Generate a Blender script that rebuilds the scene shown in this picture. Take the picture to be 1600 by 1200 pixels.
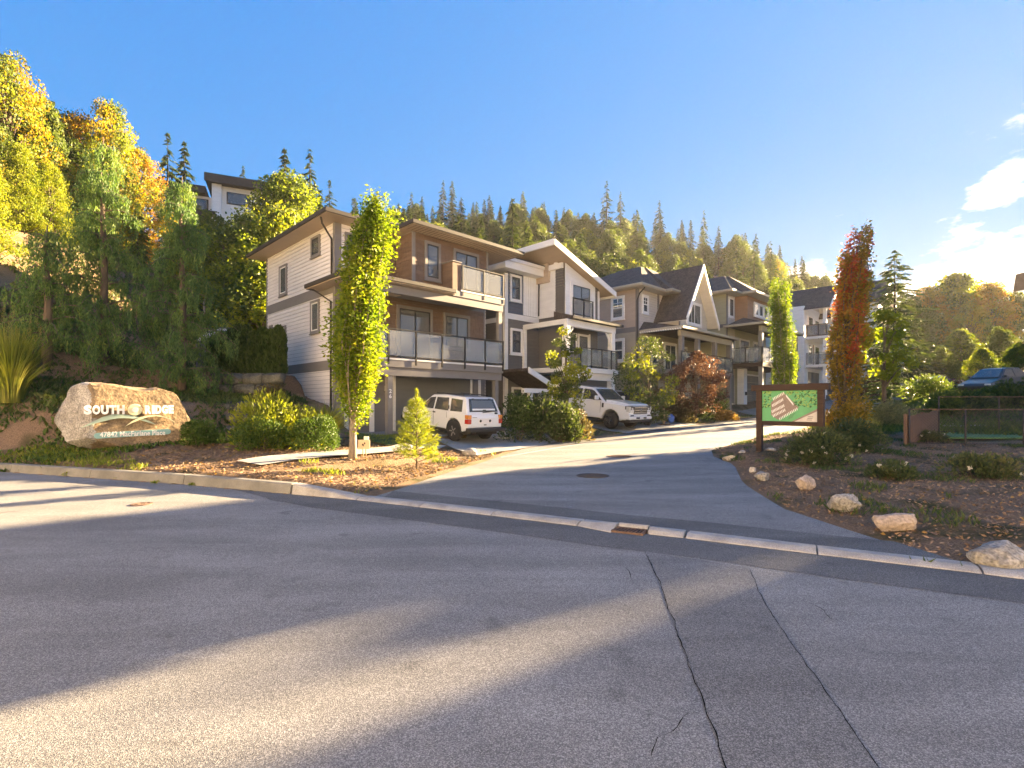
import bpy, bmesh, math, random
import numpy as np
from mathutils import Vector, Matrix, noise as mnoise

for _o in list(bpy.data.objects):
    bpy.data.objects.remove(_o)
SC = bpy.context.scene
COL = SC.collection
R = math.radians
SOFT = 2.8
SUN_AZ, SUN_EL = 54.0, 12.5       # azimuth clockwise from +Y
HAZE_D, HAZE_G = 0.00018, 0.35

# ------------------------------------------------------------------ camera
cam = bpy.data.cameras.new('camera')
cam.lens = 18.0; cam.sensor_width = 36.0; cam.sensor_fit = 'HORIZONTAL'
cam.shift_y = 32.0 / 1600.0
cam.clip_start = 0.05; cam.clip_end = 4000
camo = bpy.data.objects.new('camera', cam); COL.objects.link(camo)
camo.location = (0, 0, 1.6); camo.rotation_euler = (R(90), 0, 0)
SC.camera = camo

# ------------------------------------------------------------------ world, sun, exposure
world = bpy.data.worlds.new('World'); SC.world = world; world.use_nodes = True
wn = world.node_tree.nodes; wl = world.node_tree.links; wn.clear()
wout = wn.new('ShaderNodeOutputWorld'); wbg = wn.new('ShaderNodeBackground')
sky = wn.new('ShaderNodeTexSky'); sky.sky_type = 'NISHITA'; sky.sun_disc = False
sky.sun_elevation = R(SUN_EL); sky.sun_rotation = R(SUN_AZ)
sky.altitude = 200; sky.air_density = 1.0; sky.dust_density = 0.0; sky.ozone_density = 5.0
wbg.inputs['Strength'].default_value = 0.15
# colour grade of the photograph's sky (deeper blue), then clouds low on the sunny side
hsv = wn.new('ShaderNodeHueSaturation'); hsv.inputs['Saturation'].default_value = 1.7
wl.new(sky.outputs[0], hsv.inputs['Color'])
grade = wn.new('ShaderNodeVectorMath'); grade.operation = 'MULTIPLY'; grade.inputs[1].default_value = (0.0, 0.76, 2.0)
soft = wn.new('ShaderNodeVectorMath'); soft.operation = 'MULTIPLY_ADD'; soft.inputs[1].default_value = (SOFT,) * 3; soft.inputs[2].default_value = (1, 1, 1)
wl.new(hsv.outputs[0], soft.inputs[0])
roll = wn.new('ShaderNodeVectorMath'); roll.operation = 'DIVIDE'     # highlight roll-off, the same over the whole sky
wl.new(hsv.outputs[0], roll.inputs[0]); wl.new(soft.outputs[0], roll.inputs[1]); wl.new(roll.outputs[0], grade.inputs[0])
def wmath(op, a, b=None, c=None):
    n = wn.new('ShaderNodeMath'); n.operation = op
    for i, v in enumerate((a, b, c)):
        if v is None: continue
        if isinstance(v, (int, float)): n.inputs[i].default_value = v
        else: wl.new(v, n.inputs[i])
    return n.outputs[0]
tc = wn.new('ShaderNodeTexCoord')
sep = wn.new('ShaderNodeSeparateXYZ'); wl.new(tc.outputs['Generated'], sep.inputs[0])
mp = wn.new('ShaderNodeMapping'); mp.inputs['Scale'].default_value = (1, 1, 2.1)
mp.inputs['Location'].default_value = (0.9, 0.42, 0.2)
wl.new(tc.outputs['Generated'], mp.inputs[0])
nz = wn.new('ShaderNodeTexNoise'); nz.inputs['Scale'].default_value = 7.0
nz.inputs['Detail'].default_value = 9; nz.inputs['Roughness'].default_value = 0.55
wl.new(mp.outputs[0], nz.inputs['Vector'])
sunside = wmath('ADD', wmath('MULTIPLY', sep.outputs[0], math.sin(R(SUN_AZ))), wmath('MULTIPLY', sep.outputs[1], math.cos(R(SUN_AZ))))
mr = wn.new('ShaderNodeMapRange'); mr.interpolation_type = 'SMOOTHSTEP'
mr.inputs['From Min'].default_value = 0.80; mr.inputs['From Max'].default_value = 0.98
mr.inputs['To Min'].default_value = -0.12; mr.inputs['To Max'].default_value = 0.185
wl.new(sunside, mr.inputs[0])
me_ = wn.new('ShaderNodeMapRange'); me_.interpolation_type = 'SMOOTHSTEP'
me_.inputs['From Min'].default_value = 0.02; me_.inputs['From Max'].default_value = 0.34
me_.inputs['To Min'].default_value = 0.16; me_.inputs['To Max'].default_value = -0.16
wl.new(sep.outputs[2], me_.inputs[0])
cv = wmath('ADD', wmath('ADD', nz.outputs[0], mr.outputs[0]), me_.outputs[0])
cm = wn.new('ShaderNodeMapRange'); cm.interpolation_type = 'SMOOTHSTEP'
cm.inputs['From Min'].default_value = 0.53; cm.inputs['From Max'].default_value = 0.64
wl.new(cv, cm.inputs[0])
mixc = wn.new('ShaderNodeMix'); mixc.data_type = 'RGBA'
mixc.inputs[7].default_value = (1.2, 1.15, 1.25, 1)
wl.new(cm.outputs[0], mixc.inputs[0]); wl.new(grade.outputs[0], mixc.inputs[6])
wl.new(mixc.outputs[2], wbg.inputs['Color']); wl.new(wbg.outputs[0], wout.inputs[0])

sun = bpy.data.lights.new('sun', 'SUN'); sun.energy = 5.0; sun.angle = R(0.5); sun.color = (1.0, 0.81, 0.57)
suno = bpy.data.objects.new('sun', sun); COL.objects.link(suno)
sd = Vector((math.sin(R(SUN_AZ)) * math.cos(R(SUN_EL)), math.cos(R(SUN_AZ)) * math.cos(R(SUN_EL)), math.sin(R(SUN_EL))))
suno.rotation_euler = (-sd).to_track_quat('-Z', 'Y').to_euler(); suno.location = sd * 50
vs = SC.view_settings
SC.display_settings.display_device = 'sRGB'
vs.view_transform = 'Standard'; vs.look = 'None'; vs.gamma = 1.0; vs.use_curve_mapping = False
vs.exposure = 3.62
vs.use_white_balance = True; vs.white_balance_temperature = 8400
SC.cycles.max_bounces = 12; SC.cycles.diffuse_bounces = 5; SC.cycles.glossy_bounces = 3
SC.cycles.transparent_max_bounces = 16; SC.cycles.transmission_bounces = 4; SC.cycles.volume_bounces = 2
SC.cycles.caustics_reflective = False; SC.cycles.caustics_refractive = False
SC.cycles.sample_clamp_indirect = 6.0
SC.cycles.use_denoising = True
SC.cycles.volume_step_rate = 4; SC.cycles.volume_max_steps = 64

# ------------------------------------------------------------------ street frame: t along the side street, n towards it
S2 = math.sqrt(0.5)
CX, CY = -7.1, 20.5
def tn2xy(t, n): return (CX + S2 * t + S2 * n, CY + S2 * t - S2 * n)
def xy2tn(x, y): return ((x - CX + y - CY) * S2, (x - CX - y + CY) * S2)
def ss(a, b, x):
    k = np.clip((np.asarray(x, float) - a) / (b - a), 0, 1)
    return k * k * (3 - 2 * k)
def lerp(a, b, k): return a + (b - a) * k
def at(px, Y): return ((px - 800) / 800.0 * Y, Y)

# ------------------------------------------------------------------ materials
MATS = {}
def newmat(name):
    m = bpy.data.materials.new(name); m.use_nodes = True
    nt = m.node_tree; nt.nodes.clear()
    out = nt.nodes.new('ShaderNodeOutputMaterial')
    return m, nt, out
def N(nt, typ, **kw):
    n = nt.nodes.new(typ)
    for k, v in kw.items():
        if k[0] == '_': setattr(n, k[1:], v)
        else: n.inputs[k].default_value = v
    return n
def c4(c): return (c[0], c[1], c[2], 1)
def M(name, col, rough=0.8, var=0.2, scale=3.0, bump=0.0, bscale=60.0, metal=0.0, col2=None, spec=0.4, stretch=(1, 1, 1), fine=0.0, fscale=200.0, coat=0.0, detail=6):
    m, nt, out = newmat(name)
    p = N(nt, 'ShaderNodeBsdfPrincipled', Roughness=rough, Metallic=metal)
    p.inputs['Specular IOR Level'].default_value = spec
    p.inputs['Coat Weight'].default_value = coat
    tc = N(nt, 'ShaderNodeTexCoord'); mpn = N(nt, 'ShaderNodeMapping', Scale=stretch)
    nt.links.new(tc.outputs['Object'], mpn.inputs[0])
    nz = N(nt, 'ShaderNodeTexNoise', Scale=scale, Detail=detail, Roughness=0.6)
    nt.links.new(mpn.outputs[0], nz.inputs['Vector'])
    cr = N(nt, 'ShaderNodeValToRGB')
    a = [c * (1 - var) for c in col]; b = [c * (1 + var) for c in (col2 or col)]
    cr.color_ramp.elements[0].position = 0.3; cr.color_ramp.elements[1].position = 0.7
    cr.color_ramp.elements[0].color = c4(a); cr.color_ramp.elements[1].color = c4(b)
    nt.links.new(nz.outputs[0], cr.inputs[0])
    csrc = cr.outputs[0]
    if fine > 0:
        f = N(nt, 'ShaderNodeTexNoise', Scale=fscale, Detail=2)
        nt.links.new(mpn.outputs[0], f.inputs['Vector'])
        mr = N(nt, 'ShaderNodeMapRange'); mr.inputs['From Min'].default_value = 0.3; mr.inputs['From Max'].default_value = 0.7
        mr.inputs['To Min'].default_value = 1 - fine; mr.inputs['To Max'].default_value = 1 + fine
        nt.links.new(f.outputs[0], mr.inputs[0])
        mx = N(nt, 'ShaderNodeVectorMath', _operation='SCALE')
        nt.links.new(csrc, mx.inputs[0]); nt.links.new(mr.outputs[0], mx.inputs['Scale'])
        csrc = mx.outputs[0]
    nt.links.new(csrc, p.inputs['Base Color'])
    if bump > 0:
        bn = N(nt, 'ShaderNodeTexNoise', Scale=bscale, Detail=5)
        nt.links.new(mpn.outputs[0], bn.inputs['Vector'])
        bp = N(nt, 'ShaderNodeBump', Strength=bump, Distance=0.02)
        nt.links.new(bn.outputs[0], bp.inputs['Height']); nt.links.new(bp.outputs[0], p.inputs['Normal'])
    nt.links.new(p.outputs[0], out.inputs[0])
    MATS[name] = m
    return m
def asphalt(name, base, spread, worn):
    m, nt, out = newmat(name)
    p = N(nt, 'ShaderNodeBsdfPrincipled', Roughness=0.85); p.inputs['Specular IOR Level'].default_value = 0.3
    tc = N(nt, 'ShaderNodeTexCoord')
    v = N(nt, 'ShaderNodeTexVoronoi', Scale=185.0); nt.links.new(tc.outputs['Object'], v.inputs['Vector'])
    sepc = N(nt, 'ShaderNodeSeparateColor'); nt.links.new(v.outputs['Color'], sepc.inputs[0])
    cr = N(nt, 'ShaderNodeValToRGB'); e = cr.color_ramp.elements
    e[0].color = c4([base * (1 - spread)] * 3); e[1].color = c4([base * (1 + 2.2 * spread), base * (1 + 2.1 * spread), base * (1 + 1.9 * spread)])
    x = e.new(0.55); x.color = c4([base, base * 0.99, base * 0.97])
    nt.links.new(sepc.outputs[0], cr.inputs[0])
    f = N(nt, 'ShaderNodeTexNoise', Scale=320.0, Detail=2); nt.links.new(tc.outputs['Object'], f.inputs['Vector'])
    b = N(nt, 'ShaderNodeTexNoise', Scale=0.6, Detail=7, Roughness=0.65); nt.links.new(tc.outputs['Object'], b.inputs['Vector'])
    m1 = N(nt, 'ShaderNodeMapRange'); m1.inputs['From Min'].default_value = 0.3; m1.inputs['From Max'].default_value = 0.7
    m1.inputs['To Min'].default_value = 1 - worn; m1.inputs['To Max'].default_value = 1 + worn
    nt.links.new(b.outputs[0], m1.inputs[0])
    m2 = N(nt, 'ShaderNodeMapRange'); m2.inputs['From Min'].default_value = 0.3; m2.inputs['From Max'].default_value = 0.7
    m2.inputs['To Min'].default_value = 0.6; m2.inputs['To Max'].default_value = 1.4
    nt.links.new(f.outputs[0], m2.inputs[0])
    mpw = N(nt, 'ShaderNodeMapping', Scale=(0.35, 1.6, 1)); mpw.inputs['Rotation'].default_value = (0, 0, 0.42); nt.links.new(tc.outputs['Object'], mpw.inputs[0])
    b2 = N(nt, 'ShaderNodeTexNoise', Scale=0.9, Detail=5, Roughness=0.6, Distortion=0.4); nt.links.new(mpw.outputs[0], b2.inputs['Vector'])
    m3 = N(nt, 'ShaderNodeMapRange'); m3.inputs['From Min'].default_value = 0.35; m3.inputs['From Max'].default_value = 0.65; m3.inputs['To Min'].default_value = 0.80; m3.inputs['To Max'].default_value = 1.12
    nt.links.new(b2.outputs[0], m3.inputs[0])
    b3 = N(nt, 'ShaderNodeTexNoise', Scale=2.3, Detail=3, Roughness=0.5); nt.links.new(tc.outputs['Object'], b3.inputs['Vector'])
    m4 = N(nt, 'ShaderNodeMapRange'); m4.inputs['From Min'].default_value = 0.26; m4.inputs['From Max'].default_value = 0.36; m4.inputs['To Min'].default_value = 0.72; m4.inputs['To Max'].default_value = 1.0
    nt.links.new(b3.outputs[0], m4.inputs[0])
    m5 = N(nt, 'ShaderNodeMath', _operation='MULTIPLY'); nt.links.new(m3.outputs[0], m5.inputs[0]); nt.links.new(m4.outputs[0], m5.inputs[1])
    m6 = N(nt, 'ShaderNodeMath', _operation='MULTIPLY'); nt.links.new(m5.outputs[0], m6.inputs[0]); nt.links.new(m1.outputs[0], m6.inputs[1]); m1 = m6
    mm = N(nt, 'ShaderNodeMath', _operation='MULTIPLY'); nt.links.new(m1.outputs[0], mm.inputs[0]); nt.links.new(m2.outputs[0], mm.inputs[1])
    sc = N(nt, 'ShaderNodeVectorMath', _operation='SCALE'); nt.links.new(cr.outputs[0], sc.inputs[0]); nt.links.new(mm.outputs[0], sc.inputs['Scale'])
    nt.links.new(sc.outputs[0], p.inputs['Base Color'])
    bp = N(nt, 'ShaderNodeBump', Strength=0.35, Distance=0.004); nt.links.new(v.outputs['Distance'], bp.inputs['Height'])
    nt.links.new(bp.outputs[0], p.inputs['Normal'])
    nt.links.new(p.outputs[0], out.inputs[0]); MATS[name] = m
    return m
def foliage(name, cols, trans=0.4, rough=0.55, patch=1.2):
    """leaf material: per-leaf random colour out of cols, patches over the crown, translucent"""
    m, nt, out = newmat(name)
    g = N(nt, 'ShaderNodeNewGeometry')
    cr = N(nt, 'ShaderNodeValToRGB'); e = cr.color_ramp.elements
    k = len(cols)
    e[0].color = c4(cols[0]); e[1].color = c4(cols[-1]); e[0].position = 0.1; e[1].position = 0.9
    for i in range(1, k - 1):
        x = e.new(0.1 + 0.8 * i / (k - 1)); x.color = c4(cols[i])
    tc = N(nt, 'ShaderNodeTexCoord'); nz = N(nt, 'ShaderNodeTexNoise', Scale=patch, Detail=2)
    nt.links.new(tc.outputs['Object'], nz.inputs['Vector'])
    mr = N(nt, 'ShaderNodeMapRange'); mr.inputs['From Min'].default_value = 0.3; mr.inputs['From Max'].default_value = 0.7
    nt.links.new(nz.outputs[0], mr.inputs[0])
    oi = N(nt, 'ShaderNodeObjectInfo')
    a = N(nt, 'ShaderNodeMath', _operation='MULTIPLY'); a.inputs[1].default_value = 0.45; nt.links.new(g.outputs['Random Per Island'], a.inputs[0])
    b = N(nt, 'ShaderNodeMath', _operation='MULTIPLY_ADD'); b.inputs[1].default_value = 0.40; nt.links.new(mr.outputs[0], b.inputs[0]); nt.links.new(a.outputs[0], b.inputs[2])
    c = N(nt, 'ShaderNodeMath', _operation='MULTIPLY_ADD'); c.inputs[1].default_value = 0.15; nt.links.new(oi.outputs['Random'], c.inputs[0]); nt.links.new(b.outputs[0], c.inputs[2])
    nt.links.new(c.outputs[0], cr.inputs[0])
    p = N(nt, 'ShaderNodeBsdfPrincipled', Roughness=rough); p.inputs['Specular IOR Level'].default_value = 0.3
    t = N(nt, 'ShaderNodeBsdfTranslucent')
    nt.links.new(cr.outputs[0], p.inputs['Base Color'])
    bs = N(nt, 'ShaderNodeVectorMath', _operation='MULTIPLY'); bs.inputs[1].default_value = (1.35, 1.35, 0.8)
    nt.links.new(cr.outputs[0], bs.inputs[0]); nt.links.new(bs.outputs[0], t.inputs['Color'])
    mx = N(nt, 'ShaderNodeMixShader'); mx.inputs[0].default_value = trans
    nt.links.new(p.outputs[0], mx.inputs[1]); nt.links.new(t.outputs[0], mx.inputs[2])
    nt.links.new(mx.outputs[0], out.inputs[0]); MATS[name] = m
    return m
def glass(name, tint, trans, rough=0.03, fres=1.5, base=None):
    """sheet glass: partly see-through, mirror-like by fresnel"""
    m, nt, out = newmat(name)
    tr = N(nt, 'ShaderNodeBsdfTransparent', Color=c4(tint))
    p = N(nt, 'ShaderNodeBsdfPrincipled', Roughness=rough); p.inputs['Base Color'].default_value = c4(base or [c * 0.25 for c in tint])
    p.inputs['Specular IOR Level'].default_value = 0.9; p.inputs['IOR'].default_value = fres
    p.inputs['Coat Weight'].default_value = 1.0; p.inputs['Coat Roughness'].default_value = 0.02
    mx = N(nt, 'ShaderNodeMixShader'); mx.inputs[0].default_value = trans
    nt.links.new(p.outputs[0], mx.inputs[1]); nt.links.new(tr.outputs[0], mx.inputs[2])
    nt.links.new(mx.outputs[0], out.inputs[0]); MATS[name] = m
    return m

asphalt('asphalt', 0.20, 0.42, 0.12); asphalt('asphalt_smooth', 0.165, 0.45, 0.10)
asphalt('asphalt_dark', 0.12, 0.42, 0.10); asphalt('asphalt_street', 0.19, 0.45, 0.12)
M('crack', (0.015, 0.014, 0.012), 0.95, 0.3, 20, spec=0.0)
M('concrete', (0.35, 0.33, 0.30), 0.88, 0.24, 3.5, 0.3, 90, fine=0.22, fscale=90)
M('concrete_old', (0.20, 0.19, 0.165), 0.9, 0.28, 2.0, 0.3, 80, fine=0.2, fscale=110)
M('drive', (0.27, 0.27, 0.26), 0.85, 0.14, 1.2, 0.2, 90, fine=0.12, fscale=120)
M('mulch', (0.075, 0.042, 0.026), 0.95, 0.45, 14, 0.9, 45, col2=(0.12, 0.075, 0.045), fine=0.5, fscale=60)
M('forest_floor', (0.06, 0.05, 0.028), 0.95, 0.4, 0.8, 0.6, 12, col2=(0.07, 0.075, 0.03), fine=0.3, fscale=20)
M('lawn', (0.05, 0.085, 0.02), 0.9, 0.3, 6, 0.6, 90, fine=0.3, fscale=90)
M('turf', (0.10, 0.20, 0.06), 0.9, 0.2, 6, 0.4, 120, fine=0.2, fscale=90)
M('white_line', (0.55, 0.55, 0.52), 0.8, 0.25, 6, fine=0.3, fscale=80)
M('iron', (0.075, 0.062, 0.055), 0.75, 0.3, 12, 0.3, 40, metal=0.3)
M('rust', (0.13, 0.08, 0.06), 0.85, 0.35, 14, 0.3, 60)
M('bark', (0.12, 0.09, 0.065), 0.95, 0.35, 6, 0.8, 30, stretch=(1, 1, 0.25))
M('bark_pale', (0.26, 0.21, 0.16), 0.9, 0.3, 8, 0.6, 30, stretch=(1, 1, 0.25))
M('bark_dark', (0.05, 0.04, 0.032), 0.95, 0.3, 6, 0.6, 20)
M('wood_brown', (0.055, 0.030, 0.019), 0.75, 0.25, 3, 0.3, 40, stretch=(1, 1, 6))
M('wood_fence', (0.17, 0.10, 0.065), 0.85, 0.3, 3, 0.3, 40, stretch=(4, 4, 0.6))
M('wood_stake', (0.35, 0.25, 0.15), 0.85, 0.2, 5)
M('rock_tan', (0.125, 0.095, 0.065), 0.9, 0.35, 2.2, 1.0, 12, col2=(0.26, 0.185, 0.11), fine=0.35, fscale=26)
M('rock_grey', (0.20, 0.185, 0.165), 0.92, 0.35, 2.2, 1.0, 14, col2=(0.33, 0.31, 0.28), fine=0.45, fscale=30)
M('rock_dark', (0.05, 0.05, 0.04), 0.92, 0.4, 1.8, 0.9, 10, col2=(0.10, 0.098, 0.08), fine=0.3, fscale=24)
M('rock_pale', (0.42, 0.37, 0.31), 0.9, 0.25, 3, 0.8, 14, fine=0.3, fscale=30)
M('rock_rose', (0.36, 0.29, 0.24), 0.9, 0.3, 3, 0.8, 14, fine=0.3, fscale=30)

# ------------------------------------------------------------------ object helpers
def tag(o, label=None, cat=None, group=None, kind=None):
    if label: o['label'] = label
    if cat: o['category'] = cat
    if group: o['group'] = group
    if kind: o['kind'] = kind
    return o
def thing(name, label, cat, loc=(0, 0, 0), rz=0.0, group=None):
    o = bpy.data.objects.new(name, None); COL.objects.link(o)
    o.empty_display_size = 0.2
    o.location = loc; o.rotation_euler = (0, 0, rz)
    return tag(o, label, cat, group)
def link(name, mesh, parent=None):
    o = bpy.data.objects.new(name, mesh); COL.objects.link(o)
    if parent is not None: o.parent = parent
    return o
def copy_tree(o, parent=None):
    c = o.copy(); COL.objects.link(c)
    if parent is not None: c.parent = parent
    for ch in list(o.children): copy_tree(ch, c)
    return c
class MB:
    """collects boxes, bars, tubes; build() makes ONE mesh object"""
    def __init__(s): s.v = []; s.f = []; s.smooth = []
    def add(s, vs, fs, sm=False):
        b = len(s.v); s.v += [tuple(p) for p in vs]
        for f in fs: s.f.append(tuple(i + b for i in f)); s.smooth.append(sm)
        return s
    def box(s, x0, x1, y0, y1, z0, z1):
        x0, x1 = min(x0, x1), max(x0, x1); y0, y1 = min(y0, y1), max(y0, y1); z0, z1 = min(z0, z1), max(z0, z1)
        return s.add([(x0, y0, z0), (x1, y0, z0), (x1, y1, z0), (x0, y1, z0), (x0, y0, z1), (x1, y0, z1), (x1, y1, z1), (x0, y1, z1)],
                     [(0, 3, 2, 1), (4, 5, 6, 7), (0, 1, 5, 4), (1, 2, 6, 5), (2, 3, 7, 6), (3, 0, 4, 7)])
    def hexa(s, b, t):
        """8-corner solid from a bottom ring of 4 and a top ring of 4"""
        return s.add(list(b) + list(t), [(3, 2, 1, 0), (4, 5, 6, 7), (0, 1, 5, 4), (1, 2, 6, 5), (2, 3, 7, 6), (3, 0, 4, 7)])
    def prism(s, pts, z0, z1):
        n = len(pts)
        return s.add([(p[0], p[1], z0) for p in pts] + [(p[0], p[1], z1) for p in pts],
                     [tuple(range(n - 1, -1, -1)), tuple(range(n, 2 * n))] + [(i, (i + 1) % n, n + (i + 1) % n, n + i) for i in range(n)])
    def prism_ax(s, pts, a0, a1, ax=1):
        """outline of (p,z) pairs extruded along x (ax=0) or y (ax=1)"""
        n = len(pts)
        mk = (lambda p, a: (a, p[0], p[1])) if ax == 0 else (lambda p, a: (p[0], a, p[1]))
        return s.add([mk(p, a0) for p in pts] + [mk(p, a1) for p in pts],
                     [tuple(range(n)), tuple(range(2 * n - 1, n - 1, -1))] + [(i, n + i, n + (i + 1) % n, (i + 1) % n) for i in range(n)])
    def bar(s, a, b, w, h=None):
        a = Vector(a); b = Vector(b); d = (b - a).normalized(); h = h or w
        up = Vector((0, 0, 1)) if abs(d.z) < 0.95 else Vector((1, 0, 0))
        r = d.cross(up).normalized() * w / 2; u = r.cross(d).normalized() * h / 2
        return s.hexa([a - r - u, a + r - u, a + r + u, a - r + u], [b - r - u, b + r - u, b + r + u, b - r + u])
    def tube(s, path, radii, k=6, cap=True):
        n = len(path); vs = []; fs = []
        P = [Vector(p) for p in path]
        if not hasattr(radii, '__len__'): radii = [radii] * n
        for i in range(n):
            d = (P[min(i + 1, n - 1)] - P[max(i - 1, 0)]).normalized()
            up = Vector((0, 0, 1)) if abs(d.z) < 0.9 else Vector((1, 0, 0))
            r = d.cross(up).normalized(); u = r.cross(d)
            for j in range(k):
                a = 2 * math.pi * j / k
                vs.append(P[i] + (r * math.cos(a) + u * math.sin(a)) * radii[i])
        for i in range(n - 1):
            for j in range(k):
                fs.append((i * k + j, i * k + (j + 1) % k, (i + 1) * k + (j + 1) % k, (i + 1) * k + j))
        if cap: fs += [tuple(range(k - 1, -1, -1)), tuple(range((n - 1) * k, n * k))]
        return s.add(vs, fs, True)
    def lathe(s, prof, c=(0, 0, 0), k=20, axis='z', sm=True):
        vs = []; fs = []; n = len(prof)
        for r, h in prof:
            for j in range(k):
                a = 2 * math.pi * j / k; x, y = r * math.cos(a), r * math.sin(a)
                p = (x, y, h) if axis == 'z' else ((h, x, y) if axis == 'x' else (x, h, y))
                vs.append((p[0] + c[0], p[1] + c[1], p[2] + c[2]))
        for i in range(n - 1):
            for j in range(k): fs.append((i * k + j, i * k + (j + 1) % k, (i + 1) * k + (j + 1) % k, (i + 1) * k + j))
        fs += [tuple(range(k - 1, -1, -1)), tuple(range((n - 1) * k, n * k))]
        return s.add(vs, fs, sm)
    def mesh(s, name, mat):
        me = bpy.data.meshes.new(name); me.from_pydata(s.v, [], s.f)
        me.polygons.foreach_set('use_smooth', s.smooth); me.update()
        bm = bmesh.new(); bm.from_mesh(me); bmesh.ops.recalc_face_normals(bm, faces=bm.faces); bm.to_mesh(me); bm.free()
        if mat is not None: me.materials.append(MATS[mat] if isinstance(mat, str) else mat)
        return me
    def build(s, name, mat, parent=None, bevel=0.0, seg=2, kind=None, label=None):
        o = link(name, s.mesh(name, mat), parent)
        if bevel:
            b = o.modifiers.new('bevel', 'BEVEL'); b.width = bevel; b.segments = seg; b.limit_method = 'ANGLE'; b.angle_limit = R(35)
        if kind: o['kind'] = kind
        if label: o['label'] = label
        return o
def npmesh(name, V, F, mat, smooth=False):
    """numpy verts + equal-sized faces -> mesh"""
    me = bpy.data.meshes.new(name); V = np.asarray(V, np.float32); F = np.asarray(F, np.int32)
    k = F.shape[1]
    me.vertices.add(len(V)); me.vertices.foreach_set('co', V.ravel())
    me.loops.add(F.size); me.loops.foreach_set('vertex_index', F.ravel())
    me.polygons.add(len(F)); me.polygons.foreach_set('loop_start', np.arange(0, F.size, k, dtype=np.int32))
    me.polygons.foreach_set('loop_total', np.full(len(F), k, np.int32))
    if smooth: me.polygons.foreach_set('use_smooth', np.ones(len(F), bool))
    me.update(calc_edges=True)
    for mt in ([mat] if isinstance(mat, str) else mat): me.materials.append(MATS[mt])
    return me
def text_mesh(txt, size, depth, mat, offset=0.0, xs=1.0, align='CENTER'):
    cu = bpy.data.curves.new('lettering', 'FONT'); cu.body = txt; cu.size = size; cu.extrude = depth; cu.offset = offset
    cu.align_x = align; cu.align_y = 'CENTER'; cu.resolution_u = 3
    o = bpy.data.objects.new('lettering', cu); COL.objects.link(o)
    bpy.context.view_layer.update()
    me = bpy.data.meshes.new_from_object(o.evaluated_get(bpy.context.evaluated_depsgraph_get()))
    bpy.data.objects.remove(o)
    me.materials.clear(); me.materials.append(MATS[mat])
    for v in me.vertices: v.co.x *= xs
    return me

# ------------------------------------------------------------------ terrain
FOOT = [(-60, 24), (-40, 19.2), (-25, 15.6), (-12.2, 12.2), (-6.35, 10.16), (-3.8, 9.05), (-2.6, 8.55), (-1.05, 7.76), (0.45, 6.96), (1.25, 6.5), (2.3, 6.0), (3.3, 5.42), (4.35, 4.87), (5.2, 4.35), (12, 0.2), (25, -8), (60, -32)]
def off_line(P, d):
    out = []
    for i in range(len(P)):
        a = Vector(P[max(i - 1, 0)]); b = Vector(P[min(i + 1, len(P) - 1)])
        tdir = (b - a).normalized(); nrm = Vector((-tdir.y, tdir.x))
        out.append((P[i][0] + nrm.x * d, P[i][1] + nrm.y * d))
    return out
def tnp(*a): return [tn2xy(t, n) for t, n in a]
ST_L = [(-2.45, 8.75), (-2.1, 9.8), (-1.75, 11.2), (-1.1, 13.2), (-0.2, 15.9), (0.6, 18.4)] + tnp((4.6, 6.75), (7, 6.75), (11, 6.8), (16, 6.8), (24, 6.6), (34, 6.4), (48, 6.6), (70, 8), (110, 12))
ST_R = [(4.5, 5.0), (4.3, 6.3), (4.15, 7.8), (4.6, 10.2), (5.6, 12.9), (5.75, 14.6), (6.3, 16.2)] + tnp((12, 12.0), (18, 12.0), (26, 11.9), (36, 11.9), (48, 12), (70, 13.5), (110, 18))
def resample(P, k):
    P = np.array(P, float); d = np.r_[0, np.cumsum(np.linalg.norm(np.diff(P, axis=0), axis=1))]
    s = np.linspace(0, 1, k) ** 1.7 * d[-1]
    return np.c_[np.interp(s, d, P[:, 0]), np.interp(s, d, P[:, 1])]
RL = resample(ST_L, 90); RR = resample(ST_R, 90)
FARSIDE = [(p[0] - 5.0, p[1] - 10.0) for p in FOOT]
MAIN_POLY = np.array(FOOT + FARSIDE[::-1])
ST_POLY = np.r_[RL[::1], RR[::-1]]
def sdist(X, Y, poly):
    """signed distance to a polygon, negative inside"""
    X = np.asarray(X, float); Y = np.asarray(Y, float); d = np.full(X.shape, 1e9); ins = np.zeros(X.shape, bool)
    n = len(poly)
    for i in range(n):
        ax, ay = poly[i]; bx, by = poly[(i + 1) % n]; ex, ey = bx - ax, by - ay
        L = ex * ex + ey * ey + 1e-12
        k = np.clip(((X - ax) * ex + (Y - ay) * ey) / L, 0, 1)
        d = np.minimum(d, (X - ax - k * ex) ** 2 + (Y - ay - k * ey) ** 2)
        if abs(ey) > 1e-9:
            c = ((ay > Y) != (by > Y)) & (X < ex * (Y - ay) / ey + ax)
            ins ^= c
    d = np.sqrt(d)
    return np.where(ins, -d, d)
def zstreet(t):
    t = np.asarray(t, float)
    return np.interp(t, [-3, 0, 4, 12, 27, 40, 60, 110, 160], [0, 0.012, 0.09, 0.30, 0.74, 1.5, 3.2, 7.5, 10])
def zhouse(t): return np.interp(t, [-40, 0, 8, 13, 21, 31, 45, 60, 110, 160], [0.4, 0.4, 0.5, 0.72, 1.05, 1.65, 2.9, 4.2, 8, 11])
def vnoise(X, Y, s, seed=0):
    X = np.asarray(X, float); Y = np.asarray(Y, float)
    return (np.sin(X * s * 1.7 + seed) * np.cos(Y * s * 1.3 - seed * 2) + 0.6 * np.sin(X * s * 3.1 + Y * s * 2.3 + seed * 3) + 0.4 * np.cos(X * s * 5.3 - Y * s * 4.7 + seed)) / 2.0
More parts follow.
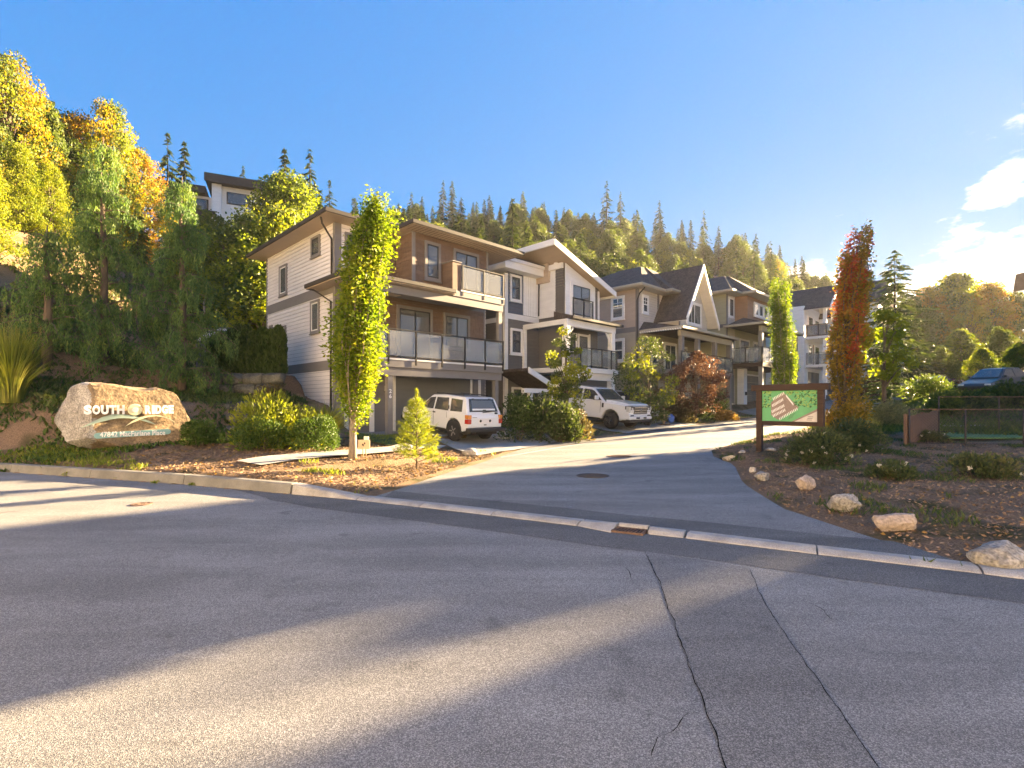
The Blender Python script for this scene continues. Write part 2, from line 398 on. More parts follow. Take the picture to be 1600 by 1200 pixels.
def terrain(X, Y, rough=True):
    X = np.asarray(X, float); Y = np.asarray(Y, float)
    t, n = xy2tn(X, Y)
    z0 = zstreet(t)
    zh = zhouse(t)
    # house side of the street
    zone = lerp(z0 + 0.05, zh, ss(6.7, 2.5, n))
    # left garden with its two rock steps, left of the first house
    gz_ = np.interp(n, [-40, -8.5, -2.7, -2.3, -1.2, 0.3, 0.95, 2.4, 4.5, 8], [3.2, 3.05, 2.85, 2.1, 1.85, 1.6, 0.78, 0.55, 0.36, 0.2])
    gl = ss(0.6, -0.5, t)
    zone = np.where(n < 8, lerp(zone, np.maximum(gz_, 0.2), gl), zone)
    # strip between house and garden keeps the slope of the yard
    # far left bank
    bank = ss(-12.5, -21, X + 0.25 * (Y - 15)) * ss(12.5, 19, Y + 0.0 * X)
    zone = zone + bank * 4.4 * ss(-30, -10, n + 0 * X) * ss(8, 3, n)
    # wooded hill behind the houses
    d = -n - 8.5
    a = X / np.maximum(Y, 5)
    hf = np.interp(a, [-1.4, -1.0, -0.6, -0.25, 0.0, 0.25, 0.45, 0.58, 0.75, 1.2], [1.15, 1.05, 0.95, 0.98, 1.12, 1.35, 1.25, 1.0, 0.55, 0.3])
    far = np.interp(d, [-5, 0, 4, 20, 36, 80, 125, 200, 400], [0, 0, 2.0, 9.0, 16.5, 30, 33, 30, 20])
    zone = zone + far * hf
    far2 = ss(58, 150, Y) * np.interp(a, [-0.5, -0.3, 0.0, 0.25, 0.45, 0.6, 0.75, 0.9], [30, 40, 42, 34, 27, 16, 8, 5]) * ss(-0.9, -0.4, a) * (1 - 0.4 * ss(170, 420, Y))
    zone = np.where(n < 4.5, np.maximum(zone, zh + far2 * ss(4.5, -6, n)), zone)
    # right of the street
    rz = z0 + np.interp(n - 12, [-6, 0, 1.5, 4, 9, 40, 90], [0.02, 0.08, 0.24, 0.42, 0.85, 1.3, 3.0])
    rz = lerp(rz, np.interp(t, [0, 20, 25, 31, 60, 110], [0.1, 0.2, 0.9, 1.9, 3.6, 8.5]) + 0.3 * ss(40, 90, n), ss(13.2, 15.5, n))
    zone = np.where(n > 9.4, rz, zone)
    sd = np.minimum(sdist(X, Y, MAIN_POLY), sdist(X, Y, ST_POLY))
    kerb = 0.17 * ss(-2.5, -3.8, X) * ss(3.0, 0.5, sd) * ss(0.12, 0.42, sd)
    k = ss(0.0, 2.4, sd)
    z = lerp(np.maximum(z0 - 0.012, -0.012) + 0.03 * ss(0.05, 0.3, sd) + kerb, np.maximum(zone, z0 + 0.02 + kerb), k)
    if rough:
        z = z + (0.025 * vnoise(X, Y, 1.3, 1) + 0.012 * vnoise(X, Y, 4.1, 2)) * ss(0.1, 0.8, sd)
        z = z + 0.5 * vnoise(X, Y, 0.12, 3) * ss(8, 25, d)
    z = np.where(sd < 0.0, z0 - 0.012 - 0.06 * ss(-0.1, -0.6, sd), z)
    return z
def gz(x, y): return float(terrain(np.array([x]), np.array([y]))[0])
def on_ground(px, py):
    """first ground point on the sight line of a pixel (used to find where things stand)"""
    Ys = np.concatenate([np.arange(2.5, 40, 0.05), np.arange(40, 260, 0.5)])
    Xs = (px - 800) / 800.0 * Ys; Zs = 1.6 + (632 - py) / 800.0 * Ys
    hit = np.nonzero(terrain(Xs, Ys, False) >= Zs)[0]
    i = hit[0] if len(hit) else len(Ys) - 1
    return float(Xs[i]), float(Ys[i]), gz(Xs[i], Ys[i])
def grid_lines(lo, hi, fine_lo, fine_hi, step, grow):
    a = list(np.arange(fine_lo, fine_hi + 1e-6, step)); s = step
    x = fine_hi
    while x < hi: s *= grow; x += s; a.append(min(x, hi))
    s = step; x = fine_lo
    while x > lo: s *= grow; x -= s; a.insert(0, max(x, lo))
    return np.array(a)
gx = grid_lines(-420, 420, -17, 16, 0.28, 1.06); gy = grid_lines(-120, 620, 3.5, 27, 0.28, 1.05)
GX, GY = np.meshgrid(gx, gy)
GZ = terrain(GX, GY)
nx, ny = len(gx), len(gy)
idx = np.arange(nx * ny).reshape(ny, nx)
F = np.stack([idx[:-1, :-1], idx[:-1, 1:], idx[1:, 1:], idx[1:, :-1]], -1).reshape(-1, 4)
# ground material: mulch in the beds, leaf litter up the hill, by world position
m, nt, out = newmat('ground'); MATS['ground'] = m
p = N(nt, 'ShaderNodeBsdfPrincipled', Roughness=0.95); p.inputs['Specular IOR Level'].default_value = 0.15
tcn = N(nt, 'ShaderNodeTexCoord')
def ramp2(c0, c1, src, p0=0.3, p1=0.7):
    r = N(nt, 'ShaderNodeValToRGB'); r.color_ramp.elements[0].color = c4(c0); r.color_ramp.elements[1].color = c4(c1)
    r.color_ramp.elements[0].position = p0; r.color_ramp.elements[1].position = p1
    nt.links.new(src, r.inputs[0]); return r.outputs[0]
n1 = N(nt, 'ShaderNodeTexNoise', Scale=34.0, Detail=6, Roughness=0.7); n2 = N(nt, 'ShaderNodeTexNoise', Scale=0.9, Detail=6)
n3 = N(nt, 'ShaderNodeTexNoise', Scale=4.0, Detail=8, Roughness=0.7)
mps = N(nt, 'ShaderNodeMapping', Scale=(1, 2.2, 1)); mps.inputs['Rotation'].default_value = (0, 0, 0.5)
nt.links.new(tcn.outputs['Object'], mps.inputs[0]); nt.links.new(mps.outputs[0], n1.inputs['Vector'])
for q in (n2, n3): nt.links.new(tcn.outputs['Object'], q.inputs['Vector'])
cm_ = ramp2((0.10, 0.066, 0.046), (0.42, 0.28, 0.175), n1.outputs[0], 0.33, 0.68)
cg_ = ramp2((0.040, 0.042, 0.016), (0.10, 0.095, 0.035), n3.outputs[0])
mk = N(nt, 'ShaderNodeMapRange'); mk.inputs['From Min'].default_value = 0.52; mk.inputs['From Max'].default_value = 0.68
nt.links.new(n2.outputs[0], mk.inputs[0])
mx = N(nt, 'ShaderNodeMix', _data_type='RGBA'); nt.links.new(mk.outputs[0], mx.inputs[0]); nt.links.new(cm_, mx.inputs[6]); nt.links.new(cg_, mx.inputs[7])
nt.links.new(mx.outputs[2], p.inputs['Base Color'])
bp = N(nt, 'ShaderNodeBump', Strength=1.0, Distance=0.05); nt.links.new(n1.outputs[0], bp.inputs['Height']); nt.links.new(bp.outputs[0], p.inputs['Normal'])
nt.links.new(p.outputs[0], out.inputs[0])
go = link('ground', npmesh('ground', np.stack([GX, GY, GZ], -1).reshape(-1, 3), F, 'ground', True)); tag(go, kind='structure')

# ------------------------------------------------------------------ roads
def sheet(name, L, Rr, zf, mat, cols=10, lift=0.0, parent=None):
    L = np.asarray(L, float); Rr = np.asarray(Rr, float); k = np.linspace(0, 1, cols)[None, :, None]
    P = L[:, None, :] * (1 - k) + Rr[:, None, :] * k
    Z = zf(P[..., 0], P[..., 1]) + lift
    V = np.concatenate([P, Z[..., None]], -1).reshape(-1, 3); r, c = P.shape[:2]
    i = np.arange(r * c).reshape(r, c)
    F = np.stack([i[:-1, :-1], i[:-1, 1:], i[1:, 1:], i[1:, :-1]], -1).reshape(-1, 4)
    o = link(name, npmesh(name, V, F, mat, True), parent)
    if o.data.polygons[0].normal.z < 0: o.data.flip_normals()
    return o
zero = lambda x, y: np.zeros(np.shape(x))
zst = lambda x, y: zstreet(xy2tn(x, y)[0])
far_edge = FARSIDE
tag(sheet('main_road', FOOT, far_edge, zero, 'asphalt', 6), kind='structure')
tag(sheet('side_street', RL, RR, zst, 'asphalt_street', 9), kind='structure')
# newer dark asphalt strips on both sides of the crossing gutter, and the smooth trench patch
def clip_line(P, x0, x1):
    P = np.array(P); xs = np.unique(np.r_[x0, P[(P[:, 0] > x0) & (P[:, 0] < x1), 0], x1, np.linspace(x0, x1, 24)])
    return np.c_[xs, np.interp(xs, P[:, 0], P[:, 1])]
nearL = clip_line(off_line(FOOT, 0.01), -5.4, 8); nearR = clip_line(off_line(FOOT, -0.78), -5.4, 8)
w_ = np.clip((nearL[:, 0] + 5.4) / 2.2, 0.02, 1)[:, None]
nearR = nearL * (1 - w_) + nearR * w_
tag(sheet('road_patch', nearL, nearR, zero, 'asphalt_dark', 4, 0.004), kind='structure')
bk = clip_line(off_line(FOOT, 0.30), -2.2, 4.55); bk2 = clip_line(off_line(FOOT, 1.0), -2.2, 4.45)
tag(sheet('road_patch', bk2, bk, lambda x, y: zst(x, y) , 'asphalt_dark', 4, 0.004), kind='structure')
P2 = [(1.45, 5.55), (1.32, 4.6), (1.16, 3.6), (1.02, 2.7), (0.93, 2.2), (0.6, 0), (0.4, -2.6)]
P3 = [(2.32, 5.0), (2.1, 4.35), (1.95, 3.8), (1.76, 2.9), (1.6, 2.2), (1.3, 0), (1.0, -2.6)]
tag(sheet('road_patch', P2, P3, zero, 'asphalt_smooth', 3, 0.006), kind='structure')
rng = random.Random(5)
def crack(P, w, step=0.05, z=0.0075, jit=0.0035, zf=None):
    P = np.array(P); d = np.r_[0, np.cumsum(np.linalg.norm(np.diff(P, axis=0), axis=1))]
    s = np.arange(0, d[-1], step); X = np.interp(s, d, P[:, 0]); Y = np.interp(s, d, P[:, 1])
    vs = []; fs = []; jx = jy = 0
    for i in range(len(s)):
        jx = jx * 0.7 + rng.gauss(0, jit); ww = w * rng.uniform(0.3, 1.0) * min(1, (len(s) - i) / 6 + 0.15, i / 6 + 0.15)
        vs += [(X[i] + jx - ww, Y[i] - ww * 0.3, z), (X[i] + jx + ww, Y[i] + ww * 0.3, z)]
        if i: fs.append((2 * i - 2, 2 * i - 1, 2 * i + 1, 2 * i))
    return vs, fs
cmb = MB()
for P, w in ((P2[:6], 0.0048), (P3[:6], 0.0038), ([(1.0, 2.62), (0.93, 2.66), (0.86, 2.6), (0.80, 2.5), (0.7, 2.45), (0.62, 2.3)], 0.008),
             ([(2.35, 4.2), (2.42, 4.0), (2.37, 3.8), (2.45, 3.7)], 0.004), ([(1.1, 5.1), (1.12, 4.9), (1.08, 4.6)], 0.004)):
    cmb.add(*crack(P, w))
cr_o = cmb.build('road_crack', 'crack'); tag(cr_o, kind='structure')
# thin white edge line along the side street
wlL = resample(tnp((1.0, 8.55), (4.4, 8.0), (9, 7.75), (16, 7.6), (26, 7.3), (36, 7.2)), 50); wlR = resample(tnp((1.0, 8.61), (4.4, 8.08), (9, 7.83), (16, 7.69), (26, 7.4), (36, 7.3)), 50)
tag(sheet('street_line', wlL, wlR, zst, 'white_line', 2, 0.008), kind='structure')
edL = resample(tnp((4.6, 6.78), (9, 6.78), (16, 6.8), (26, 6.6), (36, 6.5)), 50); edR = resample(tnp((4.4, 7.9), (9, 7.7), (16, 7.56), (26, 7.26), (36, 7.16)), 50)
tag(sheet('street_shoulder', edL, edR, zst, 'asphalt_dark', 3, 0.004), kind='structure')

# ------------------------------------------------------------------ kerbs and crossing gutter, stone by stone
kerb_root = thing('kerb', 'long raised grey concrete kerb in front of the mulch bed with the boulder sign', 'kerb', (-8, 10.8, 0))
gut_root = thing('gutter', 'pale flat concrete gutter crossing the mouth of the side street', 'gutter', (1, 6.6, 0))
rk_root = thing('kerb', 'low pale kerb restarting beside the big rock at the right edge', 'kerb', (5, 4.4, 0))
def sweep(A, B, prof0, prof1, steps=4):
    """solid along A->B (foot line points); prof = [(offset behind foot, z)...]"""
    A = Vector((A[0], A[1], 0)); B = Vector((B[0], B[1], 0)); d = (B - A).normalized(); nn = Vector((-d.y, d.x, 0))
    mb = MB(); k = len(prof0); vs = []
    for i in range(steps + 1):
        u = i / steps; c = A.lerp(B, u)
        for p0, p1 in zip(prof0, prof1):
            vs.append(c + nn * lerp(p0[0], p1[0], u) + Vector((0, 0, lerp(p0[1], p1[1], u))))
    fs = [tuple(range(k - 1, -1, -1)), tuple(range(steps * k, (steps + 1) * k))]
    for i in range(steps):
        for j in range(k): fs.append((i * k + j, i * k + (j + 1) % k, (i + 1) * k + (j + 1) % k, (i + 1) * k + j))
    return mb.add(vs, fs)
KH = [(0.0, -0.1), (0.0, 0.02), (0.035, 0.165), (0.055, 0.185), (0.19, 0.19), (0.20, -0.1)]
KL = [(0.0, -0.1), (0.0, 0.012), (0.05, 0.03), (0.12, 0.045), (0.30, 0.035), (0.31, -0.1)]
KM = [(-0.02, -0.1), (-0.02, 0.015), (0.04, 0.04), (0.14, 0.05), (0.30, 0.04), (0.31, -0.1)]
def walk(P, x0, x1):
    Q = clip_line(P, x0, x1); return Q
def segs(root, name, x0, x1, length, p0, p1, mat, gap=0.012):
    Q = np.array(FOOT); xs = Q[:, 0]
    fx = lambda x: (x, float(np.interp(x, xs, Q[:, 1])))
    n = max(1, round(abs(x1 - x0) / length)); o = None
    for i in range(n):
        a = x0 + (x1 - x0) * i / n; b = x0 + (x1 - x0) * (i + 1) / n - gap
        o = sweep(fx(a), fx(b), [(q, z) for q, z in p0], p1, 3).build(name, mat, None, 0.008)
        o.parent = root; o.location = -root.location
    return o
segs(kerb_root, 'kerb_stone', -46, -3.95, 2.6, KH, KH, 'concrete_old')
segs(gut_root, 'transition_stone', -3.92, -2.6, 2, KH, KL, 'concrete')
segs(gut_root, 'gutter_stone', -2.6, 0.86, 1.2, KL, KL, 'concrete')
segs(gut_root, 'gutter_stone', 0.86, 1.3, 1, KL, [(-0.12, -0.1), (-0.12, 0.012), (0.05, 0.05), (0.14, 0.07), (0.30, 0.04), (0.31, -0.1)], 'concrete')
segs(gut_root, 'gutter_stone', 1.31, 1.66, 1, [(0.13, -0.1), (0.13, 0.02), (0.16, 0.06), (0.2, 0.07), (0.30, 0.045), (0.31, -0.1)], [(0.13, -0.1), (0.13, 0.02), (0.16, 0.06), (0.2, 0.07), (0.30, 0.045), (0.31, -0.1)], 'concrete')
segs(gut_root, 'gutter_stone', 1.67, 2.06, 1, [(-0.0, -0.1), (-0.0, 0.012), (0.05, 0.05), (0.14, 0.07), (0.30, 0.04), (0.31, -0.1)], KL, 'concrete')
segs(gut_root, 'gutter_stone', 2.07, 8.0, 1.25, KL, KL, 'concrete')
KR = [(0.32, -0.1), (0.32, 0.03), (0.35, 0.12), (0.47, 0.13), (0.48, -0.1)]
segs(rk_root, 'kerb_stone', 4.62, 9.0, 1.6, [(q, z) for q, z in KR], KR, 'concrete')
# storm drain grate let into the gutter
gr = thing('drain_grate', 'rusty slotted storm drain grate let into the pale gutter', 'drain', (1.46, 6.40, 0.012), math.atan2(-0.5, 1.0))
MB().box(-0.19, 0.19, -0.09, 0.13, -0.03, 0.004).build('grate_pit', 'crack', gr)
fr_ = MB(); fr_.box(-0.2, 0.2, 0.115, 0.135, -0.02, 0.02); fr_.box(-0.2, 0.2, -0.1, -0.085, -0.02, 0.016); fr_.box(-0.2, -0.185, -0.085, 0.115, -0.02, 0.018); fr_.box(0.185, 0.2, -0.085, 0.115, -0.02, 0.018)
fr_.build('grate_frame', 'rust', gr)
gbm = None
for i in range(9):
    b = MB().bar((-0.17 + 0.042 * i, -0.09, 0.012), (-0.14 + 0.042 * i, 0.12, 0.016), 0.014, 0.014).build('grate_bar', 'rust', gr)
# manhole covers
def manhole(x, y, r, label, mat='iron'):
    t = xy2tn(x, y)[0]; inside = sdist(np.array([x]), np.array([y]), ST_POLY)[0] < 0
    z = float(zstreet(t)) if inside else 0.0
    th = thing('manhole_cover', label, 'manhole cover', (x, y, z), 0.3, 'manhole covers in the roads')
    sl = (float(zstreet(t + 0.5)) - float(zstreet(t - 0.5))) if inside else 0
    th.rotation_euler = (-sl * S2, -sl * S2, 0)
    mb = MB(); mb.lathe([(r, 0.0), (r, 0.012), (r - 0.04, 0.014), (r - 0.045, 0.006), (0.02, 0.006), (0.0, 0.006)], k=28, sm=False)
    mb.build('rim', mat, th)
    cv = MB()
    for i in range(-4, 5):
        for j in range(-4, 5):
            if (i * i + j * j) * 0.0049 < (r - 0.07) ** 2: cv.box(i * 0.07 - 0.024, i * 0.07 + 0.024, j * 0.07 - 0.024, j * 0.07 + 0.024, 0.004, 0.012)
    cv.build('tread', mat, th)['kind'] = 'stuff'
manhole(-5.93, 8.2, 0.15, 'small rusty valve cover in the main road nearest the raised kerb', 'rust')
manhole(*on_ground(926, 749)[:2], 0.36, 'dark manhole cover in the shaded middle of the side street')
manhole(*on_ground(968, 717)[:2], 0.36, 'sunlit brownish manhole cover farther up the side street', 'rust')
# ------------------------------------------------------------------ house materials
def paint(name, col, var=0.06): return M(name, col, 0.6, var, 1.2, 0.05, 120, stretch=(1, 1, 4), fine=0.05, fscale=60, spec=0.3)
paint('lap_white', (0.78, 0.74, 0.71)); paint('shingle_brown', (0.17, 0.112, 0.078), 0.16); paint('trim_grey', (0.21, 0.195, 0.185))
paint('gutter_dark', (0.045, 0.038, 0.032)); paint('soffit_tan', (0.50, 0.40, 0.31)); paint('soffit_white', (0.62, 0.58, 0.52))
paint('garage_grey', (0.165, 0.17, 0.17)); paint('trim_white', (0.80, 0.78, 0.74)); paint('lap_blue', (0.095, 0.115, 0.15)); paint('lap_taupe', (0.145, 0.135, 0.125))
paint('lap_pink', (0.46, 0.36, 0.29)); paint('lap_khaki', (0.40, 0.35, 0.27)); paint('lap_cream', (0.60, 0.55, 0.48)); paint('lap_sage', (0.42, 0.41, 0.29))
paint('board_white', (0.80, 0.79, 0.77)); paint('shingle_red', (0.32, 0.19, 0.125), 0.16); paint('frame_dark', (0.028, 0.028, 0.027)); paint('rail_black', (0.03, 0.028, 0.026))
paint('deck', (0.30, 0.29, 0.27)); paint('blind', (0.70, 0.69, 0.66)); paint('curtain', (0.45, 0.40, 0.33)); paint('shade_grey', (0.17, 0.19, 0.16)); paint('door_grey', (0.17, 0.165, 0.155))
M('roof_shingle', (0.085, 0.066, 0.056), 0.95, 0.3, 3, 0.4, 25, fine=0.35, fscale=14)
M('roof_grey', (0.10, 0.092, 0.085), 0.95, 0.3, 3, 0.4, 25, fine=0.3, fscale=14)
glass('pane_glass', (0.78, 0.82, 0.84), 0.42, 0.02); glass('rail_glass', (0.88, 0.91, 0.89), 0.55, 0.04, 1.45, (0.35, 0.37, 0.35)); glass('rail_frost', (0.90, 0.92, 0.91), 0.60, 0.05, 1.45, (0.38, 0.39, 0.39))
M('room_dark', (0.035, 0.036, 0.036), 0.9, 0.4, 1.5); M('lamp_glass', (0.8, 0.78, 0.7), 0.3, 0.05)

class House:
    def __init__(s, name, label, t0, n0, zb, group='three storey houses along the side street'):
        s.t0, s.n0, s.zb = t0, n0, zb
        x, y = tn2xy(t0, n0)
        s.root = thing(name, label, 'house', (x, y, zb), R(45), group)
    def L(s, t, n, z): return (t - s.t0, -(n - s.n0), z - s.zb)
    def box(s, mb, t0, t1, n0, n1, z0, z1):
        a = s.L(t0, n0, z0); b = s.L(t1, n1, z1); return mb.box(a[0], b[0], a[1], b[1], a[2], b[2])
    def part(s, name, mat, boxes, parent=None, bevel=0.0, kind=None, label=None):
        mb = MB()
        for q in boxes: s.box(mb, *q)
        return mb.build(name, mat, parent or s.root, bevel, 1, kind, label)
    # wall coordinates: W = (kind, offset); a along the wall, z up, o out of the wall
    def P(s, W, a, z, o):
        k, c = W[0], W[1]
        return s.L(a, c + o, z) if k == 'f' else (s.L(c - o, a, z) if k == 'l' else s.L(c + o, a, z))
    def wbox(s, mb, W, a0, a1, z0, z1, o0, o1):
        p = s.P(W, a0, z0, o0); q = s.P(W, a1, z1, o1); return mb.box(p[0], q[0], p[1], q[1], p[2], q[2])
    def wpart(s, name, mat, W, boxes, parent=None, bevel=0.0, kind=None, label=None):
        mb = MB()
        for q in boxes: s.wbox(mb, W, *q)
        return mb.build(name, mat, parent or s.root, bevel, 1, kind, label)
    def lap(s, W, a0, a1, z0, z1, mat, pitch=0.165, span=None, parent=None):
        """lap boards: each course a wedge that throws its own shadow line"""
        mb = MB(); z = z0; i = 0
        while z < z1 - 0.02:
            zt = min(z + pitch, z1)
            A0, A1 = span((z + zt) / 2) if span else (a0, a1)
            A0, A1 = max(A0, a0), min(A1, a1)
            if A1 - A0 > 0.05:
                vs = [s.P(W, A, q, o) for A in (A0, A1) for q, o in ((z + 0.012, 0.0), (z + 0.012, 0.034), (zt, 0.010), (zt, 0.0))]
                mb.add(vs, [(1, 2, 6, 5), (0, 1, 5, 4), (2, 3, 7, 6), (0, 3, 2, 1), (4, 5, 6, 7)])
            z = zt
        return mb.build('siding', mat, parent or s.root, kind='stuff')
    def shingles(s, W, a0, a1, z0, z1, mat, pitch=0.19, seed=1):
        r = random.Random(seed); mb = MB(); z = z0
        while z < z1 - 0.02:
            zt = min(z + pitch, z1); a = a0 - r.uniform(0, 0.15)
            while a < a1 - 0.01:
                b = a + r.uniform(0.13, 0.30); o = r.uniform(0.02, 0.034); dz = r.uniform(-0.006, 0.012)
                A0, A1 = max(a, a0), min(b - 0.006, a1)
                if A1 - A0 > 0.02:
                    vs = [s.P(W, A, q, oo) for A in (A0, A1) for q, oo in ((z + dz, 0.0), (z + dz, o), (zt, 0.008), (zt, 0.0))]
                    mb.add(vs, [(1, 2, 6, 5), (0, 1, 5, 4), (2, 3, 7, 6), (0, 3, 2, 1), (4, 5, 6, 7)])
                a = b
            z = zt
        return mb.build('siding', mat, s.root, kind='stuff')
    def window(s, W, a0, a1, z0, z1, trim='trim_grey', frame='frame_dark', tw=0.10, grid=None, fill='room_dark', split=None, blind=None, sill=True, o=0.0588):
        """a0..z1 = outer edge of the trim"""
        mb = MB()
        for q in ((a0, a0 + tw, z0 + tw, z1 - tw), (a1 - tw, a1, z0 + tw, z1 - tw), (a0, a1, z1 - tw, z1), (a0, a1, z0, z0 + tw)):
            s.wbox(mb, W, *q, 0.0, o + 0.03)
        w = mb.build('window', trim, s.root, 0.006, 1)
        b0, b1, c0, c1 = a0 + tw, a1 - tw, z0 + tw, z1 - tw
        fw = 0.05; mb = MB()
        bars = [(b0, b0 + fw, c0, c1), (b1 - fw, b1, c0, c1), (b0 + fw, b1 - fw, c0, c0 + fw), (b0 + fw, b1 - fw, c1 - fw, c1)]
        cells = [(b0 + fw, b1 - fw, c0 + fw, c1 - fw)]
        if split == 'v': bm_ = (b0 + b1) / 2; bars.append((bm_ - 0.03, bm_ + 0.03, c0 + fw, c1 - fw)); cells = [(b0 + fw, bm_ - 0.03, c0 + fw, c1 - fw), (bm_ + 0.03, b1 - fw, c0 + fw, c1 - fw)]
        if split == 'h': cm2 = (c0 + c1) / 2; bars.append((b0 + fw, b1 - fw, cm2 - 0.03, cm2 + 0.03)); cells = [(b0 + fw, b1 - fw, cm2 + 0.03, c1 - fw), (b0 + fw, b1 - fw, c0 + fw, cm2 - 0.03)]
        for q in bars: s.wbox(mb, W, *q, o - 0.012, o + 0.012)
        if grid:
            q = cells[0]
            for i in range(1, grid[0]): x = lerp(q[0], q[1], i / grid[0]); s.wbox(mb, W, x - 0.012, x + 0.012, q[2], q[3], o - 0.003, o + 0.009)
            for i in range(1, grid[1]): x = lerp(q[2], q[3], i / grid[1]); s.wbox(mb, W, q[0], q[1], x - 0.012, x + 0.012, o - 0.0035, o + 0.0085)
        mb.build('sash', frame, w)
        for i, q in enumerate(cells):
            f = fill[i % len(fill)] if isinstance(fill, (list, tuple)) else fill
            s.wpart('pane', 'pane_glass', W, [(q[0], q[1], q[2], q[3], o - 0.004, o - 0.0005)], w)
            if f in ('blind', 'curtain', 'shade_grey'):
                n = max(4, int((q[3] - q[2]) / 0.09)); mb = MB()
                for k in range(n):
                    zz0 = lerp(q[2], q[3], k / n); zz1 = lerp(q[2], q[3], (k + 0.86) / n)
                    s.wbox(mb, W, q[0], q[1], zz0, zz1, o - 0.018, o - 0.008 - 0.004 * (k % 2))
                mb.build('blind', f, w)
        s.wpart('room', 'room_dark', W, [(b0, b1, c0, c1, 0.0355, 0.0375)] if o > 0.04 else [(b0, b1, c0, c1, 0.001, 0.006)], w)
        if sill: s.wpart('sill', trim, W, [(a0 - 0.03, a1 + 0.03, z0 - 0.05, z0 - 0.002, 0.0, o + 0.06)], w, 0.005)
        return w
    def rail(s, W, posts, zf, h=1.1, matg='rail_glass', post_drop=0.25, foot=True):
        """glass balustrade on a deck edge"""
        for i, a in enumerate(posts):
            s.wpart('rail_post', 'rail_black', W, [(a - 0.028, a + 0.028, zf - post_drop, zf + h, 0.0, 0.05)])
        for i in range(len(posts) - 1):
            a0, a1 = posts[i] + 0.05, posts[i + 1] - 0.05
            s.wpart('glass_panel', matg, W, [(a0, a1, zf + 0.10, zf + h - 0.05, 0.018, 0.026)])
        s.wpart('top_rail', 'rail_black', W, [(posts[0] - 0.03, posts[-1] + 0.03, zf + h, zf + h + 0.04, -0.003, 0.053)])
        if foot: s.wpart('foot_rail', 'rail_black', W, [(posts[0], posts[-1], zf + 0.05, zf + 0.085, 0.008, 0.04)])
    def poly(s, name, mat, pts, z0, z1, parent=None):
        return MB().prism([s.L(t, n, 0)[:2] for t, n in pts], z0 - s.zb, z1 - s.zb).build(name, mat, parent or s.root)
    def hip(s, name, mat, pts, z0, rise, inset, parent=None):
        """low hipped roof on an eave outline"""
        n = len(pts); c = (sum(p[0] for p in pts) / n, sum(p[1] for p in pts) / n)
        A = [s.L(p[0], p[1], z0) for p in pts]; B = [s.L(lerp(p[0], c[0], inset), lerp(p[1], c[1], inset), z0 + rise) for p in pts]
        return MB().add(A + B, [tuple(range(n - 1, -1, -1)), tuple(range(n, 2 * n))] + [(i, (i + 1) % n, n + (i + 1) % n, n + i) for i in range(n)]).build(name, mat, parent or s.root)
    def gutter(s, pts, z, w=0.12, h=0.13, mat='gutter_dark', parent=None, closed=False):
        mb = MB(); m = len(pts)
        for i in range(m if closed else m - 1):
            a = Vector(s.L(*pts[i], z)); b = Vector(s.L(*pts[(i + 1) % m], z)); d = (b - a).normalized()
            mb.bar(a - d * w * 0.49, b + d * w * 0.49 if False else b + d * 0.0, w, h)
        return mb.build('gutter', mat, parent or s.root, 0.02)
    def pipe(s, path, r=0.04, mat='gutter_dark'):
        return MB().tube([s.L(*p) for p in path], r, 6).build('downspout', mat, s.root)
    def garage(s, W, a0, a1, z0, z1, mat, rows=4, cols=4, trim='trim_white', tw=0.12, lights=False):
        g = s.wpart('garage_door', mat, W, [(a0, a1, z0, z1, 0.0, 0.02)])
        dw = (a1 - a0) / cols; dh = (z1 - z0) / rows
        for i in range(cols):
            for j in range(rows):
                s.wpart('panel', mat, W, [(a0 + i * dw + 0.03, a0 + (i + 1) * dw - 0.03, z0 + j * dh + 0.012, z0 + (j + 1) * dh - 0.012, 0.0202, 0.035)], g, 0.01)
        s.wpart('garage_trim', trim, W, [(a0 - tw, a0 - 0.003, z0, z1, 0.0, 0.05), (a1 + 0.003, a1 + tw, z0, z1, 0.0, 0.05), (a0 - tw, a1 + tw, z1 + 0.002, z1 + tw, 0.0, 0.05)])
        return g

# ================================================================== first house: white lap side, brown shingle front
h = House('house', 'white lap sided house with brown shingle front and white four wheel drive on its driveway', 0, 0, 0.42)
h.part('wall', 'trim_grey', [(0.03, 8.1, -7.4, -0.03, 0.0, 8.92), (2.83, 7.1, -0.03, 1.27, 6.3, 8.92)])  # grey core shows in the lap gaps, darkening their shadow lines by colour
WL = ('l', 0.03); WF = ('f', -0.03); WB = ('f', 1.27)
h.lap(WL, -7.3, -0.13, 6.52, 8.92, 'lap_white'); h.lap(WL, -7.3, -0.13, 3.4, 6.10, 'lap_white'); h.lap(WL, -7.3, -0.13, 0.3, 3.0, 'lap_white')
h.wpart('belt_board', 'trim_grey', WL, [(-7.35, 0.0, 6.10, 6.52, 0.0, 0.04)]); h.wpart('belt_board', 'trim_grey', WL, [(-7.35, 0.0, 3.0, 3.4, 0.0, 0.04)])
h.wpart('corner_board', 'trim_grey', WL, [(-0.13, 0.035, 0.4, 8.9, 0.0, 0.045)]); h.wpart('corner_board', 'trim_grey', WL, [(-7.4, -7.3, 0.4, 8.9, 0.0, 0.045)])
h.lap(WF, 0.28, 1.35, 6.6, 8.92, 'lap_white'); h.wpart('corner_board', 'trim_grey', WF, [(-0.01, 0.28, 0.4, 8.9, 0.0, 0.04)])
h.shingles(WF, 1.35, 2.83, 6.6, 8.9, 'shingle_brown', seed=2); h.shingles(('l', 2.83), 0.0, 1.27, 6.6, 8.9, 'shingle_brown', seed=3)
h.shingles(WB, 2.95, 7.0, 6.55, 8.9, 'shingle_brown', seed=4); h.shingles(WF, 0.28, 8.0, 3.45, 6.3, 'shingle_brown', seed=5)
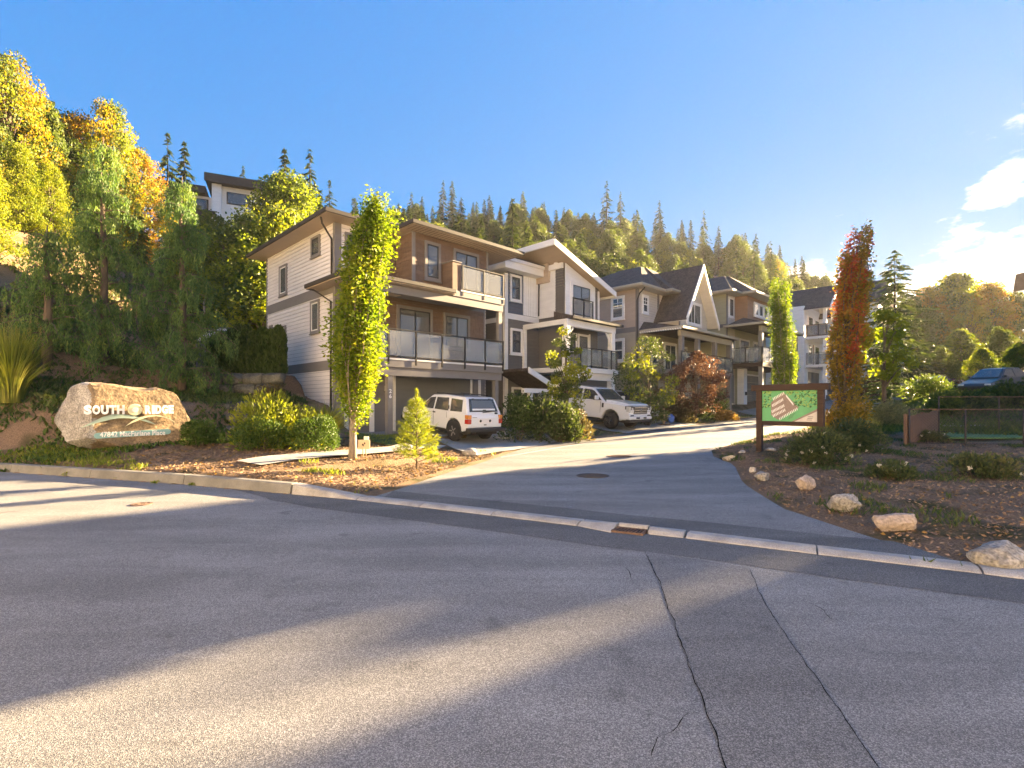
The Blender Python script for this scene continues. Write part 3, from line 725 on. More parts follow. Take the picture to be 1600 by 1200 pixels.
h.wpart('corner_board', 'trim_grey', WB, [(2.79, 2.95, 6.5, 8.9, 0.0, 0.045)]); h.wpart('corner_board', 'trim_grey', WB, [(7.0, 7.13, 6.5, 8.9, 0.0, 0.045)])
h.lap(('r', 8.1), -7.4, 0, 0.4, 8.9, 'lap_white')
# upper roof
eave = [(-0.7, 0.75), (2.35, 0.75), (2.35, 2.05), (8.1, 2.05), (8.75, 2.05), (8.75, -8.0), (-0.7, -8.0)]
h.poly('soffit', 'soffit_tan', eave, 8.93, 8.98)
sl = MB()
for i in range(34):
    q = 2.36 + i * 0.19
    h.box(sl, q, q + 0.012, 1.29, 2.0, 8.925, 8.931)
sl.build('soffit_groove', 'gutter_dark', h.root)
rf = h.hip('roof', 'roof_shingle', [(p[0], p[1]) for p in eave], 8.985, 0.9, 0.75)
h.gutter([(-0.7, -8.0), (-0.7, 0.75), (2.35, 0.75), (2.35, 2.05), (8.75, 2.05), (8.75, -7.9)], 9.03, 0.13, 0.17, parent=rf)
h.pipe([(-0.62, 0.1, 8.95), (-0.5, -0.05, 8.75), (-0.06, -0.15, 8.25), (-0.06, -0.15, 6.85)])
h.pipe([(-0.55, -1.35, 6.35), (-0.45, -0.9, 6.25), (-0.06, -0.22, 5.75), (-0.06, -0.22, 0.9)])
# skirt roof over the first balcony, wrapping the corner
sk = [(-0.6, -1.3), (-0.6, 2.3), (4.35, 2.3), (4.35, 1.3), (2.83, 1.3), (2.83, 0.0), (0.0, 0.0), (0.0, -1.3)]
h.poly('soffit', 'soffit_tan', sk, 6.33, 6.38)
mb = MB()
A = [h.L(-0.6, -1.3, 6.39), h.L(-0.6, 2.3, 6.39), h.L(4.35, 2.3, 6.39), h.L(4.35, 1.3, 6.39)]
mb.add([h.L(-0.6, -1.3, 6.39), h.L(-0.6, 2.3, 6.39), h.L(-0.02, 1.3, 6.80), h.L(-0.02, -1.3, 6.80), h.L(4.35, 2.3, 6.39), h.L(4.35, 1.3, 6.80), h.L(-0.02, 0, 6.95), h.L(4.35, 0, 6.95)],
       [(0, 1, 2, 3), (1, 4, 5, 2), (2, 5, 7, 6)])
sr = mb.build('skirt_roof', 'roof_shingle', h.root)
h.gutter([(-0.6, -1.3), (-0.6, 2.3), (4.35, 2.3)], 6.44, 0.13, 0.16, parent=sr)
h.part('beam', 'trim_grey', [(0.35, 7.4, 1.86, 2.04, 5.98, 6.3)])
h.part('post', 'trim_grey', [(7.14, 7.36, 1.84, 2.02, 3.4, 5.98)])
h.part('post', 'trim_grey', [(0.1, 0.32, 1.84, 2.02, 3.4, 6.3)])
# upper balcony
h.part('balcony_deck', 'trim_grey', [(4.36, 7.45, 1.3, 2.08, 6.31, 6.56)]); h.part('deck_edge', 'trim_white', [(4.8, 7.45, 2.0, 2.1, 6.562, 6.62)])
h.part('balcony_wall', 'shingle_brown', [(4.38, 4.5, 1.3, 2.02, 6.5, 7.80)])
h.shingles(('l', 4.38), 1.3, 1.94, 6.5, 7.78, 'shingle_brown', seed=7); h.part('balcony_pier', 'shingle_brown', [(4.352, 4.84, 1.96, 2.06, 6.57, 7.76)])
h.part('wall_cap', 'trim_grey', [(4.33, 4.86, 1.3, 2.09, 7.802, 7.84)])
h.rail(('f', 2.05), [4.9, 6.15, 7.38], 6.62, 1.07, 'rail_frost')
# first balcony
h.part('balcony_deck', 'trim_grey', [(-0.1, 7.45, -0.02, 2.0, 3.08, 3.36)]); h.part('deck_edge', 'trim_white', [(-0.1, 7.45, 0.0, 2.03, 3.362, 3.43)])
h.part('beam', 'trim_grey', [(0.3, 7.42, 1.7, 1.92, 2.74, 3.078)])
h.rail(('f', 2.03), [-0.06, 1.2, 2.48, 3.8, 5.05, 6.25, 7.38], 3.43, 1.12, 'rail_frost')
h.part('post', 'trim_grey', [(1.28, 1.5, 1.66, 1.88, 0.44, 2.738)]); h.part('post', 'trim_grey', [(7.05, 7.25, 1.66, 1.88, 0.44, 2.738)])
h.wpart('window', 'trim_grey', WF, [(1.5, 2.72, 3.42, 3.44, 0, 0.02)])
# windows
h.window(WL, -2.14, -1.27, 7.87, 8.73); h.window(WL, -5.68, -4.77, 6.75, 8.18, fill='shade_grey', frame='trim_white'); h.window(WL, -2.2, -1.35, 4.63, 6.02, fill='shade_grey', frame='trim_white')
h.window(WL, -5.78, -4.89, 3.87, 5.31, fill='shade_grey', frame='trim_white'); h.window(WL, -7.0, -6.55, 4.3, 5.5)
h.window(WF, 0.42, 1.2, 7.75, 8.62, o=0.058)
h.window(WB, 3.42, 4.27, 6.98, 8.66, fill='blind', tw=0.13, o=0.058); h.window(WB, 4.98, 6.5, 6.62, 8.66, fill=('curtain', 'blind'), split='v', tw=0.13, o=0.058, sill=False)
h.window(WF, 2.85, 4.78, 3.44, 6.0, fill=('room_dark', 'blind'), split='v', tw=0.14, o=0.058, sill=False); h.window(WF, 5.42, 7.05, 4.25, 5.98, fill=('room_dark', 'blind'), split='v', tw=0.14, o=0.058)
h.lap(WF, 0.28, 2.6, 0.42, 3.05, 'trim_grey', 0.17)
h.garage(WF, 2.81, 7.1, 0.43, 2.86, 'garage_grey', 4, 4)
h.wpart('pilaster', 'trim_white', WF, [(7.62, 7.78, 0.43, 2.9, 0, 0.06)])
h.wpart('pilaster', 'trim_grey', WF, [(7.3, 7.6, 0.43, 2.9, 0, 0.05)])
# entry
dr = h.wpart('front_door', 'door_grey', WF, [(0.62, 1.5, 0.55, 2.6, 0.026, 0.06)])
for q in ((0.70, 1.02, 0.7, 1.5), (1.1, 1.42, 0.7, 1.5), (0.70, 1.02, 1.65, 2.5), (1.1, 1.42, 1.65, 2.5)): h.wpart('door_panel', 'door_grey', WF, [(*q, 0.0602, 0.075)], dr, 0.01)
h.wpart('door_handle', 'trim_white', WF, [(1.38, 1.44, 1.35, 1.6, 0.0605, 0.11)], dr)
h.wpart('door_trim', 'trim_white', WF, [(1.53, 1.75, 0.44, 2.75, 0.025, 0.07)]); h.wpart('door_trim', 'trim_white', WF, [(0.4, 0.58, 0.44, 2.75, 0.025, 0.07)])
lm = h.wpart('wall_lamp', 'frame_dark', WF, [(2.25, 2.37, 2.12, 2.18, 0.02, 0.16), (2.25, 2.37, 2.42, 2.46, 0.02, 0.16)]); h.wpart('lamp_shade', 'lamp_glass', WF, [(2.265, 2.355, 2.182, 2.418, 0.04, 0.14)], lm)
h.part('porch_step', 'concrete', [(0.1, 2.7, -0.03, 2.3, 0.2, 0.44)]); h.part('garage_slab', 'drive', [(2.71, 8.2, -0.5, 2.6, 0.0, 0.425)])
for i, ch in enumerate('26'):
    me = text_mesh(ch, 0.22, 0.006, 'trim_white', 0.006)
    o = link('house_number', me, h.root); p = h.L(1.39, 1.885, 2.12 - 0.2 * i); o.location = p; o.rotation_euler = (R(90), 0, 0)
H1 = h

# ================================================================== second house: white and slate with the single pitch roof
h = House('house', 'white and slate house with tall single pitch roof behind the white pickup', 9.5, 0, 0.6)
h.part('wall', 'lap_taupe', [(9.55, 15.9, -8, -0.03, 0.2, 8.4)]); h.part('wall', 'lap_taupe', [(12.2, 15.2, -0.03, 1.88, 3.7, 8.0)])
W0 = ('f', -0.03); W2 = ('f', 1.88); WS = ('l', 9.55); WSB = ('l', 12.2)
h.lap(WS, -8, -0.15, 6.3, 8.6, 'lap_taupe', 0.17); h.lap(WS, -8, -0.15, 0.5, 6.05, 'lap_taupe', 0.17); h.wpart('belt_board', 'trim_white', WS, [(-8, 0.0, 6.05, 6.3, 0, 0.04)])
h.wpart('corner_board', 'trim_white', W0, [(9.52, 9.72, 0.6, 8.6, 0, 0.05)]); h.wpart('corner_board', 'trim_white', WS, [(-0.14, 0.018, 0.6, 8.6, 0, 0.05)])
h.lap(W0, 9.72, 10.9, 6.52, 8.75, 'lap_blue', 0.17); h.lap(W0, 9.72, 12.2, 3.3, 6.2, 'lap_taupe', 0.17); h.lap(W0, 9.72, 12.2, 0.6, 3.3, 'lap_taupe', 0.17)
h.wpart('belt_board', 'trim_white', W0, [(9.73, 12.2, 6.2, 6.5, 0, 0.045)])
h.window(W0, 9.87, 10.75, 7.18, 8.62, 'trim_white', 'frame_dark', 0.13, split='h', fill='room_dark'); h.window(W0, 9.9, 10.8, 4.3, 5.72, 'trim_white', 'frame_dark', 0.13, split='h')
h.window(W0, 10.0, 10.95, 1.3, 2.55, 'trim_white', 'frame_dark', 0.13)
h.wpart('board_panel', 'board_white', W0, [(10.93, 12.15, 6.53, 8.7, 0, 0.02)])
for i in range(7): h.wpart('batten', 'board_white', W0, [(10.95 + i * 0.19, 10.99 + i * 0.19, 6.53, 8.7, 0.02, 0.045)])
# flat parapet cornice over the left bay
co = h.part('cornice', 'trim_white', [(9.0, 12.1, -8.2, 0.55, 8.72, 9.1)], bevel=0.01); h.part('cornice_top', 'trim_white', [(8.92, 12.1, -8.3, 0.63, 9.102, 9.28)], co, 0.01)
h.part('cornice_cap', 'gutter_dark', [(8.9, 12.1, -8.3, 0.65, 9.282, 9.32)], co)
# projecting bay with blank white panel on its left flank
h.wpart('side_panel', 'board_white', WSB, [(-0.03, 1.25, 6.45, 9.0, 0, 0.05)], bevel=0.01); h.lap(WSB, 1.25, 1.82, 6.45, 9.3, 'lap_taupe', 0.15)
h.wpart('panel_beam', 'trim_white', WSB, [(-0.6, 1.86, 9.0, 9.3, 0.06, 0.2)], bevel=0.01)
h.wpart('corner_board', 'trim_white', WSB, [(-0.03, 0.12, 6.45, 9.0, 0.051, 0.07)])
gfront = lambda t: 9.78 - 0.335 * (t - 10.85)
pk = MB(); f_ = [(12.2, 6.3), (14.9, 6.3), (14.9, gfront(14.9) - 0.05), (12.2, gfront(12.2) - 0.05)]
pk.prism_ax([(q[0] - 9.5, q[1] - 0.6) for q in f_], h.L(0, 1.9, 0)[1], h.L(0, 1.96, 0)[1], 1); pk.build('gable_panel', 'board_white', h.root)
h.lap(W2, 14.9, 15.3, 6.3, 8.4, 'lap_taupe', 0.15); h.wpart('corner_board', 'trim_white', W2, [(15.2, 15.34, 6.2, 8.2, 0.03, 0.07)])
h.part('wall', 'soffit_tan', [(12.0, 12.2, -8, 0.9, 8.4, 9.5)], label='warm clerestory wall under the high roof edge'); h.wpart('post', 'trim_white', WSB, [(1.2, 1.42, 9.3, 9.75, -0.1, 0.1)])
# single pitch roof
def slab_roof(h, name, mat, t0, z0, t1, z1, n0, n1, th, parent=None):
    b = [h.L(t0, n0, z0), h.L(t1, n0, z1), h.L(t1, n1, z1), h.L(t0, n1, z0)]
    return MB().hexa([(p[0], p[1], p[2] - th) for p in b], b).build(name, mat, parent or h.root)
rf = slab_roof(h, 'roof', 'roof_grey', 10.65, gfront(10.65) + 0.20, 16.2, gfront(16.2) + 0.20, -8.3, 2.5, 0.05)
slab_roof(h, 'soffit', 'soffit_tan', 10.68, gfront(10.68) + 0.1, 16.17, gfront(16.17) + 0.1, -8.2, 2.46, 0.05)
fb = MB()
for n0, n1, ta, tb in ((2.46, 2.53, 10.62, 16.23), (-8.3, 2.46, 10.58, 10.65), (-8.3, 2.46, 16.2, 16.27)):
    b = [h.L(ta, n0, gfront(ta) + 0.24), h.L(tb, n0, gfront(tb) + 0.24), h.L(tb, n1, gfront(tb) + 0.24), h.L(ta, n1, gfront(ta) + 0.24)]
    fb.hexa([(p[0], p[1], p[2] - 0.3) for p in b], b)
fb.build('fascia', 'trim_white', rf)
h.window(W2, 12.62, 14.5, 6.42, 8.35, 'trim_white', 'frame_dark', 0.16, split='v', fill=('room_dark', 'blind'), o=0.11, sill=False)
h.rail(('f', 2.02), [12.75, 13.7, 14.55], 6.5, 0.95, 'rail_frost', 0.1)
# porch roof, balcony, brackets
pr = slab_roof(h, 'porch_roof', 'roof_grey', 9.2, 6.2, 15.6, 6.2, 1.7, 3.1, 0.04)
mb = MB(); mb.hexa([h.L(11.2, 1.96, 6.1), h.L(15.6, 1.96, 6.1), h.L(15.6, 3.25, 6.0), h.L(11.2, 3.25, 6.0)], [h.L(11.2, 1.96, 6.52), h.L(15.6, 1.96, 6.52), h.L(15.6, 3.25, 6.12), h.L(11.2, 3.25, 6.12)])
bpy.data.objects.remove(pr); pr = mb.build('porch_roof', 'roof_shingle', h.root)
h.gutter([(11.1, 3.3), (15.7, 3.3)], 6.05, 0.13, 0.15, 'gutter_dark', pr)
h.part('beam', 'trim_white', [(10.9, 15.3, 2.85, 3.1, 5.62, 5.98)], bevel=0.01); h.part('beam', 'trim_white', [(10.9, 11.1, -0.03, 2.85, 5.72, 5.98)])
mb = MB(); mb.hexa([h.L(9.9, 0.02, 6.2), h.L(12.1, 0.02, 6.2), h.L(12.1, 3.0, 6.02), h.L(9.9 + 0.9, 3.0, 6.02)], [h.L(9.9, 0.02, 6.24), h.L(12.1, 0.02, 6.24), h.L(12.1, 3.0, 6.06), h.L(10.8, 3.0, 6.06)]); 
for t in (11.0, 15.05):
    h.part('column', 'trim_white', [(t - 0.16, t + 0.16, 2.82, 3.12, 3.55, 5.618)], bevel=0.01)
    s_ = 1 if t < 12 else -1
    mb = MB(); mb.tube([h.L(t + s_ * 0.15, 2.97, 4.9), h.L(t + s_ * 0.25, 2.97, 5.25), h.L(t + s_ * 0.55, 2.97, 5.6)], 0.06, 5); mb.build('bracket', 'trim_white', h.root)
h.part('post', 'trim_white', [(10.85, 11.05, -0.02, 0.15, 3.5, 5.72)]); h.wpart('post', 'trim_white', W2, [(12.0, 12.12, 3.55, 5.62, 0, 0.06)]); h.wpart('post', 'trim_white', W2, [(14.35, 14.47, 3.55, 5.62, 0, 0.06)])
h.lap(W2, 12.1, 15.2, 3.55, 6.2, 'lap_taupe', 0.15)
h.window(W2, 12.35, 13.2, 3.9, 5.55, 'trim_white', 'frame_dark', 0.12, fill='room_dark', o=0.058); h.window(W2, 13.3, 14.3, 3.56, 5.55, 'trim_white', 'frame_dark', 0.12, fill='blind', o=0.058, sill=False)
h.part('balcony_deck', 'trim_white', [(10.95, 15.4, 0.0, 3.2, 3.28, 3.55)], bevel=0.01); h.part('beam', 'trim_white', [(10.95, 15.2, 2.8, 3.05, 2.92, 3.278)])
h.part('half_wall', 'lap_taupe', [(11.0, 11.9, 2.98, 3.12, 3.552, 4.3)]); h.part('half_wall_cap', 'trim_white', [(10.98, 11.95, 2.95, 3.15, 4.302, 4.37)])
h.rail(('f', 3.14), [11.95, 12.9, 13.85, 14.75, 15.3], 3.55, 1.02); h.rail(('r', 15.3), [3.1, 2.0, 0.9], 3.55, 1.02)
h.part('side_screen', 'lap_blue', [(15.3, 15.38, 2.1, 3.1, 3.56, 4.5)])
h.part('column', 'trim_white', [(14.85, 15.2, 2.8, 3.1, 0.6, 2.918)], bevel=0.01)
h.garage(('f', 0.3), 12.0, 14.4, 0.65, 2.75, 'board_white', 4, 4); h.part('wall', 'lap_taupe', [(11.4, 15.2, -0.03, 0.29, 0.4, 3.27)])
h.wpart('garage_window', 'frame_dark', ('f', 0.3), [(13.55, 13.8, 2.3, 2.6, 0.036, 0.045)])
wl_ = h.wpart('wall_lamp', 'frame_dark', ('f', 3.1), [(14.98, 15.1, 2.1, 2.35, 0.0, 0.12)])
# entry gablet left of the garage
mb = MB(); mb.hexa([h.L(8.9, 0.1, 3.25), h.L(8.9, 2.3, 3.25), h.L(11.5, 2.3, 2.2), h.L(11.5, 0.1, 2.2)], [h.L(8.9, 0.1, 3.4), h.L(8.9, 2.3, 3.4), h.L(11.5, 2.3, 2.35), h.L(11.5, 0.1, 2.35)]); er = mb.build('entry_roof', 'roof_shingle', h.root)
mb = MB(); mb.hexa([h.L(8.85, 2.3, 3.16), h.L(8.85, 2.38, 3.16), h.L(11.5, 2.38, 2.09), h.L(11.5, 2.3, 2.09)], [h.L(8.85, 2.3, 3.44), h.L(8.85, 2.38, 3.44), h.L(11.5, 2.38, 2.37), h.L(11.5, 2.3, 2.37)]); mb.build('fascia', 'trim_white', er)
h.part('beam', 'trim_white', [(8.7, 11.0, 2.0, 2.2, 2.18, 2.4)]); h.part('post', 'trim_white', [(9.1, 9.3, 2.0, 2.2, 0.5, 2.18)]); h.part('post', 'trim_white', [(10.75, 11.0, 2.0, 2.2, 0.5, 2.18)])
h.pipe([(12.05, 0.1, 8.7), (12.1, 0.1, 8.3), (12.1, 0.08, 6.6)]); 
H2 = h

# ================================================================== generic pieces for gables
def gable_roof(h, tc, half, ze, zp, n0, n1, mat='roof_shingle', trim='trim_white', over=0.35, th=0.12):
    """steep gable with its ridge running back from the street"""
    sl = (zp - ze) / half; a = half + over; z_e = ze - over * sl
    mb = MB()
    for sgn in (-1, 1):
        A = [h.L(tc, n0, zp), h.L(tc, n1, zp), h.L(tc + sgn * a, n1, z_e), h.L(tc + sgn * a, n0, z_e)]
        mb.hexa([(p[0], p[1], p[2] + 0.02) for p in A], [(p[0], p[1], p[2] + th + 0.02) for p in A])
    r = mb.build('roof', mat, h.root)
    mb = MB()
    for sgn in (-1, 1):
        A = [h.L(tc, n0, zp), h.L(tc, n1 - 0.07, zp), h.L(tc + sgn * a, n1 - 0.07, z_e), h.L(tc + sgn * a, n0, z_e)]
        mb.hexa([(p[0], p[1], p[2] - 0.03) for p in A], [(p[0], p[1], p[2] + 0.017) for p in A])
    mb.build('soffit', 'soffit_white', r)
    mb = MB()
    for sgn in (-1, 1):
        A = [h.L(tc, n1 - 0.06, zp), h.L(tc, n1 + 0.02, zp), h.L(tc + sgn * a, n1 + 0.02, z_e), h.L(tc + sgn * a, n1 - 0.06, z_e)]
        mb.hexa([(p[0], p[1], p[2] - 0.2) for p in A], [(p[0], p[1], p[2] + th + 0.05) for p in A])
    mb.build('barge_board', trim, r)
    return r
def tri_span(tc, half, ze, zp): return lambda z: (tc - half * (zp - z) / (zp - ze), tc + half * (zp - z) / (zp - ze))

# ================================================================== third house: tan lap side and steep white gable
h = House('house', 'tan lap sided house with steep pointed gable behind the red leaved maple', 19.4, 2, 1.0)
h.part('wall', 'lap_khaki', [(19.45, 27.6, -7, 1.97, 0.3, 9.05)]); h.part('wall', 'lap_cream', [(21.95, 25.85, 1.97, 3.6, 6.4, 7.5)])
WS = ('l', 19.45); W0 = ('f', 1.97); WG = ('f', 3.6)
h.lap(WS, -7, 1.85, 6.6, 9.05, 'lap_pink', 0.16); h.lap(WS, -7, 1.85, 3.75, 6.28, 'lap_khaki', 0.16); h.lap(WS, -7, 1.85, 0.8, 3.5, 'lap_khaki', 0.16)
h.wpart('belt_board', 'trim_grey', WS, [(-7, 2.0, 6.28, 6.6, 0, 0.045)]); h.wpart('belt_board', 'trim_grey', WS, [(-7, 2.0, 3.5, 3.75, 0, 0.045)])
h.wpart('corner_board', 'trim_grey', W0, [(19.41, 19.58, 0.9, 9.05, 0, 0.05)]); h.wpart('corner_board', 'trim_grey', WS, [(1.85, 2.02, 0.9, 9.05, 0, 0.04)])
h.window(WS, 0.0, 1.05, 7.2, 8.75, 'trim_white', 'trim_white', 0.13, grid=(2, 2), split='h'); h.window(WS, 0.0, 1.05, 4.4, 5.95, 'trim_white', 'trim_white', 0.13, split='h')
h.lap(W0, 19.58, 21.95, 6.5, 9.05, 'lap_cream', 0.16); h.lap(W0, 22.15, 27.6, 6.5, 9.05, 'lap_cream', 0.16); h.lap(W0, 19.58, 27.6, 0.8, 6.3, 'lap_khaki', 0.16)
h.wpart('corner_board', 'trim_grey', W0, [(21.95, 22.15, 6.5, 9.05, 0, 0.06)]); h.wpart('belt_board', 'trim_grey', W0, [(19.58, 22, 6.25, 6.5, 0, 0.045)])
h.window(W0, 19.95, 20.75, 7.5, 8.75, 'trim_white', 'trim_white', 0.13, grid=(2, 2), split='h'); h.window(W0, 19.95, 20.75, 4.5, 6.05, 'trim_white', 'trim_white', 0.13, grid=(2, 2), split='h')
ev = [(18.8, 2.7), (21.7, 2.7), (21.7, 3.2), (25, 3.2), (28.2, 3.2), (28.2, -7.6), (18.8, -7.6)]
h.poly('soffit', 'soffit_white', ev, 9.06, 9.1); rf = h.hip('roof', 'roof_shingle', ev, 9.105, 2.2, 0.82); h.gutter([(18.8, -7.6), (18.8, 2.7), (21.7, 2.7), (21.7, 3.2), (24, 3.2)], 9.16, 0.13, 0.15, 'lap_khaki', rf)
v = MB().lathe([(0.16, 0), (0.2, 0.1), (0.2, 0.22), (0.0, 0.26)], h.L(21.0, 0.4, 9.85), 10); v.build('roof_vent', 'frame_dark', rf)
tc_ = 23.9
gable_roof(h, tc_, 2.1, 7.55, 10.85, -2, 4.35)
h.lap(WG, tc_ - 2.1, tc_ + 2.1, 6.5, 10.6, 'lap_cream', 0.16, span=lambda z: (tc_ - 2.1, tc_ + 2.1) if z < 7.55 else tri_span(tc_, 2.1, 7.55, 10.8)(z))
h.window(WG, tc_ - 1.0, tc_ + 1.1, 6.95, 8.55, 'trim_white', 'trim_white', 0.14, grid=(2, 1), split='v', fill=('room_dark', 'blind'), o=0.06)
h.part('dormer_cheek', 'lap_cream', [(21.84, 21.94, 2.0, 3.6, 6.5, 7.4)]); h.wpart('corner_board', 'trim_grey', WG, [(tc_ - 2.15, tc_ - 1.98, 6.5, 7.6, 0.03, 0.06)])
# porch roof with dentils
mb = MB(); mb.hexa([h.L(19.5, 2.0, 6.3), h.L(28.2, 2.0, 6.3), h.L(28.2, 4.9, 6.22), h.L(19.5 + 0.2, 4.9, 6.22)], [h.L(20.2, 2.0, 7.0), h.L(28.2, 2.0, 7.0), h.L(28.2, 4.9, 6.36), h.L(19.7, 4.9, 6.36)]); pr = mb.build('porch_roof', 'roof_shingle', h.root)
h.gutter([(19.6, 2.0), (19.6, 4.95), (28.2, 4.95)], 6.3, 0.14, 0.16, 'lap_khaki', pr)
mb = MB()
for i in range(18): h.box(mb, 19.5, 19.62, 2.1 + i * 0.16, 2.18 + i * 0.16, 6.16, 6.24)
mb.build('dentil', 'trim_white', pr)['kind'] = 'stuff'
h.part('beam', 'lap_khaki', [(20.1, 27.9, 4.4, 4.6, 5.85, 6.2)])
for t in (20.4, 22.6, 25.2, 27.7): h.part('post', 'trim_grey', [(t - 0.14, t + 0.14, 4.36, 4.62, 0.9, 5.85)])
h.part('balcony_deck', 'trim_grey', [(19.9, 27.9, 1.9, 4.7, 3.55, 3.82)])
h.window(W0, 21.1, 22.0, 4.2, 5.9, 'trim_white', 'trim_white', 0.12, split='h', fill='blind'); h.window(W0, 22.8, 24.6, 3.84, 5.9, 'trim_white', 'trim_white', 0.14, split='v', fill=('room_dark', 'blind'), sill=False); h.window(W0, 25.3, 26.2, 4.3, 5.8, 'trim_white', 'trim_white', 0.12)
h.rail(('f', 4.66), [20.0, 21.3, 22.6, 23.9, 25.2, 26.5, 27.8], 3.82, 1.05)
h.garage(W0, 22.2, 26.8, 1.05, 3.1, 'trim_white', 4, 4); h.pipe([(19.3, 2.6, 9.0), (19.35, 2.2, 8.7), (19.38, 2.0, 8.3), (19.38, 2.0, 1.2)])
H3 = h

# ================================================================== fourth house: sage lap with brown shingle upper floor
h = House('house', 'sage green lap sided house with brown shingle upper floor beyond the pointed gable', 28.4, 4, 1.7)
h.part('wall', 'lap_sage', [(28.45, 36.6, -5, 3.97, 0.6, 9.75)]); h.part('wall', 'shingle_red', [(30.0, 35.5, 3.97, 4.9, 7.4, 9.75)])
WS = ('l', 28.45); W0 = ('f', 3.97); WG = ('f', 4.9)
h.lap(WS, -5, 3.85, 7.55, 9.75, 'lap_sage', 0.17); h.lap(WS, -5, 3.85, 4.55, 7.3, 'lap_sage', 0.17); h.lap(WS, -5, 3.85, 1.4, 4.3, 'lap_sage', 0.17)
h.wpart('belt_board', 'trim_grey', WS, [(-5, 4.0, 7.3, 7.55, 0, 0.05)]); h.wpart('belt_board', 'trim_grey', WS, [(-5, 4.0, 4.3, 4.55, 0, 0.05)])
h.wpart('corner_board', 'trim_grey', W0, [(28.41, 28.62, 1.5, 9.75, 0, 0.05)])
h.lap(W0, 28.62, 30, 1.6, 9.75, 'lap_cream', 0.17); h.lap(W0, 30, 36.6, 1.6, 7.3, 'lap_sage', 0.17)
h.window(W0, 28.8, 29.7, 8.1, 9.6, 'trim_white', 'frame_dark', 0.14, fill='blind'); h.shingles(WG, 30, 35.5, 7.4, 9.7, 'shingle_red', 0.22, 11); h.shingles(('l', 30.0), 3.97, 4.9, 7.4, 9.7, 'shingle_red', 0.22, 12)
for k in range(4): h.window(WG, 31.2 + k * 1.02, 32.15 + k * 1.02, 8.35, 9.45, 'trim_white', 'trim_white', 0.12, o=0.062, fill=('room_dark' if k % 2 else 'blind'))
ev = [(27.7, 4.7), (29.4, 4.7), (29.4, 5.7), (36.0, 5.7), (37.2, 5.7), (37.2, -5.6), (27.7, -5.6)]
h.poly('soffit', 'soffit_white', ev, 9.76, 9.8); rf = h.hip('roof', 'roof_shingle', ev, 9.805, 2.0, 0.8); h.gutter([(27.7, -5.6), (27.7, 4.7), (29.4, 4.7), (29.4, 5.7), (37.2, 5.7)], 9.86, 0.14, 0.16, 'lap_khaki', rf)
mb = MB(); mb.hexa([h.L(28.0, 4.0, 7.3), h.L(37, 4.0, 7.3), h.L(37, 6.7, 7.2), h.L(28.0, 6.7, 7.2)], [h.L(29.2, 4.9, 8.0), h.L(37, 4.9, 8.0), h.L(37, 6.7, 7.36), h.L(28.0, 6.7, 7.36)]); pr = mb.build('porch_roof', 'roof_shingle', h.root)
h.gutter([(28.0, 4.0), (28.0, 6.75), (37, 6.75)], 7.3, 0.14, 0.16, 'lap_khaki', pr); h.part('beam', 'lap_khaki', [(28.6, 36.8, 6.2, 6.4, 6.85, 7.2)])
for t in (28.8, 31.4, 34.2, 36.6): h.part('post', 'trim_grey', [(t - 0.15, t + 0.15, 6.15, 6.42, 1.5, 6.85)])
h.part('balcony_deck', 'wood_brown', [(28.5, 36.8, 3.9, 6.5, 4.3, 4.6)]); h.rail(('f', 6.46), [28.6, 29.9, 31.2, 32.5, 33.8, 35.1, 36.6], 4.6, 1.08); h.rail(('l', 28.6), [4.1, 5.3, 6.4], 4.6, 1.08, 'rail_frost')
h.window(W0, 29.0, 29.9, 4.9, 6.7, 'trim_white', 'frame_dark', 0.12, fill='room_dark'); h.window(W0, 30.8, 32.8, 4.61, 6.7, 'trim_white', 'frame_dark', 0.14, split='v', fill=('blind', 'room_dark'), sill=False); h.window(W0, 33.6, 35.2, 4.9, 6.7, 'trim_white', 'trim_white', 0.14, split='v', fill=('room_dark', 'blind'))
h.part('column', 'board_white', [(29.9, 30.5, 4.2, 4.7, 1.6, 4.298)]); h.wpart('meter_box', 'frame_dark', ('f', 4.7), [(30.1, 30.3, 2.3, 2.55, 0, 0.08)])
h.garage(W0, 31.0, 35.4, 1.75, 3.9, 'door_grey', 4, 4)
sw = h.wpart('front_door', 'door_grey', W0, [(28.9, 29.7, 1.7, 3.8, 0.026, 0.07)])
h.part('porch_wall', 'concrete_old', [(28.2, 33.5, 7.2, 7.5, 0.9, 1.75)])
H4 = h

# ================================================================== fifth house: white gabled with two balconies
h = House('house', 'white gabled house with stacked white balconies between slim hornbeam and red tree', 40.0, 6, 2.4)
h.part('wall', 'board_white', [(40.05, 47.0, -4, 5.97, 1.2, 10.2)]); W0 = ('f', 5.97); WS = ('l', 40.05)
h.lap(WS, -4, 5.9, 2.4, 10.2, 'board_white', 0.2)
gable_roof(h, 42.7, 2.3, 10.1, 12.0, -3, 8.0); gable_roof(h, 46.0, 1.1, 9.9, 11.1, -3, 7.0)
mb = MB(); mb.prism_ax([(0.4, 7.8), (5.0, 7.8), (2.7, 9.55)], h.L(0, 6.0, 0)[1], h.L(0, 5.8, 0)[1], 1); mb.build('gable_panel', 'lap_cream', h.root)
for t in (40.5, 44.7): h.part('column', 'trim_white', [(t, t + 0.26, 7.3, 7.56, 7.5, 10.1)]); h.part('post', 'trim_white', [(t, t + 0.26, 7.3, 7.56, 2.4, 7.26)])
for z in (7.5, 5.05): h.part('balcony_deck', 'trim_white', [(40.3, 45.3, 5.9, 7.7, z - 0.22, z)]); h.rail(('f', 7.66), [40.4, 41.6, 42.8, 44.0, 45.2], z, 1.0, 'rail_frost' if z > 6 else 'rail_glass'); h.rail(('l', 40.4), [6.1, 7.0, 7.6], z, 1.0, 'rail_frost')
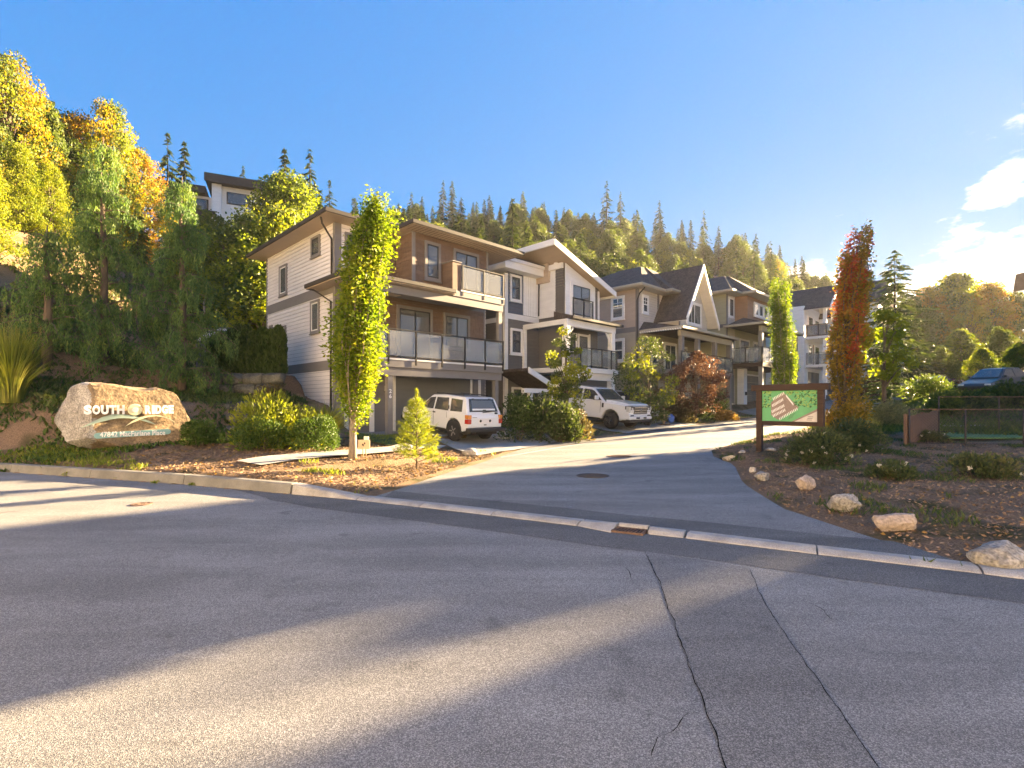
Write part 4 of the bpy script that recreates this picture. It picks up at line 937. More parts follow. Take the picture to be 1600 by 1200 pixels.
h.part('balcony_wall', 'shingle_red', [(40.42, 40.5, 6.1, 7.6, 7.5, 8.5)])
h.window(W0, 41.0, 42.5, 7.55, 9.5, 'trim_white', 'frame_dark', 0.15, split='v', fill=('room_dark', 'blind')); h.window(W0, 43.0, 44.5, 5.1, 7.0, 'trim_white', 'frame_dark', 0.15, split='v'); h.window(W0, 41.0, 42.3, 5.1, 7.0, 'trim_white', 'frame_dark', 0.15); h.window(W0, 43.0, 44.4, 7.55, 9.4, 'trim_white', 'frame_dark', 0.15)
h.window(WS, 2.0, 3.2, 7.9, 9.3, 'trim_white', 'frame_dark', 0.14); h.window(WS, 2.0, 3.2, 5.3, 6.8, 'trim_white', 'frame_dark', 0.14)
h.wpart('door_panel', 'shingle_red', W0, [(42.4, 42.9, 5.1, 7.0, 0, 0.03)])
h.garage(W0, 41.0, 44.5, 2.45, 4.5, 'door_grey', 4, 4); h.window(W0, 45.4, 46.5, 7.6, 9.1, 'trim_white', 'frame_dark', 0.15); h.window(W0, 45.4, 46.5, 5.2, 6.7, 'trim_white', 'frame_dark', 0.15)
H5 = h
# further white town houses up the street, half hidden by trees
def town(t0, n0, zb, w, hgt, label, mat='board_white'):
    h = House('house', label, t0, n0, zb)
    h.part('wall', mat, [(t0, t0 + w, n0 - 8, n0, zb - 2, zb + hgt)]); W = ('f', n0); WS = ('l', t0)
    gable_roof(h, t0 + w / 2, w / 2, zb + hgt, zb + hgt + w * 0.4, n0 - 8, n0 + 0.6)
    mb = MB(); mb.prism_ax([(0, hgt), (w, hgt), (w / 2, hgt + w * 0.4)], 0.0, 0.25, 1); mb.build('gable_panel', mat, h.root)
    for z in (0.3, 3.2, 6.2):
        if z + 2.2 > hgt: continue
        if z < 1: h.garage(W, t0 + 0.6, t0 + w - 2.4, zb, zb + 2.2, 'door_grey', 3, 3); h.wpart('front_door', 'trim_white', W, [(t0 + w - 1.6, t0 + w - 0.7, zb, zb + 2.1, 0, 0.05)])
        else:
            h.window(W, t0 + 0.7, t0 + 2.3, zb + z, zb + z + 1.8, 'trim_white', 'frame_dark', 0.15, split='v'); h.window(W, t0 + w - 2.2, t0 + w - 0.7, zb + z, zb + z + 1.8, 'trim_white', 'frame_dark', 0.15, split='v', fill=('blind', 'room_dark'))
            h.part('balcony_deck', 'trim_white', [(t0 + 0.4, t0 + w - 0.4, n0, n0 + 1.5, zb + z - 0.3, zb + z - 0.08)])
            h.wpart('shutter_panel', 'shingle_red', W, [(t0 + 2.4, t0 + w - 2.3, zb + z, zb + z + 1.8, 0, 0.04)])
    h.window(WS, n0 - 3, n0 - 1.5, zb + 3.4, zb + 5.2, 'trim_white', 'frame_dark', 0.15)
    return h
town(57, 8.5, 4.0, 6.5, 8.8, 'white town house mostly hidden behind the tall red tree')
town(86, 6, 4.9, 6.0, 6.4, 'small pale town house with brown panel seen beneath the big conifer')
# ------------------------------------------------------------------ foliage materials
foliage('leaf_hornbeam', [(0.06, 0.12, 0.015), (0.12, 0.19, 0.02), (0.20, 0.26, 0.028), (0.33, 0.31, 0.035)], 0.48)
foliage('leaf_maple', [(0.15, 0.16, 0.035), (0.28, 0.19, 0.04), (0.46, 0.29, 0.045), (0.50, 0.19, 0.05)], 0.55, patch=0.7)
foliage('leaf_maple_red', [(0.38, 0.13, 0.06), (0.52, 0.10, 0.055), (0.55, 0.17, 0.05), (0.50, 0.28, 0.06)], 0.58)
foliage('leaf_maple_yellow', [(0.22, 0.22, 0.03), (0.36, 0.30, 0.03), (0.42, 0.32, 0.03)], 0.5)
foliage('leaf_cedar', [(0.04, 0.095, 0.035), (0.07, 0.14, 0.045), (0.11, 0.19, 0.05), (0.22, 0.28, 0.065)], 0.42)
foliage('leaf_box', [(0.035, 0.075, 0.012), (0.06, 0.11, 0.018), (0.09, 0.14, 0.02)], 0.3)
foliage('leaf_thuja', [(0.025, 0.05, 0.012), (0.045, 0.08, 0.016), (0.07, 0.10, 0.02)], 0.3)
foliage('leaf_lime', [(0.13, 0.17, 0.02), (0.22, 0.25, 0.03), (0.34, 0.32, 0.04)], 0.45)
foliage('leaf_shrub', [(0.04, 0.065, 0.02), (0.07, 0.10, 0.028), (0.11, 0.12, 0.035)], 0.35)
foliage('leaf_bronze', [(0.06, 0.055, 0.03), (0.10, 0.08, 0.04), (0.17, 0.12, 0.05)], 0.35)
foliage('leaf_jmaple', [(0.06, 0.03, 0.028), (0.11, 0.05, 0.04), (0.17, 0.085, 0.055)], 0.4)
foliage('leaf_pale', [(0.16, 0.17, 0.08), (0.26, 0.26, 0.13), (0.34, 0.33, 0.18)], 0.35)
foliage('leaf_rose', [(0.05, 0.075, 0.03), (0.09, 0.11, 0.04), (0.16, 0.14, 0.06)], 0.35)
foliage('petal', [(0.62, 0.55, 0.50), (0.75, 0.70, 0.66)], 0.4)
foliage('needle_pine', [(0.10, 0.15, 0.02), (0.22, 0.26, 0.03), (0.36, 0.34, 0.04)], 0.4)
foliage('needle_dark', [(0.022, 0.04, 0.014), (0.04, 0.065, 0.02), (0.065, 0.085, 0.026)], 0.25, patch=0.4)
foliage('needle_olive', [(0.04, 0.065, 0.02), (0.07, 0.105, 0.028), (0.12, 0.14, 0.036)], 0.3, patch=0.4)
foliage('leaf_olive', [(0.05, 0.085, 0.02), (0.09, 0.13, 0.028), (0.16, 0.175, 0.038)], 0.4, patch=0.35)
foliage('leaf_gold', [(0.20, 0.15, 0.02), (0.34, 0.24, 0.025), (0.46, 0.31, 0.03)], 0.5, patch=0.35)
foliage('leaf_orange', [(0.20, 0.12, 0.025), (0.34, 0.18, 0.03), (0.42, 0.22, 0.035)], 0.5, patch=0.35)
foliage('leaf_yellowgreen', [(0.10, 0.15, 0.02), (0.19, 0.24, 0.028), (0.34, 0.32, 0.035)], 0.5, patch=0.35)
foliage('grass_blade', [(0.08, 0.12, 0.02), (0.20, 0.22, 0.04), (0.36, 0.32, 0.08)], 0.45)
foliage('grass_dry', [(0.22, 0.18, 0.06), (0.36, 0.28, 0.10)], 0.45)
foliage('leaf_fallen', [(0.16, 0.09, 0.03), (0.30, 0.17, 0.05), (0.36, 0.26, 0.10)], 0.2)
foliage('weed', [(0.09, 0.14, 0.02), (0.18, 0.22, 0.03), (0.28, 0.27, 0.04)], 0.4)
foliage('chip', [(0.08, 0.052, 0.036), (0.22, 0.14, 0.09), (0.42, 0.28, 0.175)], 0.0, 0.9)

def nrm(v): return v / np.maximum(np.linalg.norm(v, axis=-1, keepdims=True), 1e-9)
def leaves_geo(C, D, W, L, width, fold=0.25):
    """diamond leaves: centre C, growing direction D, side W; per-leaf length L"""
    L = np.asarray(L)[..., None] if np.ndim(L) else np.full((len(C), 1), L); width = np.asarray(width)[..., None] if np.ndim(width) else np.full((len(C), 1), width)
    D = nrm(D); W = nrm(W - D * np.sum(W * D, -1, keepdims=True)); Nn = np.cross(D, W)
    v0 = C - D * L * 0.5; v1 = C + W * width * 0.5 + Nn * width * fold - D * L * 0.05; v2 = C + D * L * 0.5; v3 = C - W * width * 0.5 + Nn * width * fold - D * L * 0.05
    V = np.stack([v0, v1, v2, v3], 1).reshape(-1, 3); F = np.arange(len(C) * 4).reshape(-1, 4)
    return V, F
def rdir(rs, n, up=0.0):
    v = rs.normal(size=(n, 3)); v[:, 2] += up
    return nrm(v)
class Leaf:
    def __init__(s, seed): s.rs = np.random.RandomState(seed); s.V = []; s.n = 0
    def clump(s, c, r, n, L, w, up=0.0, shell=0.5, dirs=None):
        rs = s.rs; r = np.asarray(r, float) * np.ones(3)
        d = rdir(rs, n); rad = rs.uniform(shell ** 3, 1, n) ** (1 / 3)
        C = np.asarray(c) + d * rad[:, None] * r
        D = nrm(d * 0.7 + rdir(rs, n, up) * 1.0) if dirs is None else nrm(dirs + rdir(rs, n) * 0.5)
        V, _ = leaves_geo(C, D, rdir(rs, n), L * rs.uniform(0.6, 1.25, n), w * rs.uniform(0.7, 1.2, n))
        s.V.append(V); return s
    def pts(s, C, D, L, w, wdir=None, fold=0.2, jl=0.35):
        rs = s.rs; n = len(C)
        V, _ = leaves_geo(np.asarray(C, float), np.asarray(D, float), rdir(rs, n) if wdir is None else wdir, L * rs.uniform(1 - jl, 1 + jl, n), w * rs.uniform(0.75, 1.2, n), fold)
        s.V.append(V); return s
    def mesh(s, name, mat):
        V = np.concatenate(s.V); return npmesh(name, V, np.arange(len(V)).reshape(-1, 4), mat)
    def build(s, name, mat, parent): return link(name, s.mesh(name, mat), parent)
def place(name, label, cat, x, y, rz=0, group=None, dz=0.0): return thing(name, label, cat, (x, y, gz(x, y) + dz), rz, group)

# ================================================================== columnar trees
def column_tree(th, seed, H, W, base, mat, bark, nlimb=26, per=420, ll=0.12, lw=0.075, tip=(0.0, 0.0), second=None, gaps=0.0):
    rs = np.random.RandomState(seed); lf = Leaf(seed); lf2 = Leaf(seed + 1); wood = MB()
    wood.tube([(0, 0, -0.15), (0.02, 0, base * 0.6), (0, 0.03, base), (tip[0] * 0.2, tip[1] * 0.2, H * 0.55), (tip[0] * 0.8, tip[1], H * 0.93)], [0.13 * H / 7, 0.10 * H / 7, 0.09 * H / 7, 0.05 * H / 7, 0.012], 7)
    for i in range(nlimb):
        a = i * 2.4 + rs.uniform(-0.4, 0.4); z0 = base * rs.uniform(0.75, 1.1) + (H * 0.66) * (i / nlimb) ** 1.1
        z1 = min(H * 0.99, z0 + H * rs.uniform(0.20, 0.38)); rr = W / 2 * (0.25 + 0.75 * math.sin(math.pi * min(1, ((z0 + z1) / 2 / H) * 0.9 + 0.12)) ** 0.7) * rs.uniform(0.72, 1.12)
        k = np.linspace(0, 1, 7); cx = tip[0] * ((z0 + (z1 - z0) * k) / H) ** 2.6; cy = tip[1] * ((z0 + (z1 - z0) * k) / H) ** 2.6
        rad = rr * (1 - (1 - k) ** 2.2) * (1 - 0.35 * k ** 3)
        P = np.stack([cx + np.cos(a) * rad, cy + np.sin(a) * rad, z0 + (z1 - z0) * k], -1)
        wood.tube([tuple(p) for p in P], list(np.linspace(0.035, 0.008, 7) * H / 7), 4, False)
        n = int(per * rs.uniform(0.6, 1.3) * (1 - gaps * rs.uniform(0, 1)))
        u = rs.uniform(0.12, 1.08, n); q = np.stack([np.interp(u, k, P[:, j]) for j in range(3)], -1)
        cl = rs.randint(0, 9, n); off = rs.normal(size=(9, 3)) * np.array([0.16, 0.16, 0.2]) * W / 2
        C = q + off[cl] + rs.normal(size=(n, 3)) * np.array([0.13, 0.13, 0.14]) * W / 2
        out = nrm(np.stack([np.cos(a) + rs.normal(size=n) * 0.6, np.sin(a) + rs.normal(size=n) * 0.6, rs.normal(size=n) * 0.5 - 0.15], -1))
        (lf2 if second is not None and second(z0 / H, a, rs) else lf).pts(C, out, ll, lw, fold=0.22)
    wood.build('trunk', bark, th); lf.build('crown', mat[0], th)
    if lf2.V: lf2.build('crown', mat[1], th)
x, y, _ = (-4.05, 13.0, 0)
th = place('hornbeam_tree', 'tall narrow yellow green hornbeam in the mulch in front of the first house', 'tree', x, y)
column_tree(th, 11, 6.55, 1.2, 0.75, ['leaf_hornbeam'], 'bark_pale', 44, 640, 0.092, 0.058, tip=(0.72, 0.1))
th = place('hornbeam_tree', 'slim columnar green hornbeam standing before the far white houses', 'tree', 16.9, 31.8)
column_tree(th, 12, 8.7, 1.35, 0.5, ['leaf_hornbeam'], 'bark_pale', 36, 420, 0.12, 0.08, tip=(-0.4, 0))
th = place('maple_tree', 'tall columnar maple with red and orange autumn leaves behind the map board', 'tree', 13.35, 20.6)
column_tree(th, 13, 8.2, 1.3, 0.6, ['leaf_maple', 'leaf_maple_red'], 'bark', 38, 400, 0.115, 0.085, tip=(0.75, 0), second=lambda z, a, r: z > 0.58 and r.uniform() < 0.75 or r.uniform() < 0.10, gaps=0.5)
lf = Leaf(5)
for i in range(16):
    zz = lf.rs.uniform(3.4, 6.4); lf.clump((lf.rs.uniform(0.35, 0.8) + 0.1, lf.rs.uniform(-0.3, 0.2), zz), (0.25, 0.25, 0.35), 110, 0.115, 0.085)
lf.build('crown', 'leaf_maple_yellow', th)

# ================================================================== weeping cedars at the left
def weeping(th, seed, H, Rr, base=0.3, nb=54, mat='leaf_cedar', dens=1.0, sz=1.0):
    rs = np.random.RandomState(seed); wood = MB(); lf = Leaf(seed)
    wood.tube([(0, 0, -0.3), (0.03, 0.02, H * 0.4), (-0.05, 0, H * 0.8), (0.02, 0, H * 0.99)], [0.16, 0.11, 0.055, 0.012], 7)
    for i in range(nb):
        tiers = 10; u = min(0.985, (int(i / nb * tiers) + rs.uniform(0.0, 0.34)) / tiers + 0.03 * rs.uniform(-1, 1) + 0.02); u = max(u, 0.005); z = base + (H - base - 0.15) * u; a = i * 2.4 + rs.uniform(-0.5, 0.5)
        L = Rr * (1 - u) ** 0.62 * rs.uniform(0.6, 1.15) + 0.15
        k = np.linspace(0, 1, 9); rise = 0.22 * L; P = np.stack([np.cos(a) * L * k, np.sin(a) * L * k, z + rise * np.sin(k * 2.0) - 0.42 * L * k ** 2.4], -1)
        wood.tube([tuple(p) for p in P], list(np.linspace(0.03, 0.006, 9)), 4, False)
        ns = int((6 + 15 * L / Rr) * dens)
        for s_ in range(ns):
            q = rs.uniform(0.12, 1.0); p = np.array([np.interp(q, k, P[:, j]) for j in range(3)])
            side = rs.uniform(-0.22, 0.22) * (0.5 + q); p = p + np.array([-np.sin(a) * side, np.cos(a) * side, 0])
            drop = rs.uniform(0.3, 0.85) * (0.55 + 0.45 * q) * sz; m = max(8, int(drop / 0.036 * dens))
            t = rs.uniform(0, 1, m); C = p[None] + np.stack([rs.normal(size=m) * 0.055 * (1 - 0.5 * t), rs.normal(size=m) * 0.055 * (1 - 0.5 * t), -t * drop + 0.03], -1)
            D = np.stack([rs.normal(size=m) * 0.35, rs.normal(size=m) * 0.35, -np.ones(m)], -1)
            lf.pts(C, D, 0.12, 0.032, fold=0.15)
    wood.build('trunk', 'bark', th); lf.build('crown', mat, th)
gW = 'weeping cedars behind the boulder sign'
x, y, _ = on_ground(285, 604); th = place('weeping_cedar', 'tall weeping cedar at the right of the boulder sign group, beside the dark hedge', 'tree', -12.0, 18.6, 0, gW); weeping(th, 21, 7.9, 1.9, dens=1.5, nb=64)
th = place('weeping_cedar', 'tallest weeping cedar, straight behind the letters of the boulder sign', 'tree', -14.3, 17.9, 0, gW); weeping(th, 22, 8.0, 2.0, dens=1.5, nb=64)
th = place('weeping_cedar', 'short weeping cedar with bent sunlit top, left of the taller two', 'tree', -14.9, 16.4, 0, gW); weeping(th, 23, 4.3, 1.6, nb=36, dens=1.2)

# ================================================================== shrubs, hedge, grasses
def shrub(name, label, cat, x, y, r, hgt, mat, n=2600, ll=0.07, lw=0.045, seed=1, group=None, lumpy=0.25, shell=0.55, loose=0.0, stems=True, dz=0.0, up=0.3):
    th = place(name, label, cat, x, y, seed * 1.3, group, dz); rs = np.random.RandomState(seed); lf = Leaf(seed)
    k = 16; per = n // k
    for i in range(k):
        d = rdir(rs, 1, 0.35)[0]; d[2] = abs(d[2])
        c = np.array([d[0] * r * 0.62, d[1] * r * 0.62, hgt * 0.50 + (d[2] - 0.42) * hgt * 0.58]) * (1 + lumpy * rs.uniform(-1, 1))
        lf.clump(c, (r * 0.5, r * 0.5, hgt * 0.34), per, ll, lw, up, shell)
    if loose:
        m = int(n * loose); d = rdir(rs, m, 0.4); d[:, 2] = np.abs(d[:, 2]); C = d * np.array([r, r, hgt]) * rs.uniform(0.9, 1.28, (m, 1))
        lf.pts(C, d + np.array([0, 0, 0.5]), ll * 1.5, lw)
    lf.build('foliage', mat, th)
    mb = MB()
    for i in range(7):
        a = rs.uniform(0, 6.28); mb.tube([(0.05 * math.cos(a), 0.05 * math.sin(a), -0.1), (r * 0.3 * math.cos(a), r * 0.3 * math.sin(a), hgt * 0.45), (r * 0.55 * math.cos(a), r * 0.55 * math.sin(a), hgt * 0.85)], [0.02, 0.014, 0.006], 4, False)
    mb.build('stem', 'bark', th)
    return th
def spx(px, py, r, h, *a, **k):
    x, y, z = on_ground(px, py); return x, y
gB = 'clipped box balls in the mulch'
shrub('box_shrub', 'large clipped round box shrub beside the hornbeam trunk', 'shrub', *on_ground(492, 706)[:2], 0.72, 0.92, 'leaf_box', 7000, 0.055, 0.04, 31, gB, 0.12, 0.7)
shrub('box_shrub', 'clipped round box shrub below the yellow leaved bush', 'shrub', *on_ground(408, 704)[:2], 0.70, 0.82, 'leaf_box', 7000, 0.055, 0.04, 32, gB, 0.12, 0.7)
shrub('box_shrub', 'small round box shrub close to the right end of the boulder', 'shrub', *on_ground(312, 697)[:2], 0.46, 0.68, 'leaf_box', 5000, 0.055, 0.04, 33, gB, 0.15, 0.65)
shrub('golden_shrub', 'loose yellow green bush with upright shoots behind the box shrubs', 'shrub', -6.95, 14.6, 0.85, 1.35, 'leaf_lime', 3400, 0.10, 0.045, 34, None, 0.3, 0.4, 0.25)
shrub('golden_shrub', 'low bright golden bush at the foot of the white side wall', 'shrub', -6.1, 14.75, 0.65, 1.0, 'leaf_lime', 2200, 0.09, 0.045, 35, None, 0.3, 0.4, 0.15)
shrub('rhododendron_shrub', 'rounded bronze leaved shrub on the upper wall by the house', 'shrub', -8.6, 18.35, 0.55, 0.75, 'leaf_bronze', 1400, 0.11, 0.06, 36, None, 0.25, 0.5, dz=0.2)
# arborvitae hedge on the terrace
def thuja(th, seed, H, r):
    rs = np.random.RandomState(seed); lf = Leaf(seed); n = 2400
    z = rs.uniform(0.03, 1, n) ** 0.9; prof = np.where(z < 0.75, 1 - 0.12 * z, (1 - 0.09) * np.sqrt(np.clip((1.0 - z) / 0.25, 0, 1)) ** 0.9); a = rs.uniform(0, 6.283, n)
    rad = r * prof * (0.78 + 0.22 * rs.uniform(0, 1, n)) * (1 + 0.12 * np.sin(a * 5 + z * 9))
    C = np.stack([np.cos(a) * rad, np.sin(a) * rad, z * H], -1); D = np.stack([np.cos(a) * 0.45, np.sin(a) * 0.45, np.full(n, 0.9)], -1)
    lf.pts(C, D + rs.normal(size=(n, 3)) * 0.15, 0.17, 0.075); lf.build('foliage', 'leaf_thuja', th)
    MB().tube([(0, 0, -0.2), (0, 0, H * 0.7)], [0.04, 0.015], 5).build('trunk', 'bark', th)
gH = 'arborvitae hedge on the terrace beside the white wall'
pos = ['leftmost arborvitae of the dark hedge, nearest the weeping cedar', 'second arborvitae from the cedar in the dark hedge', 'third arborvitae from the cedar, under the pale canopy', 'fourth and tallest arborvitae in front of the canopy', 'fifth arborvitae in the dark hedge, right of the canopy peak', 'sixth arborvitae in the dark hedge, at the canopy right end', 'third arborvitae from the white house wall', 'second arborvitae from the white house wall', 'arborvitae touching the white house wall']
for i, lb in enumerate(pos):
    px = 335 + i * 12.6; Y = 20.9 - 0.06 * i; x, y = at(px, Y)
    th = thing('arborvitae', lb, 'hedge shrub', (x, y, 2.78), i * 1.1, gH); thuja(th, 50 + i, [1.6, 1.75, 1.85, 2.05, 2.0, 1.75, 1.9, 1.8, 1.95][i], 0.30)
# ornamental grass
def grass(th, seed, H, r, n, mat, arch=0.5, w=0.012, mat2=None):
    rs = np.random.RandomState(seed); V = []; F = []; k = 5
    a = rs.uniform(0, 6.283, n); b = rs.uniform(0, r * 0.28, n) ; hh = H * rs.uniform(0.55, 1.05, n); out = rs.uniform(0.1, 1, n) * r
    base = np.stack([np.cos(a) * b, np.sin(a) * b], -1); s = np.linspace(0, 1, k)
    for j in range(k):
        q = s[j]; rad = out * q ** 1.8; z = hh * (q - arch * 0.45 * (out / r) * q ** 3.2)
        P = np.stack([base[:, 0] + np.cos(a) * rad, base[:, 1] + np.sin(a) * rad, z], -1); ww = w * (1 - q) ** 0.6 + 0.002
        sd = np.stack([-np.sin(a), np.cos(a), np.zeros(n)], -1) * np.broadcast_to(ww, (n,))[:, None]
        V += [P - sd, P + sd]
    V = np.stack(V, 1); idx = np.arange(n * 2 * k).reshape(n, 2 * k)
    for j in range(k - 1): F.append(np.stack([idx[:, 2 * j], idx[:, 2 * j + 1], idx[:, 2 * j + 3], idx[:, 2 * j + 2]], -1))
    link('blades', npmesh('blades', V.reshape(-1, 3), np.concatenate(F), mat), th)
    if mat2:
        lf = Leaf(seed)
        m = 26; aa = rs.uniform(0, 6.283, m); rr = rs.uniform(0.1, 0.7, m) * r
        for i in range(m):
            C = np.stack([np.cos(aa[i]) * rr[i] + rs.normal(size=30) * 0.02, np.sin(aa[i]) * rr[i] + rs.normal(size=30) * 0.02, H * rs.uniform(0.85, 1.12) + np.linspace(-0.18, 0.18, 30)], -1)
            lf.pts(C, np.stack([np.cos(aa[i]) * 0.3 + rs.normal(size=30) * 0.3, np.sin(aa[i]) * 0.3 + rs.normal(size=30) * 0.3, np.ones(30)], -1), 0.05, 0.008)
        lf.build('plumes', mat2, th)
th = place('fountain_grass', 'big clump of tall golden ornamental grass at the left edge of the bed', 'grass clump', -14.3, 14.6); grass(th, 61, 2.3, 1.1, 1100, 'grass_blade', 0.5, 0.014, 'grass_dry')
th = place('fountain_grass', 'arching green grass clump in front of the white side wall', 'grass clump', -5.75, 15.6); grass(th, 62, 1.35, 1.25, 800, 'grass_blade', 0.9, 0.014)
# young pine
th = place('pine_sapling', 'small bushy yellow green pine sapling at the corner of the mulch bed', 'tree', -2.3, 12.35)
rs = np.random.RandomState(71); lf = Leaf(71); wood = MB(); wood.tube([(0, 0, -0.1), (0, 0, 1.85)], [0.028, 0.008], 6)
for i in range(46):
    u = i / 46; z = 0.18 + 1.5 * u; a = i * 2.4; L = 0.55 * (1 - u) ** 0.75 * rs.uniform(0.7, 1.1) + 0.06
    p1 = np.array([math.cos(a) * L, math.sin(a) * L, z + 0.35 * L]); wood.tube([(0, 0, z), tuple(p1)], [0.01, 0.005], 4, False)
    m = int(150 * (0.4 + L)); q = rs.uniform(0.35, 1.1, m); C = np.stack([p1[0] * q, p1[1] * q, z + 0.35 * L * q], -1) + rs.normal(size=(m, 3)) * 0.03
    D = nrm(np.array([math.cos(a), math.sin(a), 0.7])[None] + rs.normal(size=(m, 3)) * 0.75); lf.pts(C + D * 0.05, D, 0.13, 0.011, fold=0.1)
m = 220; C = np.stack([rs.normal(size=m) * 0.02, rs.normal(size=m) * 0.02, rs.uniform(1.5, 1.95, m)], -1); lf.pts(C, nrm(rs.normal(size=(m, 3)) * 0.5 + np.array([0, 0, 0.8])), 0.12, 0.011, fold=0.1)
wood.build('trunk', 'bark', th); lf.build('needles', 'needle_pine', th)

# ================================================================== generic broadleaf / conifer
def broad(th, seed, H, Rr, base, mats, nclump=60, per=110, ll=0.3, lw=0.2, bark='bark', spread=1.0, conic=0.0, wood_r=None):
    rs = np.random.RandomState(seed); wood = MB(); lf = [Leaf(seed + i) for i in range(len(mats))]
    wr = wood_r or 0.022 * H
    wood.tube([(0, 0, -0.4), (0.03 * H * rs.uniform(-1, 1), 0.02 * H, H * 0.4), (0, 0, H * 0.85)], [wr, wr * 0.7, wr * 0.15], 6)
    for i in range(nclump):
        u = rs.uniform(0, 1); z = base + (H - base) * u
        prof = math.sin(math.pi * min(1.0, 0.18 + 0.80 * u)) ** 0.75 if not conic else (1 - u) ** conic * 0.95 + 0.08
        a = rs.uniform(0, 6.283); rr = Rr * prof * rs.uniform(0.35, 1.0) * spread
        c = np.array([math.cos(a) * rr, math.sin(a) * rr, z]); s = Rr * rs.uniform(0.16, 0.34)
        lf[rs.randint(len(mats))].clump(c, (s, s, s * 0.8), int(per * rs.uniform(0.6, 1.3)), ll, lw, 0.0, 0.45)
        if i % 2 == 0: wood.tube([(0, 0, max(base * 0.8, z - 0.25 * H)), tuple(c * np.array([0.5, 0.5, 1]) - np.array([0, 0, 0.08 * H])), tuple(c)], [wr * 0.35, wr * 0.2, wr * 0.06], 4, False)
    wood.build('trunk', bark, th)
    for l, mt in zip(lf, mats):
        if l.V: l.build('crown', mt, th)
def conifer(th, seed, H, Rr, base, mat, whorls=26, nb=7, per=26, ll=0.55, lw=0.22, droop=0.35, bark='bark_dark', thin=0.0):
    rs = np.random.RandomState(seed); wood = MB(); lf = Leaf(seed)
    wood.tube([(0, 0, -0.5), (0, 0, H * 0.5), (0, 0, H)], [0.016 * H, 0.010 * H, 0.01], 6)
    for i in range(whorls):
        u = i / (whorls - 1); z = base + (H - base) * u ** 0.92
        L0 = Rr * (1 - u) ** 0.8 + 0.04 * Rr; m = max(3, int(nb * (1 - 0.45 * u)))
        for j in range(m):
            if rs.uniform() < thin: continue
            a = 6.283 * (j + rs.uniform(-0.35, 0.35)) / m + i * 1.9; L = L0 * rs.uniform(0.6, 1.2); dr = droop * rs.uniform(0.5, 1.4)
            zz = z + rs.uniform(-0.3, 0.3) * (H - base) / whorls
            n = max(4, int(per * L / Rr)); q = rs.uniform(0.12, 1.0, n) ** 0.8; side = rs.normal(size=n) * 0.16 * L * (1.15 - q)
            C = np.stack([math.cos(a) * L * q - math.sin(a) * side, math.sin(a) * L * q + math.cos(a) * side, zz - dr * L * q ** 1.5 + 0.12 * L * q], -1)
            D = np.stack([math.cos(a) - math.sin(a) * np.sign(side) * 0.7, math.sin(a) + math.cos(a) * np.sign(side) * 0.7, np.full(n, -0.25 - dr)], -1) + rs.normal(size=(n, 3)) * 0.22
            lf.pts(C, D, ll, lw, wdir=np.stack([-np.sin(np.full(n, a)), np.cos(np.full(n, a)), rs.normal(size=n) * 0.5], -1), fold=0.25)
    wood.build('trunk', bark, th); lf.build('crown', mat, th)
# yard trees between the houses, on the slope
def btree(name, label, px, Y, H, Rr, base, mats, seed, group=None, **k):
    x, y = at(px, Y); th = place(name, label, 'tree', x, y, seed, group); broad(th, seed, H, Rr, base, mats, **k); return th
btree('leafy_tree', 'big yellow green deciduous tree just left of the first house roof', 452, 40, 13.2, 4.3, 2.5, ['leaf_yellowgreen', 'leaf_olive'], 81, nclump=110, per=150, ll=0.26, lw=0.17)
btree('leafy_tree', 'sunlit yellow green tree in front of the white hill house', 372, 34, 9.6, 3.2, 1.5, ['leaf_yellowgreen', 'leaf_olive'], 82, nclump=90, per=140, ll=0.22, lw=0.15)
btree('leafy_tree', 'dark olive tree beside the white wall corner above the rock wall', 400, 33, 7.0, 2.6, 0.8, ['leaf_olive', 'leaf_shrub'], 83, nclump=70, per=130, ll=0.2, lw=0.14)
btree('leafy_tree', 'golden bush at the top of the garden rock wall', 398, 33.0, 3.6, 2.0, 0.3, ['leaf_gold', 'leaf_yellowgreen'], 84, nclump=34, per=120, ll=0.18, lw=0.12)
btree('young_tree', 'slender young yellow green tree in front of the second house porch', 884, 21.9, 4.6, 1.15, 0.9, ['leaf_lime', 'leaf_shrub'], 85, nclump=46, per=80, ll=0.13, lw=0.09, conic=0.55, bark='bark')
btree('young_tree', 'feathery green tree in front of the tan house side wall', 1012, 27.0, 4.6, 1.7, 0.4, ['leaf_shrub', 'leaf_lime', 'leaf_shrub'], 86, nclump=60, per=120, ll=0.13, lw=0.07)
btree('japanese_maple', 'dark red japanese maple in front of the pointed gable house', 1086, 29.5, 4.0, 1.75, 0.9, ['leaf_jmaple'], 87, nclump=60, per=120, ll=0.13, lw=0.08)
btree('leafy_tree', 'small yellow green tree leaning out behind the red columnar maple', 1382, 24, 5.3, 1.3, 2.3, ['leaf_yellowgreen'], 88, nclump=30, per=80, ll=0.17, lw=0.12)
